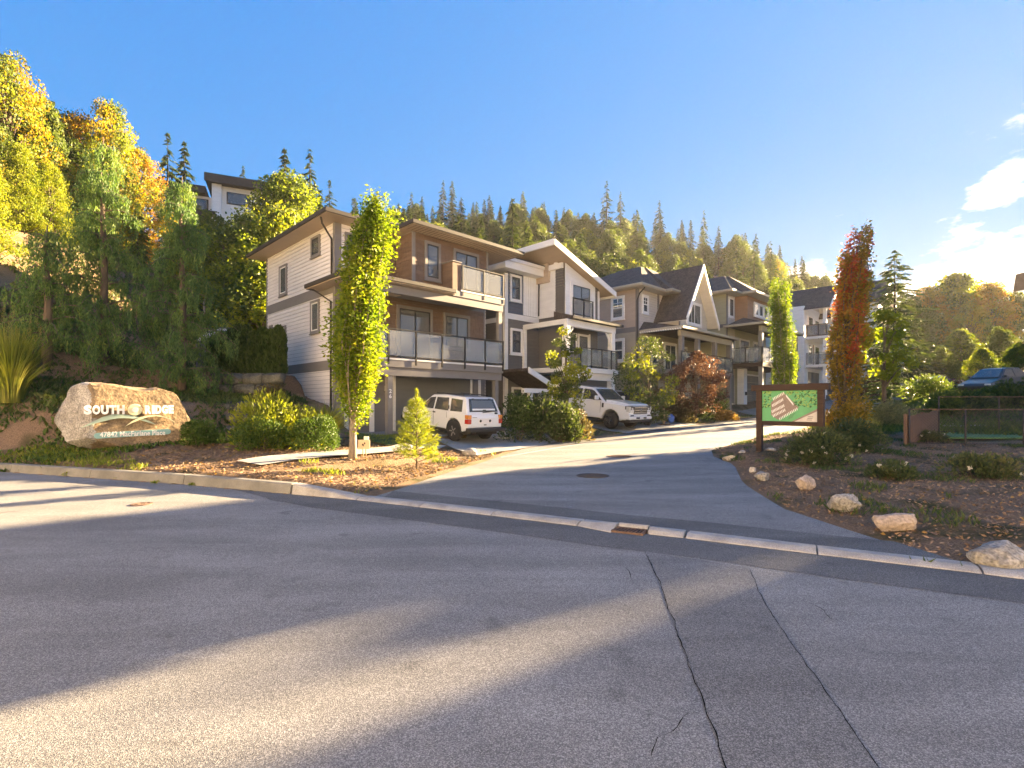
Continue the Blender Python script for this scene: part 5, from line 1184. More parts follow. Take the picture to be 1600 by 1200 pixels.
# shrub rows along the street front
gS = 'dark shrubs between the driveways'
row = [('dense dark shrub next to the tailgate of the white four wheel drive', 812, 690, 0.85, 1.55, 'leaf_thuja'), ('tall dark shrub under the second house entry roof', 842, 690, 0.85, 1.55, 'leaf_shrub'), ('dark green shrub below the slender young tree', 874, 690, 0.85, 1.3, 'leaf_shrub'), ('loose shrub brushing the flank of the white pickup', 896, 688, 0.7, 1.0, 'leaf_bronze')]
for i, (lb, px, py, r, hh, mt) in enumerate(row):
    shrub('dark_shrub', lb, 'shrub', *on_ground(px, py)[:2], r, hh, mt, 4200, 0.10, 0.06, 91 + i, gS, 0.3, 0.45, 0.12)
gT = 'mixed shrubs in the bed before the tan house'
row = [('bronze brown shrub right behind the pickup nose', 1022, 655, 1.0, 1.5, 'leaf_bronze'), ('broad brown green shrub in front of the young feathery tree', 1050, 660, 1.1, 1.25, 'leaf_bronze'), ('green shrub in front of the red maple stems', 1082, 658, 1.0, 1.2, 'leaf_shrub'), ('upright green shrub at the right end of the tan house bed', 1118, 654, 0.8, 1.6, 'leaf_shrub'), ('low orange brown shrub at the tip of the tan house bed', 1132, 657, 0.7, 0.5, 'leaf_fallen')]
for i, (lb, px, py, r, hh, mt) in enumerate(row):
    shrub('bed_shrub', lb, 'shrub', *on_ground(px, py)[:2], r, hh, mt, 3200, 0.11, 0.065, 101 + i, gT, 0.3, 0.45, 0.15)
th = shrub('hydrangea_shrub', 'small bush with a white flower head beside the sage house corner', 'shrub', *on_ground(1113, 650)[:2], 0.5, 1.5, 'leaf_shrub', 900, 0.1, 0.07, 107)
lf = Leaf(3); lf.clump((0, 0, 1.75), (0.3, 0.3, 0.16), 160, 0.07, 0.06); lf.build('flower_head', 'petal', th)
# right hand bed
def rose(label, px, py, r, hh, n, seed, flowers=14, mat='leaf_rose'):
    x, y, z = on_ground(px, py); th = shrub('rose_shrub', label, 'shrub', x, y, r, hh, mat, n, 0.06, 0.04, seed, 'rose bushes in the right hand bed', 0.35, 0.3, 0.2)
    lf = Leaf(seed); d = rdir(lf.rs, flowers, 0.5); d[:, 2] = np.abs(d[:, 2])
    for q in d: lf.clump(q * np.array([r, r, hh]) * 1.0 + np.array([0, 0, 0.05]), 0.035, 14, 0.05, 0.045)
    if flowers: lf.build('flowers', 'petal', th)
rose('big straggly rose bush hiding the right post of the map board', 1278, 724, 0.72, 0.74, 5200, 111, 16)
rose('wide rose bush right of the map board with pale blooms', 1330, 704, 0.8, 0.78, 5000, 112, 10)
rose('small rose bush in the middle of the right hand bed', 1395, 748, 0.4, 0.3, 1500, 113, 3)
rose('low green rose bush near the right edge of the photo', 1530, 745, 0.65, 0.42, 2600, 114, 5)
rose('low sprawling bush just before the brown fence panels', 1452, 690, 0.5, 0.32, 1800, 115, 4)
shrub('pale_shrub', 'pale cream variegated rounded bush left of the brown fence', 'shrub', *on_ground(1398, 668)[:2], 1.1, 1.0, 'leaf_pale', 6500, 0.085, 0.05, 116, None, 0.2, 0.55)
shrub('red_shrub', 'low reddish shrub under the columnar red maple', 'shrub', 13.0, 19.6, 0.9, 1.3, 'leaf_maple', 3000, 0.1, 0.07, 117)
shrub('dark_shrub', 'small dark purple shrub beyond the red maple by the far drive', 'shrub', *on_ground(1360, 625)[:2], 1.3, 2.2, 'leaf_jmaple', 2400, 0.16, 0.1, 118)
x, y = at(1385, 37); th = place('conifer_tree', 'green conical conifer standing before the small pale town house', 'tree', x, y); conifer(th, 119, 5.6, 1.9, 0.2, 'needle_olive', 22, 9, 40, 0.3, 0.12, 0.2)
x, y = at(1398, 52); th = place('conifer_tree', 'tall dark layered conifer against the clouds right of the red maple', 'tree', x, y); conifer(th, 120, 14.4, 5.2, 0.6, 'needle_olive', 28, 8, 80, 0.6, 0.2, 0.25)
x, y = at(1322, 60); th = place('conifer_tree', 'slim dark conifer half hidden by the red columnar maple', 'tree', x, y); conifer(th, 121, 14, 3.0, 0.6, 'needle_olive', 26, 7, 40, 0.6, 0.22, 0.25)

gF = 'low bushes along the far edge of the green mat'
for i, (px, Y, r, hh, mt, lb) in enumerate([(1478, 27, 0.9, 1.1, 'leaf_olive', 'low bush left of the dark parked car'), (1512, 27, 1.0, 1.0, 'leaf_shrub', 'low bush before the bonnet of the dark parked car'), (1548, 28, 1.1, 0.8, 'leaf_olive', 'low bush before the wheel of the dark parked car'), (1588, 27, 1.1, 1.2, 'leaf_shrub', 'low bush cut by the right edge above the wire fence'), (1450, 33, 1.3, 1.3, 'leaf_olive', 'bush hiding the lower half of the reddish car')]):
    x, y = at(px, Y); shrub('low_bush', lb, 'shrub', x, y, r, hh, mt, 2400, 0.14, 0.09, 150 + i, gF, 0.3, 0.4, 0.15)
# ================================================================== forest: a few kinds of tree, copied one by one
protos = {}
def proto(kind, fn):
    th = thing(kind + '_tree', kind, 'tree'); fn(th); protos[kind] = (th, [False])
proto('dark_conifer', lambda t: conifer(t, 201, 15, 2.9, 1.0, 'needle_dark', 30, 7, 30, 0.75, 0.26, 0.35))
proto('ragged_conifer', lambda t: conifer(t, 202, 17, 3.3, 2.5, 'needle_dark', 26, 6, 26, 0.85, 0.28, 0.45, thin=0.22))
proto('olive_conifer', lambda t: conifer(t, 203, 13, 3.1, 0.8, 'needle_olive', 26, 7, 30, 0.75, 0.28, 0.3))
proto('olive_leafy', lambda t: broad(t, 204, 11, 3.9, 1.0, ['leaf_olive'], 150, 100, 0.34, 0.22))
proto('rounded_leafy', lambda t: broad(t, 205, 9.5, 4.2, 0.6, ['leaf_olive', 'leaf_yellowgreen'], 150, 100, 0.34, 0.22))
proto('golden_leafy', lambda t: broad(t, 206, 12, 3.6, 1.0, ['leaf_gold', 'leaf_yellowgreen', 'leaf_olive'], 190, 120, 0.22, 0.14))
proto('orange_leafy', lambda t: broad(t, 207, 11, 3.5, 1.0, ['leaf_orange', 'leaf_gold', 'leaf_olive'], 180, 115, 0.22, 0.14))
proto('lime_leafy', lambda t: broad(t, 208, 10, 3.2, 0.6, ['leaf_yellowgreen', 'leaf_lime'], 170, 120, 0.20, 0.12, conic=0.6))
proto('poplar', lambda t: broad(t, 209, 16, 2.3, 0.5, ['leaf_olive'], 260, 130, 0.5, 0.4, conic=0.0))  # crown made dense enough to block the sun; used only out of view
def put(kind, x, y, s, rz, label, group, sz=None, z=None):
    th, used = protos[kind]
    if used[0]: th = copy_tree(th)
    used[0] = True
    th.location = (x, y, (gz(x, y) if z is None else z) - 0.2); th.rotation_euler = (0, 0, rz); th.scale = (s, s, sz or s)
    tag(th, label, 'tree', group); return th
rf_ = random.Random(77)
DESC = {'dark_conifer': 'pointed conifer', 'ragged_conifer': 'ragged conifer', 'olive_conifer': 'olive conifer', 'olive_leafy': 'olive leafy tree', 'rounded_leafy': 'rounded leafy tree', 'golden_leafy': 'golden tree', 'orange_leafy': 'orange autumn tree', 'lime_leafy': 'bright lime yellow tree'}
# the near left slope: sunlit autumn trees, each placed
HGT = {'dark_conifer': 15, 'ragged_conifer': 17, 'olive_conifer': 13, 'olive_leafy': 11, 'rounded_leafy': 9.5, 'golden_leafy': 12, 'orange_leafy': 11, 'lime_leafy': 10}
LEFTT = [('golden_leafy', 14, 30, 96, 0.8, 'tallest golden tree at the left edge of the photo'), ('olive_leafy', 66, 33, 165, 0.75, 'brownish leafy tree between the two tallest golden crowns'), ('golden_leafy', 168, 36, 168, 0.72, 'bright golden tree peaking above the weeping cedars'),
         ('orange_leafy', 118, 35, 186, 0.8, 'orange brown tree left of the bright golden peak'), ('orange_leafy', 212, 40, 238, 0.85, 'orange tree right of the bright golden peak'), ('ragged_conifer', 262, 46, 212, 0.9, 'ragged green conifer above the white hill house gable'), ('dark_conifer', 288, 48, 226, 0.85, 'darker conifer immediately left of the hill house roof'),
         ('lime_leafy', 30, 24, 232, 0.9, 'lime yellow cone shaped tree at the far left above the bank'), ('lime_leafy', 78, 25, 262, 0.95, 'second lime yellow tree beside the slope crest'), ('lime_leafy', -22, 20, 262, 1.0, 'golden lime shrubby tree cut by the left edge'), ('olive_conifer', 96, 27, 345, 1.1, 'dark green conifer behind the short weeping cedar'),
         ('olive_conifer', 45, 26, 330, 1.2, 'dark green conifer at the top of the dark bank'), ('olive_leafy', 140, 30, 345, 1.0, 'shaded leafy tree between the weeping cedars'), ('olive_conifer', 215, 32, 320, 1.0, 'shaded conifer seen between the two tall weeping cedars'), ('olive_leafy', 330, 38, 345, 0.95, 'leafy tree below the hill house window'), ('rounded_leafy', 300, 33, 385, 1.0, 'rounded tree right behind the right weeping cedar'),
         ('dark_conifer', 380, 70, 262, 0.6, 'lone slim conifer poking above the hill house roof'), ('rounded_leafy', 350, 31, 420, 1.0, 'small leafy tree above the pale canopy'), ('olive_leafy', 100, 46, 215, 0.8, 'brown leafy tree behind the orange one'), ('golden_leafy', -8, 40, 150, 0.75, 'golden tree rising behind the tallest left tree'), ('rounded_leafy', 420, 31, 420, 1.0, 'leafy bush tree next to the garden rail')]
for i, (k, px, Y, py, wd, lb) in enumerate(LEFTT):
    x, y = at(px, Y); s = (1.6 + (632 - py) / 800 * Y - gz(x, y) + 0.2) / HGT[k]; s = max(s, 0.2); put(k, x, y, s * wd, i * 1.7, lb, 'autumn trees on the left slope', s)
# the wooded hill
ZONE = [(-9e9, 430, 'high at the left'), (430, 620, 'behind the brown roof left half'), (620, 780, 'behind the brown roof right half'), (780, 900, 'above the single pitch roof'), (900, 1010, 'above the tan house roof'), (1010, 1120, 'above the pointed gable'), (1120, 1230, 'above the sage house roof'), (1230, 1340, 'above the far white houses'), (1340, 9e9, 'at the right foot of the hill')]
def zone(px): return next(z for a, b, z in ZONE if a <= px < b)
HF = 'forest trees on the hill behind the houses'
spots = []; FOR = []
for i in range(120):
    t = rf_.uniform(4, 66); n = -8.5 - rf_.uniform(7, 46); x, y = tn2xy(t, n); spots.append((0 if n > -30 else 1, x, y))
for ri, Yr in enumerate((66, 78, 90, 101, 112, 122, 131, 139, 146, 152)):
    xx = -0.34 * Yr
    while xx < 0.72 * Yr:
        spots.append((1 if ri < 2 else 2 if ri < 6 else 3, xx + rf_.uniform(-1.5, 1.5), Yr + rf_.uniform(-4, 4))); xx += rf_.uniform(4.8, 7.0) if ri < 6 else rf_.uniform(4.0, 6.2)
for ring, x, y in spots:
    t, n = xy2tn(x, y); px = 800 + 800 * x / max(y, 1)
    if n > -14 and y < 62: continue
    if n > -3.5: continue
    if px < 330 or px > 1400 or y < 26: continue
    if px < 430 and y < 75: continue
    c = rf_.random()
    if ring >= 3: k = 'dark_conifer' if c < 0.34 else 'ragged_conifer' if c < 0.44 else 'olive_conifer' if c < 0.72 else 'olive_leafy' if c < 0.95 else 'golden_leafy'
    else: k = 'olive_leafy' if c < 0.38 else 'rounded_leafy' if c < 0.62 else 'olive_conifer' if c < 0.80 else 'dark_conifer' if c < 0.92 else 'ragged_conifer' if c < 0.985 else 'golden_leafy'
    s = rf_.uniform(0.62, 1.02); size = 'small' if s < 0.76 else 'middling' if s < 0.9 else 'large'
    FOR.append((px, put(k, x, y, s, rf_.uniform(0, 6.28), f'{size} {DESC[k]} {zone(px)}' + (', bottom row', ', lower slope', ', upper slope', ', skyline')[ring], HF, s * rf_.uniform(0.9, 1.18))))
by = {}
for px, o in FOR: by.setdefault(o['label'], []).append((px, o))
for lb, L_ in by.items():          # trees of one description: told apart by their order along the ridge
    L_.sort(key=lambda q: q[0]); m_ = len(L_)
    if m_ > 1:
        nm = ['left', 'right'] if m_ == 2 else ['left', 'middle', 'right'] if m_ == 3 else ['leftmost'] + ['second', 'third', 'fourth', 'fifth', 'sixth', 'seventh', 'eighth'][:m_ - 2] + ['rightmost']
        for q, (px, o) in zip(nm, L_): o['label'] = q + ' ' + lb
# trees to the right of the street
HGT = {'dark_conifer': 15, 'ragged_conifer': 17, 'olive_conifer': 13, 'olive_leafy': 11, 'rounded_leafy': 9.5, 'golden_leafy': 12, 'orange_leafy': 11, 'lime_leafy': 10}
RT = [('orange_leafy', 1452, 96, 452, 'pale orange tree right of the big layered conifer'), ('rounded_leafy', 1490, 98, 438, 'rounded hazy tree in the middle of the right tree line'), ('golden_leafy', 1516, 84, 474, 'yellow lit tree in front of the hazy right tree line'), ('orange_leafy', 1548, 92, 446, 'orange backlit tree nearest the sun'), ('olive_leafy', 1590, 96, 462, 'backlit tree below the lamp head at the right edge'), ('olive_leafy', 1424, 88, 470, 'olive tree above the small pale town house'), ('olive_conifer', 1408, 100, 452, 'olive conifer between the big layered conifer and the orange tree'), ('olive_leafy', 1520, 104, 452, 'broad hazy tree filling the right tree line gap'),
      ('olive_leafy', 1470, 56, 545, 'low leafy tree above the parked reddish car'), ('rounded_leafy', 1535, 48, 548, 'low round tree behind the parked dark car'), ('rounded_leafy', 1438, 58, 560, 'low round tree left of the parked cars'), ('olive_leafy', 1590, 40, 540, 'leafy tree cut by the right edge behind the fence'), ('rounded_leafy', 1500, 66, 520, 'middling leafy tree in the dip between the parked cars'), ('olive_leafy', 1562, 64, 515, 'middling olive tree above the dark parked car'), ('olive_conifer', 1455, 70, 515, 'conical tree in front of the pale orange tree')]
for i, (k, px, Y, py, lb) in enumerate(RT):
    x, y = at(px, Y); zt_ = 1.6 + (632 - py) / 800 * Y; s = (zt_ - gz(x, y) + 0.2) / HGT[k]; put(k, x, y, s * 0.95, i * 2.1, lb, 'hazy trees right of the street', s)
HGT['poplar'] = 16
OCC = [('poplar', -8.1, 74, 22.5, 1.35, 'first slender poplar added out of view to cast shade'), ('poplar', -6.4, 72, 22.5, 1.75, 'second broader poplar added out of view to cast shade'), ('poplar', -7.2, 82, 24, 1.9, 'poplar added behind the first two, out of view, to cast shade'), ('poplar', -5.75, 80, 23.5, 1.3, 'slim rear poplar added out of view to cast shade')]  # unseen sun blockers, added to shade the road mouth
# ================================================================== rocks
def ico(sub):
    bm = bmesh.new(); bmesh.ops.create_icosphere(bm, subdivisions=sub, radius=1.0)
    V = np.array([v.co[:] for v in bm.verts]); F = np.array([[v.index for v in f.verts] for f in bm.faces]); bm.free(); return V, F
ICO = {s: ico(s) for s in (2, 3, 4, 5)}
def fbm(P, seed, s):
    o = Vector((seed * 7.3, seed * 3.1, seed * 1.7))
    return np.array([mnoise.fractal(Vector(p) * s + o, 1.0, 2.0, 4) for p in P])
def rock_geo(seed, dims, sub=3, e=0.75, amp=0.16, cuts=6, keep=0.72):
    V, F = ICO[sub]; rs = np.random.RandomState(seed)
    P = np.sign(V) * np.abs(V) ** e; P = P / np.max(np.abs(P), 1, keepdims=True) ** 0.15
    for i in range(cuts):
        n = rdir(rs, 1)[0]; d = rs.uniform(keep, keep + 0.22); k = P @ n; over = np.maximum(k - d, 0)
        P = P - over[:, None] * n * 0.92
    P = P * (1 + amp * fbm(P, seed, 1.3))[:, None] + V * (0.035 * fbm(P, seed + 3, 6.0))[:, None]
    return P * np.array(dims) / 2, F
def rock(name, x, y, dims, mat, seed, label=None, parent=None, rz=0.0, sink=0.25, sub=3, group=None, z=None, cat='rock', **k):
    P, F = rock_geo(seed, dims, sub, **k)
    P[:, 2] += dims[2] * (0.5 - sink)
    me = npmesh(name, P, F, mat, True); me.set_sharp_from_angle(angle=R(24)); o = link(name, me, parent)
    o.location = (x, y, gz(x, y) if z is None else z); o.rotation_euler = (0, 0, rz)
    if label: tag(o, label, cat, group)
    return o
# ---- boulder sign
bx, by, bz = on_ground(200, 693)
BR = R(43)
bs = thing('boulder', 'huge tan boulder carrying the white South Ridge lettering', 'boulder', (bx, by, bz - 0.05), BR)
sc_ = by / 800.0                                   # metres per pixel there
W_, H_ = 166 * sc_, 104 * sc_
P, F = ICO[5]; P = np.sign(P) * np.abs(P) ** 0.62; P = P / np.max(np.abs(P), 1, keepdims=True) ** 0.35
u = P[:, 0]
top = np.interp(u, [-1, -0.82, -0.55, -0.2, 0.15, 0.5, 0.8, 1.0], [0.70, 0.99, 1.0, 0.97, 0.92, 0.96, 0.86, 0.5])
zz = (P[:, 2] + 1) / 2
P2 = np.stack([u * W_ / 2 * np.interp(zz, [0, 0.25, 0.6, 1], [0.80, 0.90, 1.0, 0.93]), P[:, 1] * 0.85, zz * H_ * top], -1)
P2 += (0.10 * fbm(P2, 4, 0.9))[:, None] * nrm(P) + (0.035 * fbm(P2, 9, 4.0))[:, None] * nrm(P)
# cut faces: front, oblique left, right end
def cut(P, n, d, k=1.0):
    n = np.array(n, float); n /= np.linalg.norm(n); over = np.maximum(P @ n - d, 0); return P - over[:, None] * n * k
c_ = np.array([0, 0, H_ / 2]); Q = P2 - c_
Q = cut(Q, (0.02, -1, 0.10), 0.52, 0.97); Q = cut(Q, (-0.72, -0.66, 0.12), W_ * 0.335, 0.96); Q = cut(Q, (0.75, -0.6, 0.25), W_ * 0.44, 0.9); Q = cut(Q, (-0.3, -0.5, -0.8), 0.98, 0.9)
Q = Q + nrm(P) * (0.022 * fbm(P2, 21, 7.0))[:, None]
P2 = Q + c_; P2[:, 2] -= 0.12
me = npmesh('stone', P2, F, ['rock_tan', 'rock_grey'], True)
Nn = np.zeros(len(F) * 3, np.float32); me.polygons.foreach_get('normal', Nn); Nn = Nn.reshape(-1, 3); cen = P2[F].mean(1)
mi = ((cen[:, 0] < -W_ * 0.265 - 0.10 * fbm(cen, 3, 3.0)) | (Nn[:, 1] > 0.1)).astype(np.int32)
me.polygons.foreach_set('material_index', mi); me.set_sharp_from_angle(angle=R(20)); link('stone', me, bs)
M('sign_white', (0.82, 0.81, 0.78), 0.5, 0.04, 3); M('sign_green', (0.30, 0.40, 0.33), 0.5, 0.12, 4); M('sign_teal', (0.22, 0.42, 0.40), 0.5, 0.1, 4); M('sign_sun', (0.68, 0.66, 0.42), 0.5, 0.1, 4)
fy = -0.60                                         # sign plane, stood off the face on pins
def spx_(px, py): return ((px - 207) * sc_ * 1.0, (693 - py) * sc_ - 0.02)
def letters(txt, px0, px1, py0, py1, depth, name, mat, y, parent, off=0.012):
    me = text_mesh(txt, 1.0, depth, mat, off); V = np.array([v.co[:] for v in me.vertices]); mn, mx = V.min(0), V.max(0)
    a = spx_(px0, py1); b = spx_(px1, py0)
    V[:, 0] = a[0] + (V[:, 0] - mn[0]) / (mx[0] - mn[0]) * (b[0] - a[0]); V[:, 1] = a[1] + (V[:, 1] - mn[1]) / (mx[1] - mn[1]) * (b[1] - a[1])
    me.vertices.foreach_set('co', np.stack([V[:, 0], y - V[:, 2], V[:, 1]], -1).astype(np.float32).ravel()); me.update()
    return link(name, me, parent)
x0 = 152.0
for ch, w in zip('SOUTH', (9.4, 9.8, 9.6, 9.0, 9.8)):
    letters(ch, x0, x0 + w - 0.7, 629.5, 643, 0.03, 'letter', 'sign_white', fy - 0.03, bs, 0.055); x0 += w
x0 = 224.0
for ch, w in zip('RIDGE', (8.6, 4.4, 8.6, 8.6, 7.6)):
    letters(ch, x0, x0 + w - 0.7, 629.5, 643, 0.03, 'letter', 'sign_white', fy - 0.03, bs, 0.055); x0 += w
a = spx_(211.7, 636.5); r_ = 9.0 * sc_
MB().lathe([(r_, 0), (r_, -0.05), (r_ * 0.9, -0.06), (0, -0.065)], (a[0], fy + 0.02, a[1]), 28, 'y', False).build('sun_disc', 'sign_sun', bs)
MB().lathe([(r_ * 0.45, 0), (r_ * 0.42, -0.01), (0, -0.012)], (a[0], fy - 0.046, a[1]), 8, 'y', False).build('sun_core', 'sign_white', bs)
def blade(pts, name, mat, y):
    q = [spx_(140 + p[0] / 10.0, 600 + p[1] / 10.0) for p in pts]
    return MB().prism_ax(q, y - 0.02, y + 0.02, 1).build(name, mat, bs)
blade([(75, 628), (180, 560), (330, 470), (440, 432), (560, 428), (680, 450), (800, 490), (900, 540), (985, 600), (880, 560), (760, 515), (640, 492), (520, 490), (420, 508), (300, 545), (180, 588)], 'ridge_blade', 'sign_green', fy - 0.0)
blade([(600, 610), (680, 535), (780, 478), (900, 450), (1010, 448), (1110, 480), (1190, 530), (1245, 582), (1160, 525), (1070, 482), (980, 466), (880, 478), (780, 515), (690, 560)], 'ridge_blade', 'sign_sun', fy - 0.045)
pl = [spx_(165.5 + 3.6 * math.cos(t) if 0 else 0, 0)] and []
for k in range(9): t = math.pi / 2 + math.pi * k / 8; q = spx_(167.5, 674.2); pl.append((q[0] + 4.2 * sc_ * math.cos(t), q[1] + 4.2 * sc_ * math.sin(t)))
for k in range(9): t = -math.pi / 2 + math.pi * k / 8; q = spx_(253.5, 671.2); pl.append((q[0] + 4.2 * sc_ * math.cos(t), q[1] + 4.2 * sc_ * math.sin(t)))
plate_o = MB().prism_ax(pl, fy - 0.02, fy + 0.02, 1).build('address_plate', 'sign_teal', bs)
letters('47842 MacFarlane Place', 170, 250, 668.6, 676.4, 0.006, 'address_lettering', 'sign_white', fy - 0.027, plate_o, 0.012)
mb = MB()
for px, py in ((160, 640), (190, 640), (240, 640), (211, 636), (180, 672), (240, 671), (150, 655), (250, 655)):
    q = spx_(px, py); mb.bar((q[0], fy - 0.01, q[1]), (q[0], fy + 0.25, q[1]), 0.012)
mb.build('mounting_pin', 'frame_dark', bs)
# ---- rocks of the right hand bed
gR = 'loose rocks along the right hand bed'
for i, (px, py, w, hh, d, mt, lb) in enumerate([(1194, 752, 25, 19, 22, 'rock_grey', 'rounded grey brown rock at the tip of the right bed'), (1177, 739, 13, 11, 12, 'rock_pale', 'fist sized pale rock beside the rounded grey one'), (1262, 768, 33, 30, 26, 'rock_rose', 'upright pinkish rock below the big rose bush'), (1326, 803, 48, 32, 34, 'rock_grey', 'pointed grey green rock in the middle of the row'),
                                             (1410, 832, 74, 32, 44, 'rock_rose', 'long pale two lobed rock with grass at its end'), (1582, 888, 92, 46, 70, 'rock_grey', 'large flat rock cut by the right edge of the photo'), (1141, 720, 22, 10, 14, 'rock_pale', 'flat white stone at the very tip of the bed'), (1206, 706, 16, 6, 12, 'rock_pale', 'small white stone at the foot of the map board'), (1160, 708, 12, 6, 9, 'rock_pale', 'small pale stone between bed tip and board post')]):
    x, y, z = on_ground(px, py); s = y / 800.0
    rock('rock', x, y + d * s * 0.3, (w * s * 0.98, d * s * 0.9, hh * s * 1.12), mt, 300 + i, lb, None, -0.2 + 0.3 * (i % 3), 0.2, 4 if w > 30 else 3, gR, None, 'rock', amp=0.16, cuts=13, keep=0.62)
rock('rock', *on_ground(734, 712)[:2], (0.42, 0.35, 0.3), 'rock_pale', 330, 'pale rock at the corner of the first driveway', None, 0.3, 0.2, 3)
rock('rock', *on_ground(702, 0 + 690)[:2], (0.16, 0.12, 0.1), 'rock_grey', 331, 'small stone on the mulch by the driveway edge') if False else None
# ---- stacked rock retaining wall left of the first house
rw = thing('rock_wall', 'stacked dark field stone wall behind the small box shrub', 'stone wall', (-9.2, 17.0, 0.5)); rr = random.Random(8)
k = 0
for rowi in range(3):
    for i in range(11 - rowi):
        px = 262 + i * 17 + rowi * 6 + rr.uniform(-3, 3); Y = 17.3 + rowi * 0.4 - 0.005 * (px - 262); x, y = at(px, Y)
        w = rr.uniform(0.42, 0.62); o = rock('stone', x - rw.location.x, y - rw.location.y, (w, 0.55, rr.uniform(0.36, 0.5)), 'rock_dark', 340 + k, None, rw, rr.uniform(-0.3, 0.3), 0.1, 3, z=0.55 + rowi * 0.36 - 0.5, amp=0.12, cuts=7); k += 1
bw = thing('block_wall', 'upper low wall of long grey stone blocks under the dark hedge', 'stone wall', (-11.5, 20.0, 1.9))
for rowi in range(2):
    for i in range(6):
        px = 262 + i * 31 + rowi * 12; Y = 20.2 + rowi * 0.12 - 0.0022 * (px - 262) * 2; x, y = at(px, Y)
        rock('stone', x - bw.location.x, y - bw.location.y, (0.82, 0.6, 0.46), 'rock_dark', 380 + k, None, bw, rr.uniform(-0.08, 0.08), 0.1, 3, z=0.08 + rowi * 0.42, e=0.5, amp=0.06, cuts=3, keep=0.85); k += 1
# ---- garden wall and rail up the slope
gx0, gy0 = at(385, 31); gzv = 1.6 + (632 - 505) / 800 * 31
gw = thing('garden_wall', 'dark stone garden wall up the slope left of the white wall', 'stone wall', (gx0, gy0, gzv))
for rowi in range(3):
    for i in range(7): rock('stone', -2.6 + i * 0.78 + rowi * 0.2, -0.1 * i, (0.86, 0.6, 0.5), 'rock_dark', 420 + k, None, gw, 0, 0.1, 3, z=rowi * 0.42 - 0.1, e=0.5, amp=0.07, cuts=3, keep=0.85); k += 1
gf = thing('garden_rail', 'pale metal railing with gate posts on the slope beside the garden wall', 'railing', (gx0 - 2.2, gy0 - 0.6, gzv))
M('rail_pale', (0.5, 0.46, 0.4), 0.6, 0.1, 4)
for i, xx in enumerate((0, 0.75, 1.5)): MB().box(xx - 0.04, xx + 0.04, -0.04, 0.04, -0.3, 1.35 - 0.25 * i).build('rail_post', 'rail_pale', gf)
MB().bar((0, 0, 1.3), (0.75, 0, 1.1), 0.05).build('rail_bar', 'rail_pale', gf)
for j in range(9): MB().box(0.8 + j * 0.08, 0.815 + j * 0.08, -0.008, 0.008, 0.05, 0.8).build('baluster', 'rail_black', gf)
MB().box(0.75, 1.5, -0.02, 0.02, 0.8, 0.84).build('rail_bar', 'rail_black', gf)
for i in range(5): MB().box(1.9 + i * 0.75, 1.97 + i * 0.75, -0.04, 0.04, 0.8, 1.75).build('rail_post', 'rail_pale', gf)
# ---- pale canopy behind the hedge
cx_, cy_ = at(352, 23.2); cn = thing('canopy', 'pale lilac domed garden canopy with dark side curtain behind the hedge', 'canopy', (cx_, cy_, 2.8), R(20))
M('canvas_pale', (0.55, 0.53, 0.60), 0.7, 0.08, 2); M('canvas_dark', (0.10, 0.105, 0.125), 0.8, 0.15, 3)
mb = MB(); k8 = 12; ring = []
for r0, z0 in ((1.18, 1.55), (1.10, 1.78), (0.72, 2.06), (0.32, 2.16), (0.30, 2.2)):
    ring.append([(r0 * math.cos(2 * math.pi * j / k8) * (1.0), r0 * math.sin(2 * math.pi * j / k8), z0) for j in range(k8)])
vs = sum(ring, []); fs = []
for i in range(4):
    for j in range(k8): fs.append((i * k8 + j, i * k8 + (j + 1) % k8, (i + 1) * k8 + (j + 1) % k8, (i + 1) * k8 + j))
fs.append(tuple(range(4 * k8, 5 * k8))); mb.add(vs, fs, False); mb.build('canopy_roof', 'canvas_pale', cn)
MB().lathe([(0.36, 2.2), (0.36, 2.25), (0.0, 2.3)], k=12).build('roof_cap', 'canvas_dark', cn)
for j in range(6): a = j * math.pi / 3 + 0.3; MB().tube([(1.12 * math.cos(a), 1.12 * math.sin(a), -0.2), (1.12 * math.cos(a), 1.12 * math.sin(a), 1.6)], 0.035, 6).build('pole', 'frame_dark', cn)
mb = MB()
for j in range(5):
    a0, a1 = 2.6 + j * 0.32, 2.6 + (j + 1) * 0.32; r0 = 1.1 + 0.03 * (j % 2); r1 = 1.1 + 0.03 * ((j + 1) % 2)
    mb.hexa([(r0 * math.cos(a0), r0 * math.sin(a0), -0.1), (r1 * math.cos(a1), r1 * math.sin(a1), -0.1), (r1 * 1.02 * math.cos(a1), r1 * 1.02 * math.sin(a1), -0.1), (r0 * 1.02 * math.cos(a0), r0 * 1.02 * math.sin(a0), -0.1)],
            [(r0 * math.cos(a0), r0 * math.sin(a0), 1.56), (r1 * math.cos(a1), r1 * math.sin(a1), 1.56), (r1 * 1.02 * math.cos(a1), r1 * 1.02 * math.sin(a1), 1.56), (r0 * 1.02 * math.cos(a0), r0 * 1.02 * math.sin(a0), 1.56)])
mb.build('curtain', 'canvas_dark', cn)
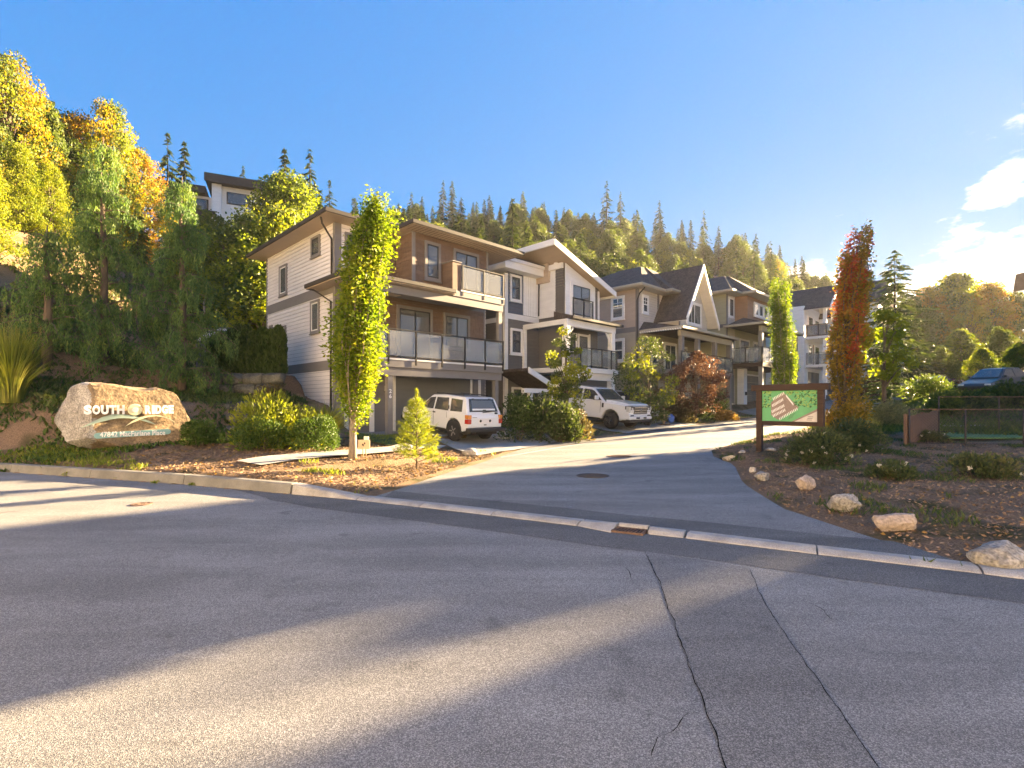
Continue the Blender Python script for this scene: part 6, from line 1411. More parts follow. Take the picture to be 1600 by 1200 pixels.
# ---- small stake sign
x, y, z = on_ground(569, 713); sg = thing('stake_sign', 'small beige stake sign with white card in front of the hornbeam', 'sign', (x, y, z), R(-8))
M('card_beige', (0.62, 0.47, 0.33), 0.7, 0.06, 5); M('print_dark', (0.07, 0.055, 0.05), 0.7, 0.2, 9)
s = y / 800.0
MB().box(-9.5 * s, 9.5 * s, -0.012, 0.0, 10.5 * s, 25 * s).build('board', 'card_beige', sg, 0.003); MB().box(-0.5 * s, 7.5 * s, -0.004, 0.004, 24 * s, 30.5 * s).build('card', 'sign_white', sg)
for q in (-2.2 * s, 2.6 * s): MB().box(q - 0.012, q + 0.012, 0.002, 0.02, -0.15, 22 * s).build('stake', 'wood_stake', sg)
mb = MB()
for q in ((-1.8, 17.5, 1.7), (1.2, 19.8, 1.5), (-0.9, 15.6, 1.0), (0.9, 18.4, 0.6)): mb.lathe([(q[2] * s, -0.0125), (q[2] * s * 0.9, -0.016)], (q[0] * s, 0, q[1] * s), 9, 'y', False)
mb.build('print', 'print_dark', sg)
# ---- walkway, lawn, driveways
terr = lambda x, y: terrain(x, y, False)
def strip(name, mat, C, hw, lift=0.035, label=None, cols=5):
    C = resample(C, 26); T = np.gradient(C, axis=0); T /= np.linalg.norm(T, axis=1, keepdims=True); Nn = np.stack([-T[:, 1], T[:, 0]], -1)
    return tag(sheet(name, C - Nn * hw, C + Nn * hw, terr, mat, cols, lift), kind='structure')
strip('walkway', 'concrete', [on_ground(388, 727)[:2], on_ground(440, 719)[:2], on_ground(500, 713)[:2], on_ground(560, 709)[:2], on_ground(630, 703)[:2], on_ground(676, 697)[:2]], 0.5, 0.06)
def dsheet(name, mat, L, Rr, lift=0.045, rows=24, cols=14): 
    o = sheet(name, resample(L, rows), resample(Rr, rows), terr, mat, cols, lift); return tag(o, kind='structure')
dsheet('driveway', 'drive', tnp((2.1, 2.45), (1.5, 5.2), (0.55, 8.05)), tnp((8.2, 2.45), (7.1, 5.0), (5.7, 6.78)))
dsheet('driveway', 'drive', tnp((11.2, 0.6), (11.0, 4), (10.6, 6.8)), tnp((17.4, 0.6), (17.6, 4), (18.0, 6.8)))
dsheet('driveway', 'drive', tnp((28.4, 4.8), (28.0, 6), (27.5, 6.7)), tnp((36.0, 4.8), (36.2, 6), (36.6, 6.5)))
dsheet('lawn', 'lawn', tnp((-0.8, 2.32), (-0.9, 4.0), (-1.0, 5.6)), tnp((2.0, 2.32), (1.6, 4.0), (1.0, 5.4)), 0.04)
# ================================================================== vehicles
M('car_white', (0.74, 0.745, 0.75), 0.28, 0.02, 2, coat=1.0, spec=0.5); M('car_dark', (0.045, 0.04, 0.036), 0.4, 0.1, 2, coat=0.4); M('car_maroon', (0.16, 0.05, 0.045), 0.25, 0.1, 2, coat=1.0)
M('rubber', (0.022, 0.021, 0.02), 0.9, 0.3, 6, 0.2, 60); M('trim_black', (0.03, 0.03, 0.03), 0.7, 0.2, 6); M('chrome', (0.62, 0.61, 0.6), 0.18, 0.05, 3, metal=1.0); M('alloy', (0.36, 0.36, 0.36), 0.35, 0.1, 5, metal=0.9)
M('lamp_red', (0.42, 0.02, 0.015), 0.2, 0.1, 8, coat=1.0); M('lamp_amber', (0.6, 0.22, 0.05), 0.2, 0.1, 8, coat=1.0); M('lamp_clear', (0.5, 0.5, 0.48), 0.12, 0.1, 8, coat=1.0); M('plate_white', (0.65, 0.65, 0.66), 0.5, 0.1, 20)
glass('car_glass', (0.45, 0.47, 0.47), 0.35, 0.02); M('car_inside', (0.03, 0.028, 0.026), 0.9, 0.3, 3)
def arch(cx, r, z0, n=9):
    """wheel arch from front to rear seen going -x, in a side outline"""
    return [(cx + r * math.cos(t), z0 + r * math.sin(t)) for t in np.linspace(0, math.pi, n)]
class Car:
    def __init__(s, name, label, cat, x, y, heading, paint, group=None, scale=1.0, dz=0.0):
        f = Vector((math.cos(heading), math.sin(heading))); zf = gz(x + f.x * 1.4, y + f.y * 1.4); zb = gz(x - f.x * 1.4, y - f.y * 1.4)
        s.root = thing(name, label, cat, (x, y, (zf + zb) / 2 + 0.04 + dz), heading, group); s.paint = paint
        s.root.rotation_euler = (0, -math.atan2(zf - zb, 2.8), heading)
    def slab(s, name, mat, pts, w0, w1=None, zr=(0, 1), bevel=0.03, parent=None):
        """side outline extruded across; half width runs from w0 at zr[0] to w1 at zr[1]"""
        w1 = w0 if w1 is None else w1; n = len(pts)
        wy = lambda z: lerp(w0, w1, min(1, max(0, (z - zr[0]) / (zr[1] - zr[0]))))
        mb = MB(); mb.add([(p[0], -wy(p[1]), p[1]) for p in pts] + [(p[0], wy(p[1]), p[1]) for p in pts],
                          [tuple(range(n)), tuple(range(2 * n - 1, n - 1, -1))] + [(i, n + i, n + (i + 1) % n, (i + 1) % n) for i in range(n)])
        o = mb.build(name, mat, parent or s.root, bevel, 3); return o
    def side_pane(s, pts, w0, w1, zr, side, mat='car_glass', name='side_window', off=0.004, th=0.012, parent=None):
        wy = lambda z: (lerp(w0, w1, (z - zr[0]) / (zr[1] - zr[0])) + off) * side
        n = len(pts); mb = MB()
        mb.add([(p[0], wy(p[1]) - 0.006 * side, p[1]) for p in pts] + [(p[0], wy(p[1]) + th * side, p[1]) for p in pts], [tuple(range(n)), tuple(range(2 * n - 1, n - 1, -1))] + [(i, n + i, n + (i + 1) % n, (i + 1) % n) for i in range(n)])
        return mb.build(name, mat, parent or s.root)
    def quad(s, name, mat, c, th=0.012, parent=None, bevel=0):
        c = [Vector(q) for q in c]; nn = (c[1] - c[0]).cross(c[3] - c[0]).normalized() * th
        return MB().hexa(c, [q + nn for q in c]).build(name, mat, parent or s.root, bevel)
    def box(s, name, mat, *b, parent=None, bevel=0.01): return MB().box(*b).build(name, mat, parent or s.root, bevel)
    def wheel(s, x, y, r, w, side, steer=0.0, spokes=6, rim='alloy', rr=0.66):
        wroot = MB(); a = w / 2
        wroot.lathe([(r * rr, -a), (r * 0.93, -a), (r, -a * 0.75), (r, a * 0.75), (r * 0.93, a), (r * rr, a)], k=26, axis='y'); o = wroot.build('wheel', 'rubber', s.root)
        o.location = (x, y, r); o.rotation_euler = (0, 0, steer)
        d = MB(); d.lathe([(r * rr, -a * 0.7), (r * rr, a * 0.96), (r * rr * 0.9, a * 0.9), (r * rr * 0.85, a * 0.35), (0, a * 0.3)], k=24, axis='y'); ro = d.build('rim', 'trim_black' if rim == 'trim_black' else rim, o)
        ro.scale = (1, side, 1)
        sp = MB()
        for i in range(spokes):
            t = 2 * math.pi * i / spokes; sp.bar((r * 0.1 * math.cos(t), a * 0.72, r * 0.1 * math.sin(t)), (r * rr * 0.9 * math.cos(t), a * 0.82, r * rr * 0.9 * math.sin(t)), 0.075 * r / 0.38, 0.04)
        sp.lathe([(r * 0.2, a * 0.55), (r * 0.18, a * 0.85), (0, a * 0.88)], k=12, axis='y'); so = sp.build('spoke', rim, o); so.scale = (1, side, 1)
        return o
# ---- white four wheel drive, seen from behind
cx_, cy_ = tn2xy(2.92, 3.62)
v = Car('four_wheel_drive', 'old white four wheel drive seen from behind on the first driveway', 'car', cx_, cy_, R(135), 'car_white')
low = [(2.15, 0.55), (2.18, 0.78), (2.10, 1.0), (1.95, 1.04), (1.2, 1.10), (-2.12, 1.10), (-2.18, 0.95), (-2.2, 0.62), (-2.16, 0.5)] + [(q[0], q[1]) for q in arch(-1.35, 0.47, 0.40)[::-1]] + [(-0.8, 0.42), (0.8, 0.42)] + [(q[0], q[1]) for q in arch(1.35, 0.47, 0.40)[::-1]] + [(1.95, 0.5)]
low = [p for p in low]
v.slab('body', 'car_white', low, 0.86, 0.875, (0.4, 1.1), 0.045)
zr = (1.08, 1.72); gh = [(1.02, 1.085), (0.30, 1.62), (0.18, 1.68), (-0.6, 1.73), (-1.75, 1.70), (-1.88, 1.64), (-2.13, 1.085)]
v.slab('cabin', 'car_white', gh, 0.865, 0.70, zr, 0.035)
for sd in (-1, 1):
    for pts in ([(0.86, 1.13), (0.30, 1.56), (-0.02, 1.60), (-0.02, 1.13)], [(-0.12, 1.13), (-0.12, 1.60), (-0.85, 1.62), (-0.98, 1.13)], [(-1.12, 1.13), (-1.02, 1.61), (-1.70, 1.59), (-1.80, 1.15)]):
        v.side_pane(pts, 0.865, 0.70, zr, sd, 'car_glass'); v.side_pane([(p[0], p[1]) for p in pts], 0.865, 0.70, zr, sd, 'car_inside', 'window_seal', 0.001, 0.001)
    v.box('door_handle', 'trim_black', -0.2, -0.02, sd * 0.872, sd * 0.885, 0.98, 1.03); v.box('door_handle', 'trim_black', -1.06, -1.0, sd * 0.862, sd * 0.875, 1.2, 1.34)
    v.box('door_seam', 'trim_black', -0.075, -0.065, sd * 0.868, sd * 0.8775, 0.5, 1.08, bevel=0); v.box('door_seam', 'trim_black', -0.92, -0.912, sd * 0.868, sd * 0.8775, 0.85, 1.08, bevel=0)
    tl = v.box('tail_light', 'lamp_red', -2.215, -2.02, sd * 0.70, sd * 0.885, 0.72, 0.90, bevel=0.02); v.box('indicator', 'lamp_amber', -2.213, -2.02, sd * 0.70, sd * 0.885, 0.905, 1.06, parent=tl, bevel=0.02)
    v.box('roof_rail', 'trim_black', -1.6, 0.1, sd * 0.60, sd * 0.635, 1.745, 1.785, bevel=0.012); v.box('mirror', 'car_white', 0.72, 0.86, sd * 0.89, sd * 1.06, 1.12, 1.27, bevel=0.03)
    v.box('arch_flare', 'trim_black', -1.85, -0.85, sd * 0.80, sd * 0.84, 0.36, 0.8, bevel=0)
for q in (-1.45, -0.55): v.box('roof_bar', 'trim_black', q - 0.03, q + 0.03, -0.6, 0.6, 1.762, 1.788)
v.quad('rear_window', 'car_glass', [(-2.085, 0.66, 1.20), (-2.085, -0.66, 1.20), (-1.905, -0.58, 1.61), (-1.905, 0.58, 1.61)], 0.012); v.quad('window_seal', 'trim_black', [(-2.092, 0.72, 1.165), (-2.092, -0.72, 1.165), (-1.885, -0.62, 1.645), (-1.885, 0.62, 1.645)], 0.006)
v.quad('curtain', 'blind', [(-2.083, 0.58, 1.22), (-2.083, -0.58, 1.22), (-1.912, -0.52, 1.585), (-1.912, 0.52, 1.585)], 0.0075)
for q in (-0.42, 0.42): v.box('hinge', 'trim_black', -1.93, -1.86, q - 0.05, q + 0.05, 1.60, 1.66)
MB().bar((-2.13, 0.1, 1.14), (-2.10, -0.55, 1.19), 0.025).build('wiper', 'trim_black', v.root); v.box('wiper_base', 'trim_black', -2.2, -2.12, -0.62, -0.52, 1.08, 1.15)
v.box('latch', 'trim_black', -2.12, -2.10, -0.08, 0.08, 1.21, 1.25)
v.box('tailgate_seam', 'trim_black', -2.187, -2.175, -0.69, 0.69, 0.545, 0.555, bevel=0)
for q in (-0.24, 0.24): MB().lathe([(0.055, 0), (0.05, -0.02), (0, -0.02)], (-2.19, q, 0.83), 12, 'x').build('bolt_cap', 'trim_black', v.root)
v.box('plate_recess', 'lap_white', -2.196, -2.18, -0.33, 0.33, 0.74, 0.92); v.box('plate_lamp', 'trim_black', -2.205, -2.18, -0.07, 0.07, 0.66, 0.70); v.box('badge', 'trim_grey', -2.19, -2.172, 0.42, 0.64, 0.955, 0.975, bevel=0)
v.box('rear_bumper', 'trim_black', -2.42, -2.12, -0.9, 0.9, 0.44, 0.58, bevel=0.03); v.box('front_bumper', 'trim_black', 2.05, 2.3, -0.85, 0.85, 0.45, 0.68, bevel=0.04); v.box('underbody', 'car_inside', -2.1, 2.1, -0.72, 0.72, 0.3, 0.52)
MB().tube([(-2.1, 0.45, 0.38), (-1.6, 0.45, 0.38)], 0.09, 10).build('muffler', 'rust', v.root)
v.root.scale = (0.95, 0.95, 0.95)
for sd in (-1, 1):
    v.wheel(1.35, sd * 0.76, 0.385, 0.24, sd, 0, 5, 'alloy', 0.58); v.wheel(-1.35, sd * 0.76, 0.385, 0.24, sd, 0, 5, 'trim_grey', 0.58)
MB().bar((-1.3, -0.7, 0.385), (-1.3, 0.7, 0.385), 0.12).build('rear_axle', 'iron', v.root)
# ---- white pickup, nose to the street
cx_, cy_ = tn2xy(12.12, 3.62)
v = Car('pickup_truck', 'large white pickup truck with black grille facing the street', 'car', cx_, cy_, R(-45), 'car_white')
low = [(2.72, 0.50), (2.86, 0.62), (2.90, 0.95), (2.86, 1.16), (2.6, 1.22), (1.45, 1.27), (-2.85, 1.27), (-2.88, 0.6), (-2.8, 0.52)] + arch(-1.95, 0.50, 0.42)[::-1] + [(-1.3, 0.45), (1.2, 0.45)] + arch(1.85, 0.51, 0.42)[::-1] + [(2.45, 0.48)]
v.slab('body', 'car_white', low, 0.985, 0.955, (0.45, 1.27), 0.06)
hd = [(2.80, 1.205), (2.72, 1.26), (2.2, 1.33), (1.45, 1.37), (1.45, 1.23), (2.6, 1.19)]; v.slab('hood', 'car_white', hd, 0.86, 0.80, (1.2, 1.37), 0.03)
zr = (1.25, 1.93); gh = [(1.50, 1.255), (0.72, 1.83), (0.5, 1.90), (-0.2, 1.945), (-0.95, 1.92), (-1.18, 1.82), (-1.32, 1.255)]
v.slab('cabin', 'car_white', gh, 0.945, 0.74, zr, 0.04)
v.quad('windshield', 'car_glass', [(1.475, -0.83, 1.30), (1.475, 0.83, 1.30), (0.76, 0.69, 1.835), (0.76, -0.69, 1.835)], 0.012); v.quad('window_seal', 'trim_black', [(1.49, -0.88, 1.275), (1.49, 0.88, 1.275), (0.735, 0.715, 1.848), (0.735, -0.715, 1.848)], 0.006)
v.box('wiper', 'trim_black', 1.46, 1.5, -0.75, 0.7, 1.285, 1.31)
for sd in (-1, 1):
    for pts in ([(1.28, 1.32), (0.74, 1.74), (0.55, 1.80), (0.12, 1.82), (0.12, 1.32)], [(0.0, 1.32), (0.0, 1.82), (-0.85, 1.80), (-1.05, 1.68), (-1.12, 1.32)]):
        v.side_pane(pts, 0.945, 0.74, zr, sd); v.side_pane(pts, 0.945, 0.74, zr, sd, 'car_inside', 'window_seal', 0.001, 0.001)
    v.box('mirror', 'trim_black', 0.98, 1.12, sd * 0.94, sd * 1.28, 1.32, 1.52, bevel=0.03); v.box('mirror_cap', 'car_white', 1.10, 1.17, sd * 1.0, sd * 1.30, 1.34, 1.54, bevel=0.03)
    v.box('door_handle', 'trim_black', 0.02, 0.22, sd * 0.958, sd * 0.978, 1.10, 1.15); v.box('door_handle', 'trim_black', -1.1, -0.9, sd * 0.958, sd * 0.978, 1.10, 1.15)
    v.box('door_seam', 'trim_black', 0.045, 0.055, sd * 0.95, sd * 0.976, 0.55, 1.25, bevel=0); v.box('door_seam', 'trim_black', 1.25, 1.26, sd * 0.95, sd * 0.976, 0.6, 1.25, bevel=0); v.box('door_seam', 'trim_black', -1.2, -1.19, sd * 0.95, sd * 0.976, 0.55, 1.25, bevel=0)
    v.box('side_vent', 'trim_black', 1.33, 1.44, sd * 0.955, sd * 0.979, 0.98, 1.2); v.box('running_board', 'trim_black', -1.2, 1.15, sd * 0.86, sd * 1.02, 0.36, 0.43)
    hl = v.box('headlight', 'trim_black', 2.62, 2.895, sd * 0.60, sd * 0.965, 0.86, 1.17, bevel=0.03)
    v.box('lamp_strip', 'lamp_clear', 2.70, 2.905, sd * 0.86, sd * 0.97, 0.88, 1.15, parent=hl, bevel=0.02); v.box('lamp_strip', 'lamp_clear', 2.72, 2.905, sd * 0.62, sd * 0.85, 0.88, 0.93, parent=hl, bevel=0.012); v.box('lens', 'lamp_clear', 2.72, 2.90, sd * 0.66, sd * 0.80, 0.98, 1.10, parent=hl, bevel=0.02)
    v.box('fog_lamp', 'trim_black', 2.86, 2.945, sd * 0.62, sd * 0.88, 0.70, 0.76); v.box('tow_hook', 'trim_black', 2.9, 2.96, sd * 0.42, sd * 0.48, 0.46, 0.52)
g = v.box('grille', 'trim_black', 2.82, 2.915, -0.59, 0.59, 0.80, 1.16, bevel=0.02)
for z in (0.86, 0.98, 1.10): v.box('grille_bar', 'chrome', 2.90, 2.93, -0.57, 0.57, z - 0.022, z + 0.022, parent=g, bevel=0.01)
mb = MB()
for i in range(14):
    for z in (0.92, 1.04): mb.box(2.9, 2.922, -0.55 + i * 0.082, -0.50 + i * 0.082, z - 0.03, z + 0.03)
mb.build('grille_mesh', 'iron', g)
lg = MB().lathe([(0.10, 0.0), (0.10, 0.02), (0.085, 0.025), (0, 0.025)], (0, 0, 0), 24, 'x').build('badge', 'chrome', g); lg.location = (2.925, 0, 0.98); lg.scale = (1, 1.45, 0.72)
lg2 = MB().lathe([(0.085, 0.0), (0.085, 0.004), (0, 0.004)], (0, 0, 0), 24, 'x').build('badge', 'car_dark', g); lg2.location = (2.951, 0, 0.98); lg2.scale = (1, 1.45, 0.66)
v.box('front_bumper', 'car_white', 2.70, 2.98, -0.99, 0.99, 0.53, 0.70, bevel=0.06); v.box('bumper_insert', 'trim_black', 2.90, 2.985, -0.46, 0.46, 0.57, 0.66); v.box('licence_plate', 'plate_white', 2.985, 2.995, -0.16, 0.16, 0.545, 0.685); v.box('lower_valance', 'trim_black', 2.65, 2.93, -0.92, 0.92, 0.40, 0.53, bevel=0.03); v.box('bumper_corner', 'car_white', 2.6, 2.92, -0.99, 0.99, 0.70, 0.80, bevel=0.04)
v.box('underbody', 'car_inside', -2.7, 2.6, -0.8, 0.8, 0.35, 0.56); v.box('tailgate', 'car_white', -2.92, -2.86, -0.9, 0.9, 0.75, 1.28)
for sd in (-1, 1): v.wheel(1.85, sd * 0.85, 0.405, 0.28, sd, -0.18, 6, 'chrome', 0.64); v.wheel(-1.95, sd * 0.85, 0.405, 0.28, sd, 0, 6, 'chrome', 0.64)
# ---- simpler cars
def simple_car(name, label, t, n, heading, paint, h=1.5, world=None):
    x, y = world or tn2xy(t, n); v = Car(name, label, 'car', x, y, heading, paint); k = h / 1.5
    low = [(2.2, 0.35), (2.28, 0.6), (2.15, 0.78), (1.1, 0.95 * k), (-2.0, 1.0 * k), (-2.2, 0.8), (-2.2, 0.4)] + arch(-1.35, 0.38, 0.33)[::-1] + [(-0.9, 0.3), (0.9, 0.3)] + arch(1.38, 0.38, 0.33)[::-1]
    v.slab('body', paint, low, 0.88, 0.86, (0.3, 1.0 * k), 0.06); zr = (0.93 * k, h); gh = [(1.2, 0.935 * k), (0.35, h - 0.07), (0.0, h), (-1.2, h - 0.03), (-1.9, 0.96 * k)]
    v.slab('cabin', paint, gh, 0.85, 0.64, zr, 0.05)
    v.quad('windshield', 'car_glass', [(1.12, -0.72, 0.99 * k), (1.12, 0.72, 0.99 * k), (0.36, 0.60, h - 0.065), (0.36, -0.60, h - 0.065)], 0.02)
    v.quad('rear_window', 'car_glass', [(-1.86, 0.7, 1.02 * k), (-1.86, -0.7, 1.02 * k), (-1.27, -0.58, h - 0.045), (-1.27, 0.58, h - 0.045)], 0.02)
    for sd in (-1, 1):
        v.side_pane([(0.95, 0.99 * k), (0.36, h - 0.13), (-0.3, h - 0.08), (-0.3, 0.99 * k)], 0.85, 0.64, zr, sd); v.side_pane([(-0.4, 0.99 * k), (-0.4, h - 0.08), (-1.15, h - 0.1), (-1.6, 1.0 * k)], 0.85, 0.64, zr, sd)
        v.box('headlight', 'lamp_clear', 2.0, 2.24, sd * 0.55, sd * 0.86, 0.62, 0.76, bevel=0.03); v.box('tail_light', 'lamp_red', -2.23, -2.0, sd * 0.6, sd * 0.87, 0.72, 0.88, bevel=0.03); v.box('mirror', paint, 0.75, 0.9, sd * 0.88, sd * 1.02, 0.98 * k, 1.1 * k, bevel=0.03)
        v.wheel(1.38, sd * 0.78, 0.33, 0.22, sd); v.wheel(-1.35, sd * 0.78, 0.33, 0.22, sd)
    v.box('underbody', 'car_inside', -2.0, 2.0, -0.7, 0.7, 0.2, 0.4); v.box('grille', 'trim_black', 2.2, 2.29, -0.4, 0.4, 0.45, 0.6)
    return v
simple_car('parked_car', 'white car half hidden behind the white pickup', 14.9, 3.3, R(-45), 'car_white', 1.66)
simple_car('parked_car', 'dark car half hidden by the shrubs right of the pickup', 17.4, 2.6, R(-45), 'car_dark', 1.55)
x, y, z = on_ground(1460, 618); simple_car('parked_car', 'reddish parked car just above the brown fence', 0, 0, R(25), 'car_maroon', 1.5, (at(1462, 42)))
simple_car('parked_car', 'dark parked car in the glare above the wire fence', 0, 0, R(200), 'car_dark', 1.7, (at(1556, 33)))
# ================================================================== map board
x, y, z = on_ground(1187, 706)
xr, yr = at(1283, y * 0.92)
ang = math.atan2(yr - y, xr - x); Lb = math.hypot(xr - x, yr - y); s = y / 800.0
mbd = thing('map_board', 'brown timber map board with green site plan beside the side street', 'sign', (x, y, z), ang)
hz_ = lambda py: 1.6 + (632 - py) * s - z
for q in (0.0, Lb): MB().box(q - 0.075, q + 0.075, -0.07, 0.07, -0.3, hz_(611)).build('post', 'wood_brown', mbd, 0.008)
MB().box(-0.2, Lb + 0.2, -0.11, 0.11, hz_(611) + 0.002, hz_(601.5)).build('top_beam', 'wood_brown', mbd, 0.01)
MB().box(0.077, Lb - 0.077, -0.05, 0.05, hz_(664), hz_(657.5)).build('lower_rail', 'wood_brown', mbd, 0.008)
M('map_green', (0.10, 0.40, 0.17), 0.45, 0.12, 5); M('map_block', (0.27, 0.20, 0.17), 0.5, 0.15, 12); M('map_tree', (0.03, 0.13, 0.04), 0.5, 0.3, 20); M('map_tree_light', (0.22, 0.42, 0.12), 0.5, 0.3, 20); M('map_road', (0.62, 0.56, 0.5), 0.5, 0.08, 6)
bw_, bh_ = Lb - 0.154, hz_(611) - hz_(657.5) - 0.004; bx0, bz0 = 0.077, hz_(657.5) + 0.002
pn = MB().box(bx0, bx0 + bw_, -0.02, 0.02, bz0, bz0 + bh_).build('map_panel', 'map_green', mbd)
def mp_(u, v): return (bx0 + u * bw_, bz0 + v * bh_)
def flat(pts, name, mat, lay): return MB().prism_ax([mp_(*p) for p in pts], -0.0205 - 0.002 * lay, -0.0205 - 0.002 * (lay - 1) + 0.0002, 1).build(name, mat, pn)
flat([(0.17, 0.62), (0.40, 0.95), (0.68, 0.45), (0.30, 0.05), (0.17, 0.2)], 'plan_block', 'map_block', 1)
flat([(0.60, 0.0), (1.0, 0.34), (1.0, 0.0)], 'plan_road', 'map_road', 1); flat([(0.55, 0.0), (0.60, 0.0), (1.0, 0.34), (1.0, 0.42)], 'plan_verge', 'map_block', 1)
rs = np.random.RandomState(4); mb = MB()
def dash(mb, u, v, du, dv, w, lay):
    a = math.atan2(dv * bh_, du * bw_); L_ = math.hypot(du * bw_, dv * bh_); c = mp_(u, v); dx, dz = math.cos(a) * L_ / 2, math.sin(a) * L_ / 2; px_, pz_ = -math.sin(a) * w / 2, math.cos(a) * w / 2
    mb.prism_ax([(c[0] - dx - px_, c[1] - dz - pz_), (c[0] + dx - px_, c[1] + dz - pz_), (c[0] + dx + px_, c[1] + dz + pz_), (c[0] - dx + px_, c[1] - dz + pz_)], -0.0205 - 0.002 * lay, -0.0205 - 0.002 * (lay - 1) + 0.0002, 1)
for (u0, v0, u1, v1, n) in ((0.20, 0.72, 0.42, 0.93, 8), (0.19, 0.50, 0.40, 0.72, 9), (0.18, 0.30, 0.42, 0.52, 10), (0.20, 0.16, 0.44, 0.38, 9), (0.32, 0.06, 0.66, 0.42, 12), (0.45, 0.84, 0.58, 0.55, 9)):
    for i in range(n): k = (i + 0.5) / n; dash(mb, lerp(u0, u1, k), lerp(v0, v1, k), 0.012, -0.085, 0.020, 2)
mb.build('plan_houses', 'sign_white', pn)['kind'] = 'stuff'
for mt, lay, nn_ in (('map_tree', 1, 300), ('map_tree_light', 2, 260)):
    mb = MB()
    for i in range(nn_):
        u, v = rs.uniform(0.01, 0.99), rs.uniform(0.05, 0.98)
        if (v > 0.55 - 0.2 * (u - 0.5) and u > 0.6 and v > 0.35) or (u < 0.17 and v > 0.45) or (0.45 < u and v > 0.9 - 0.5 * (u - 0.45)): dash(mb, u, v, rs.uniform(0.015, 0.04), rs.uniform(-0.03, 0.07), 0.034, lay)
    mb.build('plan_trees', mt, pn)['kind'] = 'stuff'
mb = MB()
for i in range(5): dash(mb, 0.52 + i * 0.012, 0.10 + i * 0.035, 0.09, 0.06, 0.006, 1)
for i in range(3): dash(mb, 0.86 + 0.01 * i, 0.06 + 0.05 * i, 0.09, 0.0, 0.012, 2)
mb.build('plan_captions', 'print_dark', pn)['kind'] = 'stuff'
# ---- bin-like dark post in the shade behind the left post
# ================================================================== fence, wire fence, play mat at the right
def fence_run(name, label, P, hgt, board_w, gap, mat, cat='fence'):
    (x0, y0), (x1, y1) = P; L = math.hypot(x1 - x0, y1 - y0); a = math.atan2(y1 - y0, x1 - x0); th = thing(name, label, cat, (x0, y0, gz(x0, y0)), a)
    n = int(L / (board_w + gap)); rr = random.Random(3); me = None
    for i in range(n):
        q = i * (board_w + gap); zz = gz(x0 + math.cos(a) * q, y0 + math.sin(a) * q) - th.location.z
        if me is None: me = MB().box(0, board_w, -0.012, 0.012, 0.04, hgt).mesh('board', mat)
        o = link('board', me, th); o.location = (q, rr.uniform(-0.006, 0.006), zz + rr.uniform(-0.015, 0.015))
    for q in np.linspace(0, L, max(2, int(L / 1.8) + 1)):
        zz = gz(x0 + math.cos(a) * q, y0 + math.sin(a) * q) - th.location.z; MB().box(q - 0.05, q + 0.05, 0.014, 0.11, zz - 0.3, zz + hgt + 0.05).build('post', mat, th)
    for zz in (0.25, hgt - 0.2): MB().box(0, L, 0.013, 0.05, zz, zz + 0.09).build('rail', mat, th)
    return th
f0 = at(1419, 16.2); f1 = at(1466, 19.5)
fence_run('timber_fence', 'short run of brown timber fence boards beside the pale shrub', (f0, f1), 0.95, 0.125, 0.032, 'wood_fence')
def wire_fence(name, label, P0, P1, hgt, nposts):
    (x0, y0), (x1, y1) = P0, P1; L = math.hypot(x1 - x0, y1 - y0); a = math.atan2(y1 - y0, x1 - x0); th = thing(name, label, 'fence', (x0, y0, gz(x0, y0)), a)
    G = lambda q: gz(x0 + math.cos(a) * q, y0 + math.sin(a) * q) - th.location.z
    for q in np.linspace(0, L, nposts): MB().tube([(q, 0, G(q) - 0.3), (q, 0, hgt)], 0.025, 6).build('post', 'iron', th)
    MB().tube([(0, 0, hgt), (L, 0, hgt)], 0.018, 6).build('top_rail', 'rust', th); MB().tube([(0, 0, hgt * 0.08), (L, 0, hgt * 0.08)], 0.012, 5).build('rail', 'iron', th)
    mb = MB(); n = int(L / 0.09)
    for i in range(-8, n):
        for sg_ in (1, -1):
            q0 = i * 0.09; q1 = q0 + hgt * 0.9
            A, B = (q0, 0.08 * hgt), (q1, hgt * 0.98)
            if sg_ < 0: A, B = (q1, 0.08 * hgt), (q0, hgt * 0.98)
            if min(A[0], B[0]) < 0 or max(A[0], B[0]) > L: continue
            mb.bar((A[0], 0.004 * sg_, A[1]), (B[0], 0.004 * sg_, B[1]), 0.004)
    mb.build('wire_mesh', 'iron', th)['kind'] = 'stuff'
    return th
wire_fence('wire_fence', 'low wire mesh fence with rusty top rail in front of the green mat', at(1421, 16.15), (20.0, 14.6), 1.15, 6)
wire_fence('wire_fence', 'farther wire fence with thin top rail below the dark parked car', at(1467, 19.6), (26.5, 20.6), 1.45, 5)
pm = thing('play_mat', 'long flat green mat behind the wire fence', 'mat', (14.2, 17.3, gz(16.5, 18.8) + 0.03))
MB().prism([(0, 0), (4.4, -0.2), (9.5, 4.4), (4.4, 4.7)], -0.02, 0.04).build('mat', 'turf', pm, 0.01)
gs = thing('paving_strip', 'pale grey paving strip along the far side of the green mat', 'paving', (18.9, 22.4, gz(20, 22.4) + 0.04))
for i in range(4): MB().prism([(i * 1.7, 0.0), (i * 1.7 + 1.64, -0.06), (i * 1.7 + 3.2, 2.6), (i * 1.7 + 1.56, 2.7)], 0, 0.07).build('slab', 'concrete', gs, 0.01)
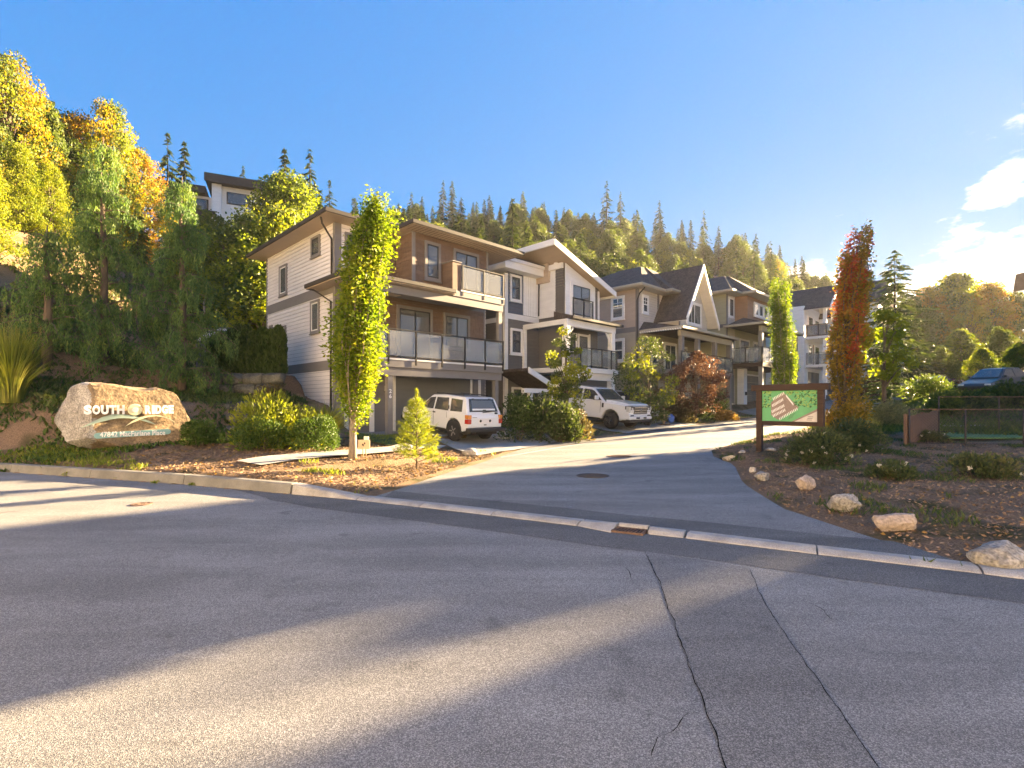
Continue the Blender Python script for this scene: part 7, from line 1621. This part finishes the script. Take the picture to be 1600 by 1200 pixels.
# ---- stand with blue bag at the end of the second driveway
x, y, z = on_ground(1037, 665); st = thing('tool_stand', 'small wooden post stand on the driveway right of the pickup', 'stand', (x, y, z), 0.4)
MB().box(-0.28, 0.28, -0.2, 0.2, 0.0, 0.1).build('base', 'wood_fence', st, 0.01); MB().box(-0.05, 0.05, -0.05, 0.05, 0.1, 0.92).build('pole', 'wood_stake', st, 0.008); MB().bar((0, 0, 0.55), (0.42, 0, 0.62), 0.04).build('arm', 'wood_stake', st)
M('cloth_blue', (0.05, 0.13, 0.42), 0.8, 0.3, 9, 0.4, 20)
P, F = rock_geo(501, (0.34, 0.26, 0.48), 3, amp=0.2); bg = link('bag', npmesh('bag', P, F, 'cloth_blue', True)); bg.location = (x + 0.42, y + 0.12, z + 0.40); tag(bg, 'blue bag hanging at the wooden stand by the driveway', 'bag')
# ================================================================== street lamp at the right edge
lx, ly = 20.9, 20.0; lp = thing('street_lamp', 'tall street lamp whose box head pokes in at the right edge', 'street lamp', (lx, ly, gz(lx, ly)))
lz = lp.location.z
MB().tube([(0, 0, -0.3), (0, 0, 6.75 - lz)], [0.09, 0.055], 10).build('pole', 'iron', lp)
hd = MB().hexa([(-1.05, -0.3, 6.05 - lz), (-0.05, -0.3, 6.3 - lz), (-0.05, 0.3, 6.3 - lz), (-1.05, 0.3, 6.05 - lz)], [(-0.98, -0.26, 6.75 - lz), (-0.05, -0.26, 6.6 - lz), (-0.05, 0.26, 6.6 - lz), (-0.98, 0.26, 6.75 - lz)]).build('lamp_head', 'wood_stake', lp, 0.02)
MB().hexa([(-1.0, -0.24, 6.03 - lz), (-0.2, -0.24, 6.23 - lz), (-0.2, 0.24, 6.23 - lz), (-1.0, 0.24, 6.03 - lz)], [(-1.0, -0.24, 6.05 - lz), (-0.2, -0.24, 6.25 - lz), (-0.2, 0.24, 6.25 - lz), (-1.0, 0.24, 6.05 - lz)]).build('lens', 'lamp_glass', hd)
# ================================================================== white house on the hill
Yh = 55.0; hx, hy = at(334, Yh); zt = 1.6 + (632 - 277) / 800 * Yh
hh = thing('house', 'modern white house with flat dark roof high on the wooded hill', 'house', (hx, hy, zt - 7.5), R(24))
M('roof_dark', (0.045, 0.04, 0.038), 0.8, 0.15, 3)
B = 7.5
def hb(name, mat, *b, parent=None): return MB().box(*b).build(name, mat, parent or hh)
hb('wall', 'trim_white', -0.1, 8.5, 0.2, 7, -4, B - 0.75); hb('wall', 'trim_white', -5.6, -0.2, 0.9, 7, -4, B - 1.9); hb('pier', 'trim_white', -0.15, 0.75, -0.3, 0.19, -4, B - 0.76)
r1 = hb('roof', 'roof_dark', -0.7, 9.2, -0.9, 7.6, B - 0.74, B); hb('fascia', 'roof_dark', -0.78, 9.25, -0.98, -0.92, B - 0.85, B + 0.05, parent=r1)
r2 = hb('roof', 'roof_dark', -6.3, -0.75, -0.2, 7.6, B - 1.88, B - 1.15)
def hwin(x0, x1, z0, z1, y, mat='frame_dark'):
    w = hb('window', mat, x0, x1, y - 0.08, y, z0, z1); hb('pane', 'pane_glass', x0 + 0.12, x1 - 0.12, y - 0.1, y - 0.085, z0 + 0.1, z1 - 0.1, parent=w); return w
hwin(-3.0, -0.6, B - 3.6, B - 2.2, 0.9); hwin(-5.3, -4.2, B - 3.4, B - 2.4, 0.9); hwin(1.2, 3.4, B - 2.6, B - 1.3, 0.2); hwin(4.2, 6.0, B - 2.6, B - 1.3, 0.2)
hb('balcony', 'roof_dark', -3.6, 0.2, -0.4, 0.85, B - 4.3, B - 3.75)
# ================================================================== ground cover and litter
def scatter(name, mat, n, x0, x1, y0, y1, L, w, seed, cond, up=0.0, dz=0.01, flat_=False):
    rs = np.random.RandomState(seed); X = rs.uniform(x0, x1, n); Y = rs.uniform(y0, y1, n); k = cond(X, Y, rs); X, Y = X[k], Y[k]; Z = terrain(X, Y) + dz
    lf = Leaf(seed); D = rdir(rs, len(X)); D[:, 2] = np.abs(D[:, 2]) * (0.25 if flat_ else 1) + up
    lf.pts(np.stack([X, Y, Z + (L * 0.3 if up else 0)], -1), D, L, w, wdir=np.stack([rs.normal(size=len(X)), rs.normal(size=len(X)), rs.normal(size=len(X)) * (0.25 if flat_ else 1)], -1)); o = link(name, lf.mesh(name, mat)); tag(o, kind='stuff'); return o
sdm = lambda X, Y: np.minimum(sdist(X, Y, MAIN_POLY), sdist(X, Y, ST_POLY))
def bedL(X, Y, rs): t, n = xy2tn(X, Y); return (sdm(X, Y) > 0.22) & (n > 1.0) & (t < 0.5 + 0.2 * n) & (Y < 17)
def bedR(X, Y, rs): t, n = xy2tn(X, Y); return (sdm(X, Y) > 0.08) & (n > 11.9)
scatter('mulch_chips', 'chip', 36000, -16, 0.5, 7.5, 17, 0.085, 0.03, 601, bedL, flat_=True); scatter('mulch_chips', 'chip', 42000, 4, 15, 4, 21, 0.06, 0.022, 602, bedR, flat_=True)
scatter('fallen_leaves', 'leaf_fallen', 3200, -16, 0.5, 7.5, 17, 0.07, 0.05, 603, bedL, flat_=True, dz=0.02); scatter('fallen_leaves', 'leaf_fallen', 1500, 4, 15, 4, 21, 0.05, 0.035, 604, bedR, flat_=True, dz=0.02)
pat = lambda X, Y, s, th, sd: vnoise(X, Y, s, sd) > th
def weedsL(X, Y, rs): return bedL(X, Y, rs) & ((pat(X, Y, 0.9, 0.55, 5) & (sdm(X, Y) < 2.5)) | ((X < -9.2) & (sdm(X, Y) < 1.3) & pat(X, Y, 1.1, -0.3, 2)))
scatter('weeds', 'weed', 42000, -16, 0.5, 7.5, 17, 0.15, 0.02, 605, weedsL, up=0.9)
def weedsR(X, Y, rs): return bedR(X, Y, rs) & pat(X, Y, 0.75, 0.35, 7)
scatter('weeds', 'leaf_shrub', 46000, 4, 17, 4, 22, 0.13, 0.022, 606, weedsR, up=0.8)
def lawnc(X, Y, rs): t, n = xy2tn(X, Y); return (t > -1.0) & (t < 1.9) & (n > 2.35) & (n < 5.4) & (sdm(X, Y) > 0.1)
scatter('lawn_grass', 'weed', 16000, -9, 0, 12, 21, 0.10, 0.014, 607, lawnc, up=1.0, dz=0.03)
def slopec(X, Y, rs): t, n = xy2tn(X, Y); return (t < -1) & (n < 1.2) & pat(X, Y, 0.6, -0.35, 9)
scatter('slope_plants', 'leaf_shrub', 60000, -34, -6, 14, 34, 0.24, 0.07, 608, slopec, up=0.5)
def coverc(X, Y, rs): t, n = xy2tn(X, Y); return (t < -2.2) & (n < 3.4) & (n > -2.6) & (X > -24) & pat(X, Y, 0.8, -0.5, 4)
scatter('ground_cover', 'leaf_box', 30000, -24, -6, 12, 22, 0.15, 0.06, 611, coverc, up=0.5)
def vergec(X, Y, rs): t, n = xy2tn(X, Y); return (n > 3.0) & (n < 6.6) & (((t > 7.4) & (t < 10.9)) | ((t > 18) & (t < 28))) & (sdm(X, Y) > 0.05)
scatter('verge_grass', 'leaf_olive', 26000, 0, 24, 18, 42, 0.12, 0.03, 609, vergec, up=0.7)
def bankc(X, Y, rs): t, n = xy2tn(X, Y); return (n > 12.6) & (t > 16) & (sdm(X, Y) > 0.3)
scatter('bank_grass', 'leaf_olive', 70000, 12, 44, 17, 52, 0.30, 0.05, 610, bankc, up=0.8)
# weeds rooted in the kerb joint
gK = 'weed tufts in the kerb joint'
for i, (px, py, h_) in enumerate(((75, 741, 0.2), (108, 745, 0.12), (126, 744, 0.14), (187, 750, 0.09), (243, 757, 0.09), (300, 760, 0.07))):
    x, y, z = on_ground(px, py); th = thing('weed_tuft', ['leafy weed sprouting highest in the kerb joint', 'second weed tuft in the kerb joint from the left', 'spiky weed tuft left of the kerb middle', 'flat weed tuft in the middle of the kerb', 'low weed tuft farther along the kerb', 'tiny weed at the kerb joint nearest the pale kerb end'][i], 'weed', (x, y - 0.02, z), 0, gK)
    lf = Leaf(640 + i); m = 60; D = nrm(lf.rs.normal(size=(m, 3)) * np.array([1, 0.6, 0.4]) + np.array([0, 0, 0.7])); lf.pts(D * lf.rs.uniform(0.2, 0.9, (m, 1)) * h_ * np.array([1.2, 0.8, 1]) + np.array([0, 0, 0.02]), D, h_ * 0.5, 0.018); lf.build('leaves', 'weed', th)
# ================================================================== trees added unseen beyond the right edge to throw shade over the road mouth
def sunpos(m, s): a = R(SUN_AZ); return (math.sin(a) * s + math.cos(a) * m, math.cos(a) * s - math.sin(a) * m)
gO = 'added shade trees beyond the right edge'
for i, (k, m_, s_, top, rad, lb) in enumerate(OCC):
    x, y = sunpos(m_, s_); g0 = gz(x, y); base = {'olive_leafy': (11, 3.9), 'rounded_leafy': (9.5, 4.2), 'olive_conifer': (13, 3.1), 'poplar': (16, 2.3)}[k]
    put(k, x, y, rad / base[1], i * 1.3, lb, gO, (top - g0 + 0.2) / base[0])
# ================================================================== unseen houses added behind the viewer; pale walls bounce sunlight into the shade
paint('stucco', (0.76, 0.72, 0.66)); paint('stucco_warm', (0.74, 0.69, 0.60))
def unseen_house(x, y, rz, w, d, hgt, mat, label):
    h = thing('house', label, 'house', (x, y, gz(x, y) - 0.1), rz, 'added houses out of view')
    MB().box(-w / 2, w / 2, -d, 0, 0, hgt).build('wall', mat, h)
    A = [(-w / 2 - 0.6, -d - 0.6, hgt), (w / 2 + 0.6, -d - 0.6, hgt), (w / 2 + 0.6, 0.6, hgt), (-w / 2 - 0.6, 0.6, hgt)]
    B = [(-w / 4, -d / 2, hgt + 2.0), (w / 4, -d / 2, hgt + 2.0), (w / 4, -d / 2 + 0.1, hgt + 2.0), (-w / 4, -d / 2 + 0.1, hgt + 2.0)]
    r = MB().hexa(A, B).build('roof', 'roof_shingle', h); MB().box(-w / 2 - 0.66, w / 2 + 0.66, 0.605, 0.72, hgt - 0.12, hgt + 0.06).build('gutter', 'trim_white', r)
    g = MB().box(-w / 2 + 0.8, -w / 2 + 5.6, 0.0, 0.04, 0.1, 2.4).build('garage_door', 'trim_white', h)
    for i in range(4):
        for j in range(4): MB().box(-w / 2 + 0.85 + i * 1.2, -w / 2 + 1.95 + i * 1.2, 0.041, 0.06, 0.15 + j * 0.56, 0.65 + j * 0.56).build('panel', 'trim_white', g)
    dr = MB().box(w / 2 - 2.6, w / 2 - 1.6, 0.0, 0.05, 0.1, 2.3).build('front_door', 'shingle_red', h); MB().box(w / 2 - 1.75, w / 2 - 1.68, 0.051, 0.1, 1.1, 1.25).build('handle', 'chrome', dr)
    for z in (3.3, 6.1):
        if z + 1.5 > hgt: continue
        for xx in (-w * 0.32, 0.0, w * 0.32):
            f = MB().box(xx - 0.8, xx + 0.8, 0.0, 0.06, z, z + 1.4).build('window', 'trim_white', h); MB().box(xx - 0.68, xx - 0.04, 0.0605, 0.07, z + 0.12, z + 1.28).build('pane', 'pane_glass', f); MB().box(xx + 0.04, xx + 0.68, 0.0605, 0.07, z + 0.12, z + 1.28).build('pane', 'pane_glass', f)
    MB().box(-w / 2, w / 2, 0.001, 0.03, 2.75, 2.95).build('belt_board', 'trim_white', h)
for i, (x, y, w, hgt, mt, lb) in enumerate([(-31, 1.0, 12, 8.6, 'stucco', 'unseen pale stucco house added for bounce light, farthest left behind the viewer'), (-18.5, -4.5, 12, 8.8, 'stucco_warm', 'unseen cream stucco house added for bounce light, left behind the viewer'), (-6.0, -10.0, 12, 9.0, 'stucco', 'unseen pale stucco house added for bounce light, straight behind the viewer'), (6.5, -15.5, 12, 8.6, 'stucco_warm', 'unseen cream stucco house added for bounce light, right behind the viewer'), (19, -22.5, 12, 8.8, 'stucco', 'unseen pale stucco house added for bounce light, farthest right behind the viewer')]):
    unseen_house(x, y, R(-25), w, 9, hgt, mt, lb)

# town houses added unseen past the right edge to shade the road mouth
def shade_house(m0, m1, s_, top, label, mat):
    x, y = sunpos((m0 + m1) / 2, s_); g0 = gz(x, y) - 0.3; hgt = top - g0 - 2.0
    unseen_house(x, y, R(180 - SUN_AZ), m1 - m0, 8, hgt, mat, label)
shade_house(-2.6, 4.6, 66, 19.5, 'tall pale town house added unseen past the right edge for shade, left one', 'stucco'); shade_house(5.6, 13.4, 66, 19.5, 'tall cream town house added unseen past the right edge for shade, right one', 'stucco_warm')
for m_, rad, top, lb in ((-4.4, 0.58, 15.15, 'short dense poplar added beside the tall slender ones to trim the shade'), (-3.3, 0.6, 14.8, 'short dense poplar added by the tall pale town house for shade')):  # added out of view; their tops shape the sunlit wedge on the road
    x, y = sunpos(m_, 68); put('poplar', x, y, rad, m_, lb, 'added shade trees beyond the right edge', (top - gz(x, y)) / 16)
# ------------------------------------------------------------------ haze: one closed box of thin sunlit air
m, nt, out = newmat('haze'); MATS['haze'] = m
pv = N(nt, 'ShaderNodeVolumePrincipled', Density=HAZE_D, Anisotropy=HAZE_G)
pv.inputs['Color'].default_value = (0.97, 0.95, 0.92, 1)
nt.links.new(pv.outputs[0], out.inputs['Volume'])
hz = MB().box(-424, 424, -124, 626, -1.2, 72).build('haze', 'haze'); tag(hz, kind='stuff')
